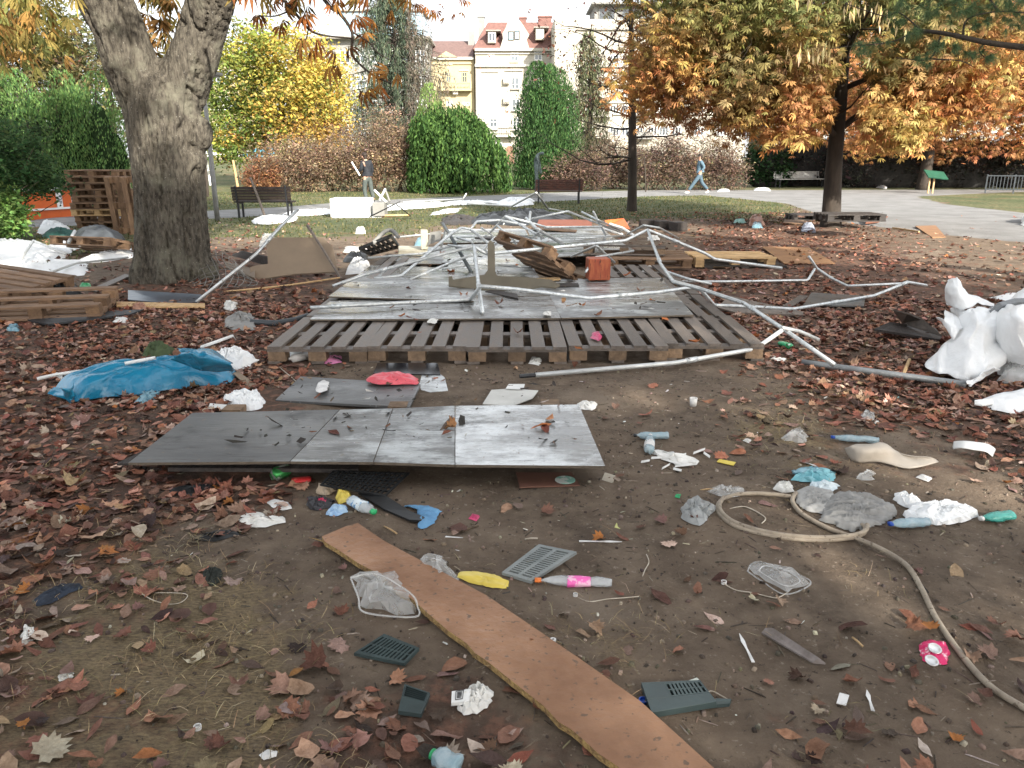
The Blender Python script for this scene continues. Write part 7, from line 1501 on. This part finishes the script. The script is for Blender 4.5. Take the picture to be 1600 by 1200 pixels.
board('metal_strip', 'grey brown bent metal strip lying by the sunlit soil patch', 'strip', [(1190, 988, 'z', .006), (1270, 1034, 'z', .006), (1290, 1036, 'z', .006), (1280, 1028, 'z', .02), (1208, 981, 'z', .02), (1196, 981, 'z', .012)], .006, mat('strip_grey', (.26, .23, .22), (.13, .11, .10), rough=.5, scale=12))
def lying(label, a, b_, prof, m, n=14, name='bottle', cat='bottle', parts=(), squash=1.0, lift=None):
    """turned shape laid on the ground from pixel a (its foot) to pixel b_ (its mouth). prof: (radius, 0..1 along). parts: (name, prof, material)"""
    A, B = G(*a), G(*b_); L_ = (B-A).length; ax = (B-A).normalized(); t = thing(name, label, cat, A)
    R = Vector((0, 0, 1)).rotation_difference(ax).to_matrix(); rmax = max(p[0] for p in prof)*squash
    for nm, pf, mm in [('body', prof, m)]+list(parts):
        mb = MB(); mb.lathe([(r_, z*L_) for r_, z in pf], n, 0, (0, 0, 0), R)
        if squash != 1 or nm == 'body':
            r = random.Random(label+nm); vv = []
            for i, v in enumerate(mb.v):
                v = Vector(v); q = .34*rmax*(mnoise.noise(v*42+Vector((len(label), 0, 0))) if nm in ('body', 'label') else 0); vv.append((v.x+q, v.y+q, v.z*squash+q))
            mb.v = vv
        mb.v = [(x, y, z+rmax+.002) for x, y, z in mb.v]; mb.loc_obj(nm, [mm], t, True)
    return t
BOT = [(.001, 0), (.024, .01), (.028, .06), (.026, .12), (.029, .2), (.026, .3), (.029, .42), (.027, .55), (.029, .66), (.022, .80), (.011, .90), (.011, .97)]
M_pet = mat('pet_clear', (.72, .75, .76), (.6, .64, .66), rough=.12, scale=20, bump=.15, alpha=.5, trans=.1, spec=.8)
M_petb = mat('pet_blue', (.32, .50, .58), (.50, .62, .68), rough=.14, scale=26, bump=.15, alpha=.7, trans=.1, spec=.8)
M_petg = mat('pet_green', (.05, .30, .26), (.08, .4, .35), rough=.25, scale=18, bump=.1, trans=.2, spec=.7)
cap = lambda m, a=.92, r_=.014: ('cap', [(.001, a), (r_, a), (r_, a+.085), (.001, a+.085)], m)
M_capor = mat('cap_orange', (.75, .20, .04), rough=.4, bump=0); M_capgr = mat('cap_green', (.04, .42, .16), rough=.4, bump=0); M_capbl = mat('cap_blue', (.02, .08, .42), rough=.4, bump=0); M_capw = mat('cap_white', (.75, .75, .74), rough=.4, bump=0)
M_lpk = mat('label_pink', (.75, .12, .42), (.78, .45, .6), rough=.4, scale=26, lo=.52, hi=.58, bump=0)
lying('flattened clear bottle with pink label and orange cap', (956, 916), (836, 912), BOT, M_pet, 16, parts=(('label', [(.0300, .28), (.0302, .42), (.0302, .56), (.0300, .58)], M_lpk), cap(M_capor)), squash=.55)
lying('crushed clear bottle with green cap beside the blue rags', (548, 788), (586, 808), BOT, M_pet, 14, parts=(('label', [(.0300, .10), (.0302, .3), (.0300, .55)], mat('label_blue_white', (.10, .28, .5), (.6, .68, .72), rough=.4, scale=22, lo=.45, hi=.5, bump=0)), cap(M_capgr, .90, .016)), squash=.8)
lying('pale bottle with green cap cut by the bottom edge of the picture', (716, 1212), (674, 1190), BOT, M_petb, 16, parts=(cap(M_capgr, .88, .016),), squash=.9)
lying('flat clear bottle with white label upright in the T shaped pair', (1014, 711), (1016, 686), BOT, M_petb, 14, parts=(('label', [(.030, .2), (.0302, .35), (.030, .5)], M_capw), cap(M_capw, .92)), squash=.8)
lying('dark blue tinted bottle crossing the top of the T shaped pair', (1045, 686), (990, 686), BOT, M_petb, 12, parts=(cap(M_dark),), squash=.7)
lying('blue bottle lying under the white bag on the right', (1450, 822), (1388, 826), BOT, M_petb, 14, parts=(cap(M_capbl),), squash=.7)
lying('crushed dark green bottle at the right edge of the litter row', (1582, 812), (1530, 818), BOT, M_petg, 12, parts=(cap(M_capw),), squash=.75)
lying('blue bottle left of the beige panel piece', (1372, 693), (1298, 688), BOT, M_petb, 14, parts=(cap(M_capbl),), squash=.65)
lying('small teal bottle under the grey cloth', (1280, 742), (1238, 744), BOT, M_filmb, 12, parts=(cap(M_filmb),), squash=.7)
lying('white spray tube lying on the leaves before the front pallets', (482, 562), (452, 567), [(.001, 0), (.032, .01), (.032, .8), (.018, .9), (.012, 1)], M_capw, 14, 'tube_can', 'can')
lying('green beverage can lying end on in front of the low platform', (428, 752), (452, 742), [(.001, 0), (.026, .0), (.033, .08), (.033, .9), (.027, 1), (.001, 1)], mat('can_green', (.05, .30, .08), (.55, .6, .55), rough=.3, metal=.5, scale=20, lo=.55, hi=.6, bump=0), 16, 'drink_can', 'can', parts=(('lid', [(.001, -.02), (.024, -.015), (.024, 0)], M_plg),))
lying('red can squashed flat beside the green can', (486, 752), (457, 756), [(.001, 0), (.026, 0), (.033, .1), (.033, .9), (.026, 1), (.001, 1)], mat('can_red', (.5, .03, .03), (.6, .5, .45), rough=.35, scale=20, lo=.58, hi=.6, bump=0), 12, 'drink_can', 'can', squash=.35)
lying('green and white can on the leaves right of the front pallets', (1218, 540), (1236, 546), [(.001, 0), (.026, 0), (.033, .1), (.033, .9), (.026, 1), (.001, 1)], mat('can_green2', (.04, .38, .16), (.6, .65, .6), rough=.35, scale=20, lo=.58, hi=.6, bump=0), 12, 'drink_can', 'can', squash=.7)
# crushed pink can on the right
t = thing('crushed_can', 'crushed pink and white drink can beside the hose', 'can', G(1460, 1024)); c0 = G(1460, 1024); mpk = mat('can_pink', (.62, .03, .14), (.75, .55, .6), rough=.3, metal=.3, scale=30, lo=.54, hi=.6, bump=.1)
crumple('body', None, None, [G(1436, 1018), G(1440, 1034), G(1458, 1040), G(1480, 1040), G(1484, 1022), G(1478, 1006), G(1450, 1002), G(1437, 1008)], .032, mpk, 7, 8, 44, 3, .6, 6, parent=t)
for (x, y, nm) in ((1461, 1013, 'lid'), (1456, 1032, 'base')):
    p = G(x, y, .034)-world_loc(t); R = Matrix.Rotation(.35, 3, 'X'); mb = MB().lathe([(.019, -.004), (.022, 0), (.019, .003), (.016, -.002), (.001, -.002)], 20, 0, p, R); mb.loc_obj(nm, [mat('aluminium', (.72, .73, .73), rough=.3, metal=.7, bump=0)], t, True)
# clear trays and bags
crumple('plastic_tray', 'crumpled clear plastic box half under the brown plank, left side', 'tray', [(549, 905), (562, 935), (572, 955), (646, 962), (651, 945), (640, 925), (625, 905), (580, 903)], .085, M_film, 71, 14, 60, 1.5, .8, 7)
crumple('plastic_tray', 'clear plastic film sticking out on the right side of the brown plank', 'film', [(650, 885), (700, 916), (712, 915), (716, 905), (690, 875), (668, 872)], .06, M_film, 72, 10, 44, 2.6, 1.1, 4)
crumple('yellow_packet', 'flattened yellow plastic packet beside the brown plank', 'packet', [(714, 903), (735, 912), (770, 920), (794, 921), (796, 910), (775, 900), (742, 894), (718, 895)], .02, M_yel, 73, 8, 40, 2, .7, 5)
crumple('plastic_tray', 'clear shallow tray upside down right of the middle', 'tray', [(1170, 892), (1190, 905), (1226, 926), (1262, 914), (1256, 904), (1232, 890), (1196, 882), (1176, 882)], .045, M_film, 74, 12, 56, 1.8, .7, 7)
crumple('clear_bag', 'clear knotted bag on the soil right of the loop of hose', 'bag', [(1222, 690), (1240, 692), (1262, 694), (1264, 684), (1252, 672), (1234, 676)], .06, M_film, 75, 9, 44, 3, 1)
crumple('tissue', 'crumpled white tissue beside the small ribbed cover', 'tissue', [(714, 1108), (722, 1120), (745, 1118), (766, 1105), (770, 1085), (755, 1072), (735, 1078), (722, 1092)], .05, M_paper, 76, 10, 50, 4, 1.4)
t = board('white_packet', 'small white packet printed with a black framed text block', 'packet', [(705, 1098, 'z', .02), (733, 1095, 'z', .03), (736, 1076, 'z', .045), (706, 1080, 'z', .03)], .012, M_white)
mb = MB(); q = [PT(p) for p in ((711, 1094, 'z', .0262), (723, 1092.5, 'z', .029), (725, 1078, 'z', .041), (712, 1080, 'z', .0345))]
def lerp4(u, v): return q[0]*(1-u)*(1-v)+q[1]*u*(1-v)+q[2]*u*v+q[3]*(1-u)*v
for (u0, u1, v0, v1) in ((0, 1, 0, .07), (0, 1, .93, 1), (0, .08, .07, .93), (.92, 1, .07, .93))+tuple((.2, .8, .2+i*.14, .27+i*.14) for i in range(5)): mb.slab([lerp4(u0, v0)+Vector((0, 0, .0012)), lerp4(u1, v0)+Vector((0, 0, .0012)), lerp4(u1, v1)+Vector((0, 0, .0012)), lerp4(u0, v1)+Vector((0, 0, .0012))], .0008)
mb.obj('printed_text', [M_dark], t)
def tray_rim(o, pts, r_):
    P = [G(a_, b_, h_) for a_, b_, h_ in pts]; MB().tube(spline(P+[P[0]], 5), r_, 6).obj('rim', [M_film], o, True)
for o_ in [q for q in bpy.data.objects if q.name.startswith('plastic_tray')]:
    if 'upside down' in o_['label']: tray_rim(o_, [(1168, 893, .008), (1190, 908, .006), (1226, 929, .006), (1264, 915, .006), (1256, 902, .01), (1196, 880, .01), (1175, 881, .01)], .004); tray_rim(o_, [(1186, 892, .03), (1226, 915, .03), (1250, 908, .03), (1230, 892, .035), (1196, 884, .035)], .003)
    elif 'left side' in o_['label']: tray_rim(o_, [(548, 903, .05), (560, 933, .03), (570, 957, .012), (648, 964, .012), (652, 946, .03), (640, 926, .06), (590, 897, .07)], .004)
# cloth and bag row on the right
crumple('grey_cloth', 'crumpled grey sweatshirt lying inside the hose loop', 'cloth', [(1283, 815), (1330, 832), (1348, 828), (1375, 822), (1404, 805), (1398, 795), (1360, 776), (1310, 772), (1285, 788)], .075, M_cloth, 81, 24, 120, 2.2, 1.0, 4)
crumple('grey_cloth', 'pale grey cloth behind the crumpled sweatshirt', 'cloth', [(1243, 785), (1260, 800), (1290, 806), (1310, 788), (1300, 768), (1260, 762), (1243, 770)], .045, mat('cloth_pale', (.42, .42, .41), (.33, .33, .32), rough=.9, scale=9), 82, 12, 60, 3, 1.2)
crumple('white_bag', 'swollen white plastic bag right of the grey sweatshirt', 'bag', [(1408, 806), (1425, 818), (1470, 823), (1505, 818), (1530, 806), (1515, 795), (1480, 790), (1430, 795)], .13, M_twh, 83, 16, 80, 1.6, .45, 3)
crumple('white_bag', 'twisted white end of the swollen bag', 'bag', [(1396, 782), (1412, 795), (1440, 797), (1440, 788), (1412, 778), (1400, 772)], .06, M_twh, 84, 8, 44, 4, 1.2)
crumple('teal_bag', 'crumpled teal blue mask behind the grey cloth', 'mask', [(1238, 752), (1270, 756), (1304, 752), (1306, 738), (1280, 733), (1245, 735)], .04, mat('teal', (.12, .36, .42), (.28, .52, .58), rough=.5, scale=14), 85, 9, 50, 3.5, 1.3)
crumple('blue_paper', 'pale blue crumpled paper between the teal mask and the grey cloth', 'paper', [(1270, 770), (1300, 770), (1312, 760), (1290, 754), (1262, 758)], .035, mat('paper_blue', (.50, .62, .68), (.68, .74, .76), rough=.6, scale=12), 86, 8, 40, 3.5, 1.3)
crumple('tissue', 'pale tissue at the left of the grey cloth', 'tissue', [(1207, 765), (1222, 772), (1242, 770), (1236, 758), (1216, 757)], .04, M_paper, 87, 8, 40, 4, 1.3)
crumple('clear_bag', 'clear printed bag lying at the left end of the hose loop', 'bag', [(1108, 770), (1125, 778), (1160, 776), (1168, 768), (1140, 761), (1115, 763)], .03, M_film, 88, 8, 44, 3.5, 1.2)
crumple('clear_bag', 'grey torn plastic bag left of the hose loop', 'bag', [(1067, 810), (1080, 822), (1098, 820), (1114, 803), (1118, 792), (1085, 778), (1064, 795)], .05, mat('film_grey', (.40, .42, .42), (.28, .29, .29), rough=.3, scale=14, trans=.2), 89, 9, 50, 3.5, 1.3)
flap([[(1320, 700, 'z', .06), (1336, 722, 'z', .008), (1374, 722, 'z', .02), (1420, 732, 'z', .012), (1466, 722, 'z', .012)], [(1330, 697, 'z', .09), (1350, 704, 'z', .09), (1385, 704, 'z', .09), (1420, 714, 'z', .04), (1460, 717, 'z', .03)], [(1338, 694, 'z', .08), (1360, 694, 'z', .10), (1380, 692, 'z', .11), (1410, 710, 'z', .06), (1452, 714, 'z', .04)]], mat('foam_beige', (.40, .36, .31), (.34, .31, .27), rough=.7, scale=5), 91, None, 22, 8, .01, 'beige_offcut')
tag(bpy.data.objects['beige_offcut'], 'beige curved panel piece tapering to the right on the soil', 'panel')
flap([[(1489, 702, 'z', .01), (1500, 700, 'z', .05), (1520, 703, 'z', .05), (1540, 706, 'z', .04), (1552, 714, 'z', .01)], [(1490, 690, 'z', .03), (1505, 689, 'z', .07), (1525, 691, 'z', .07), (1545, 694, 'z', .05), (1555, 702, 'z', .02)]], M_white, 92, None, 16, 5, .01, 'white_foam')
tag(bpy.data.objects['white_foam'], 'curved white foam piece near the right edge', 'foam')
crumple('pink_bag', 'bright pink red plastic bag on the dark grey board', 'bag', [(571, 596, 'z', .07), (590, 602, 'z', .07), (652, 602, 'z', .07), (655, 592, 'z', .07), (620, 586, 'z', .07), (580, 588, 'z', .07)], .06, M_pink, 93, 12, 70, 4, 1.2, 4)
crumple('pink_packet', 'pink and black wrapper in front of the front pallets', 'wrapper', [(497, 568), (515, 570), (534, 567), (534, 558), (500, 559)], .05, mat('wrap_pink', (.7, .25, .45), (.03, .03, .035), rough=.5, scale=9, lo=.48, hi=.5), 94, 7, 36, 3, 1)
crumple('clear_bag', 'white torn bag beside the spray tube', 'bag', [(450, 560), (470, 562), (478, 556), (462, 550), (452, 552)], .07, M_twh, 95, 7, 36, 4, 1.2)
crumple('oval_dish', 'white oval container on the dark grey board', 'lid', [(493, 612, 'z', .055), (500, 615, 'z', .055), (512, 610, 'z', .055), (514, 598, 'z', .055), (505, 594, 'z', .055), (496, 600, 'z', .055)], .025, M_capw, 96, 6, 30, 1, .2, 8)
crumple('blue_rag', 'blue cloth rag right of the black plastic tongue', 'rag', [(630, 792), (650, 796), (655, 812), (652, 826), (662, 828), (680, 818), (684, 806), (691, 800), (672, 792), (640, 790)], .025, M_blcl, 97, 8, 50, 3.5, 1.2)
crumple('blue_rag', 'blue printed wrapper left of the green capped bottle', 'wrapper', [(508, 806), (525, 808), (545, 802), (542, 792), (520, 791)], .03, mat('wrap_blue', (.12, .28, .55), (.45, .6, .72), rough=.4, scale=14), 98, 8, 40, 4, 1.2)
crumple('yellow_wrap', 'yellow peel of packaging behind the green capped bottle', 'wrapper', [(525, 782), (530, 790), (550, 782), (546, 768), (528, 766)], .05, M_yel, 99, 7, 36, 3, 1.2)
crumple('dark_wrap', 'black and red printed wrapper left of the yellow packaging', 'wrapper', [(478, 790), (490, 800), (520, 794), (525, 783), (505, 778), (480, 778)], .03, mat('wrap_black_red', (.03, .03, .035), (.5, .04, .10), rough=.35, scale=11, lo=.56, hi=.58), 100, 8, 40, 3, 1.1)
crumple('beige_wrap', 'beige crumpled paper behind the black and red wrapper', 'paper', [(494, 772), (512, 776), (524, 768), (508, 758), (496, 762)], .05, mat('paper_tan', (.40, .33, .25), (.3, .24, .18), rough=.8, scale=12), 101, 7, 36, 4, 1.2)
crumple('dark_glove', 'dark blue glove lying on the dry grass at the left', 'glove', [(52, 940), (56, 949), (80, 945), (105, 930), (130, 920), (125, 913), (95, 915), (65, 930)], .03, mat('glove_navy', (.025, .035, .055), (.015, .02, .03), rough=.8, scale=20), 102, 9, 50, 3, .8)
crumple('dark_rag', 'black strip of rag below the torn white papers', 'rag', [(305, 845), (335, 848), (378, 836), (376, 828), (340, 830), (310, 838)], .02, M_blk2, 103, 7, 44, 4, 1.1)
crumple('dark_rag', 'black crumpled piece under the left corner of the low platform', 'rag', [(262, 772), (300, 778), (345, 768), (340, 758), (300, 760), (270, 764)], .03, M_blk2, 104, 7, 44, 4, 1.1)  # low black crumpled piece on the ground below the platform corner
crumple('dark_rag', 'dark tangle of twigs and cloth on the bare soil at the left', 'rag', [(315, 908), (330, 918), (345, 910), (348, 896), (330, 890), (318, 896)], .04, mat('rag_dark_green', (.03, .035, .03), rough=.9), 105, 7, 40, 6, 1.5)
for k, (o_, h, m, lb) in enumerate((([(361, 815), (385, 826), (415, 824), (452, 818), (450, 808), (420, 812), (400, 800), (375, 806)], .02, M_paper, 'torn white papers on the soil left of the wrappers'), ([(417, 786), (425, 794), (440, 799), (457, 796), (452, 787), (430, 781)], .02, M_capw, 'white crushed cup lid left of the wrappers'), ([(405, 1182), (412, 1190), (432, 1184), (434, 1176), (418, 1174)], .015, M_capw, 'white label scrap near the lower left corner'), ([(90, 1058), (92, 1067), (115, 1060), (116, 1052), (100, 1051)], .012, M_paper, 'small white paper flake on the dry grass, far left'), ([(33, 1012), (62, 998), (52, 985), (40, 978)], .03, M_paper, 'pale triangular leaf like card standing at the left edge'), ([(1005, 704), (1030, 716), (1060, 730), (1090, 726), (1085, 716), (1050, 712), (1020, 704)], .03, M_paper, 'torn white papers below the T shaped bottles'),
                                ([(1343, 655), (1352, 660), (1370, 654), (1366, 645), (1350, 643)], .03, M_film, 'white plastic spoon end on the sandy patch'), ([(1338, 748), (1350, 753), (1366, 750), (1368, 738), (1352, 736)], .03, M_film, 'clear crumpled wrapper right of the teal mask'), ([(905, 640), (930, 642), (932, 632), (912, 628), (900, 632)], .03, M_paper, 'crumpled white paper at the far right corner of the low platform'), ([(826, 569), (842, 572), (846, 562), (830, 560)], .03, M_paper, 'white paper scrap in front of the front pallets'), ([(1178, 586), (1210, 590), (1212, 583), (1184, 580)], .006, M_paper, 'small white scrap on the soil right of the front pallets') if 0 else ([(1204, 562), (1224, 567), (1228, 561), (1210, 558)], .012, M_paper, 'white scrap beside the front right corner of the pallets'),
                                ([(732, 812), (745, 816), (750, 808), (738, 804)], .015, mat('wrap_magenta', (.65, .08, .2), rough=.4), 'small magenta wrapper right of the blue rag'), ([(923, 529), (936, 534), (941, 527), (935, 518), (926, 520)], .02, MATS['wrap_magenta'], 'small pink wrapper on the front pallets'), ([(668, 505), (682, 507), (684, 500), (672, 498)], .02, M_paper, 'small white scrap on the front pallets'), ([(848, 492+0), (860, 494), (862, 488), (850, 487)], .01, M_paper, 'tiny white scrap at the edge of the deck'), ([(1054, 778), (1062, 780), (1064, 774), (1056, 773)], .01, M_capgr, 'small green cap on the soil left of the hose loop'), ([(1430, 747), (1450, 754), (1457, 749), (1440, 742)], .015, M_capw, 'short white roll right of the clear wrapper'), ([(1160, 690), (1172, 694), (1174, 688), (1164, 686)], .01, M_paper, 'small pale scrap left of the clear knotted bag'), ([(1370, 655), (1375, 662), (1366, 664)], .01, M_paper, 'tiny pale flake by the sandy patch'))):
    zed = {12: .16, 13: .16, 14: .19}.get(k)
    crumple('paper_scrap', lb, 'scrap', [(a, b_, 'z', zed) for a, b_ in o_] if zed else o_, h, m, 120+k, 6, 34, 4, 1.3)
# small flat litter
def flat(name, label, cat, pts, m, th=.003, z=.006): return board(name, label, cat, [(a, b_, 'z', z) for a, b_ in pts], th, m)
def knife(label, a, b_, w1=5): 
    A, B = G(*a, .006), G(*b_, .006); d = (B-A); n = Vector((-d.y, d.x, 0)).normalized()*.006; P = [A-n*.9, A+d*.45-n*.5, B-d*.28-n*1.1, B-d*.04-n*.3, B, B-d*.28+n*1.2, A+d*.45+n*.5, A+n*.9]; o = MB().slab(P, .003).obj('plastic_knife', [M_capw]); tag(o, label, 'knife')
knife('white plastic knife lying on bare soil left of the metal strip', (1177, 1034), (1155, 989)); knife('white plastic knife half under a brown leaf, lower right', (1364, 1110), (1354, 1077)); knife('thin white plastic stick right of the magenta wrapper', (696, 838), (760, 843)); knife('white plastic stick above the pink labelled bottle', (905, 845), (972, 846)); knife('white plastic stick left of the torn papers by the bottles', (980, 737), (1020, 727)); knife('white plastic stick above the teal mask', (1258, 722), (1276, 728))
flat('white_card', 'small white square card in the lower right', 'card', ((1307, 1098), (1322, 1102), (1327, 1086), (1312, 1082)), M_capw)
flat('yellow_card', 'small yellow green square scrap below the hose loop', 'card', ((1128, 834), (1142, 840), (1146, 828), (1131, 825)), mat('card_yellow', (.55, .55, .2), rough=.5))
flat('yellow_card', 'tiny yellow square scrap on bare soil in the middle', 'card', ((960, 824), (972, 827), (975, 819), (963, 817)), MATS['card_yellow'])
flat('yellow_card', 'yellow and white bent strip right of the torn papers', 'strip', ((1120, 721), (1146, 727), (1150, 722), (1124, 717)), M_yel)
flat('magenta_scrap', 'pink paper strip right of the brown bottle rags', 'strip', ((724, 815), (738, 819), (748, 808), (735, 806)), MATS['wrap_magenta']) if 0 else None
def disc(label, px, py, r_, h, m, name='screw_top', cat='bottle top', hole=False):
    p = G(px, py); prof = [(r_, 0), (r_, h), (r_*.82, h), (r_*.80, h*.4), (.001, h*.4)] if not hole else [(r_, 0), (r_, h), (r_*.45, h*1.1), (r_*.4, 0)]
    tag(MB().lathe(prof, 18, 0, p).obj(name, [m], None, False), label, cat)
disc('dark blue bottle cap beside the dark green vent cover', 1005, 1098, .014, .012, M_capbl); disc('white ring with a dark hole on the soil right of the plank', 864, 1001, .011, .006, M_capw, 'white_ring', 'ring', True)
disc('small white knob on the dry grass at lower left', 309, 1139, .011, .012, M_capw, 'white_bead', 'bead'); disc('white bead end of the string above the dried leaf', 1131, 912, .011, .012, M_capw, 'white_bead', 'bead'); disc('white bead beside the pink labelled bottle', 899, 931, .009, .010, M_capw, 'white_bead', 'bead')
p = G(1083, 634); tag(MB().lathe([(.001, 0), (.022, 0), (.026, .055), (.023, .055), (.020, .006), (.001, .006)], 16, 0, p).obj('white_cup', [M_capw], None, True), 'small white cup standing on the bare soil', 'cup')
M_str = mat('string_pale', (.55, .50, .42), (.4, .35, .28), rough=.9, scale=30)
def strng(label, pts, r_=.0022): P = spline([G(a, b_, .008) for a, b_ in pts], 6); tag(MB().tube(P, r_, 5).obj('string', [M_str], None, True), label, 'string')
strng('pale string from the white bead over a dried leaf', [(1131, 912), (1150, 922), (1175, 926), (1200, 932), (1215, 934), (1230, 926)]); strng('short wavy pale string in the middle of the soil', [(1010, 866), (1014, 878), (1008, 890), (1004, 900)]); strng('string trailing right of the pink labelled bottle', [(900, 932), (920, 940), (950, 936), (975, 934), (998, 932)]); strng('thin string loop near the left dry grass', [(222, 928), (240, 938), (265, 944), (285, 940), (290, 928), (240, 926)], .0018)
strng('tangled string on the arm of the dark green vent cover', [(1095, 1088), (1110, 1080), (1125, 1086), (1140, 1096), (1118, 1092)]); strng('black wire inside the loop of hose', [(1140, 795), (1165, 792), (1195, 808), (1190, 818)], .003)
rs_ = random.Random(3)
for q_, (x_, y_, L_, a_) in enumerate(((1032, 716, 30, .1), (1048, 722, 34, -.5), (1060, 714, 26, .5), (1068, 728, 28, .2), (1078, 722, 20, -.2), (1040, 730, 18, .8), (1092, 706, 22, .6), (1104, 712, 16, -.9), (1008, 722, 14, .3), (1058, 735, 14, -.4))):
    dx_, dy_ = cos(a_)*L_/2, -sin(a_)*L_*.28; tag(board('paper_strip', None, None, [(x_-dx_, y_-dy_, 'z', .008), (x_+dx_, y_+dy_, 'z', .014), (x_+dx_+1, y_+dy_-3.2, 'z', .018), (x_-dx_+1, y_-dy_-3.5, 'z', .010)], .002, M_paper), 'torn white paper strip below the T shaped bottles, '+('left of the heap', 'crossing the heap from upper left', 'rising at the top of the heap', 'flat at the right of the heap', 'right end of the heap', 'steep one at the lower left', 'alone to the upper right', 'farthest right and steep', 'farthest left', 'lowest of all')[q_], 'paper', 'torn paper strips below the T shaped bottles')
for k_, (x_, y_, L_, a_, m_, lb_) in enumerate(((455, 590, 60, -.9, M_str, 'thin bent stick running into the dark grey board from the left'), (728, 690, 0, 0, None, ''), (1105, 765, 22, .1, M_woodn, 'pale wood sliver left of the hose loop'), (610, 828, 26, -.7, M_woodn, 'short pale wood sliver beside the tip of the brown plank'), (830, 842, 20, .1, M_str, 'tan sliver on bare soil above the vent cover'), (1340, 1003, 26, -.9, M_woodn, 'curled bark like sliver right of the grey brown strip'), (735, 826, 30, .5, M_twig, 'dark twig below the magenta wrapper'))):
    if m_: dx_, dy_ = cos(a_)*L_/2, -sin(a_)*L_*.35; tag(MB().tube([G(x_-dx_, y_-dy_, .008), G(x_, y_-1, .012), G(x_+dx_, y_+dy_, .008)], .004, 5).obj('wood_sliver', [m_], None, True), lb_, 'stick')
# the hose
M_hose = mat('hose_tan', (.34, .29, .225), (.22, .185, .145), rough=.6, scale=12, bump=.08, speck=.62, speck_c=(.14, .11, .08), speck_s=40)
HP = [(1285, 815), (1262, 800), (1243, 788), (1236, 780), (1240, 772), (1252, 768)]
loop1 = [(1236, 776), (1215, 773), (1180, 771), (1150, 773), (1128, 781), (1121, 793), (1126, 806), (1145, 820), (1180, 832), (1230, 841), (1280, 844), (1325, 841), (1348, 834), (1352, 824), (1346, 820)]
tail = [(1252, 800), (1290, 822), (1340, 842), (1385, 862), (1418, 885), (1440, 920), (1462, 965), (1500, 1020), (1545, 1070), (1600, 1106), (1680, 1150)]
t = thing('garden_hose', 'tan garden hose looped on the soil, its tail running to the lower right edge', 'hose', G(1230, 810))
for k, pp in enumerate((loop1, [(a+3, b_-4) for a, b_ in loop1[4:14]], [(1244, 770), (1238, 782), (1248, 798), (1268, 812), (1300, 828), (1340, 842)]+tail[3:])):
    MB().tube(spline([G(a, b_, .012+.010*(k == 1)) for a, b_ in pp], 7), .0105, 10).obj('hose_length', [M_hose], t, True)
# white and pale litter flecks too small to name
def flecks():
    r = np.random.default_rng(88); n = 620; y = np.sqrt(r.uniform(1.3**2, 11**2, n)); x = r.uniform(-.68, .68, n)*(y+.4)
    k = ~on_deck(x, y); x, y = x[k], y[k]; px, py, _ = proj(x, y, 0*x); k = (r.uniform(0, 1, len(x)) < .35+.5*((px > 550) & (py < 1000))); x, y = x[k], y[k]; m = len(x)
    V_ = np.array([(-.5, -.3, 0), (.4, -.4, .05), (.6, .1, .15), (.1, .5, .1), (-.5, .35, .0)]); sh_ = (V_, np.array([(0, 1, 2), (0, 2, 3), (0, 3, 4)]))
    s = r.uniform(.004, .022, m)
    V, F, C = scatter([sh_], np.stack([x, y, T(x, y)+.008], 1), np.stack([s*r.uniform(.8, 2.2, m), s*r.uniform(.3, 1, m), s], 1), r.uniform(0, 6.28, m), r.normal(0, .25, m), r.normal(0, .25, m), pick(r, [((.78, .78, .75), 5), ((.6, .55, .45), 3), ((.5, .42, .3), 1), ((.3, .45, .55), .3)], m, .08))
    tag(link('litter_flecks', np_mesh('litter_flecks', V, F, M_litter, col=C), ground), kind='stuff')
flecks()
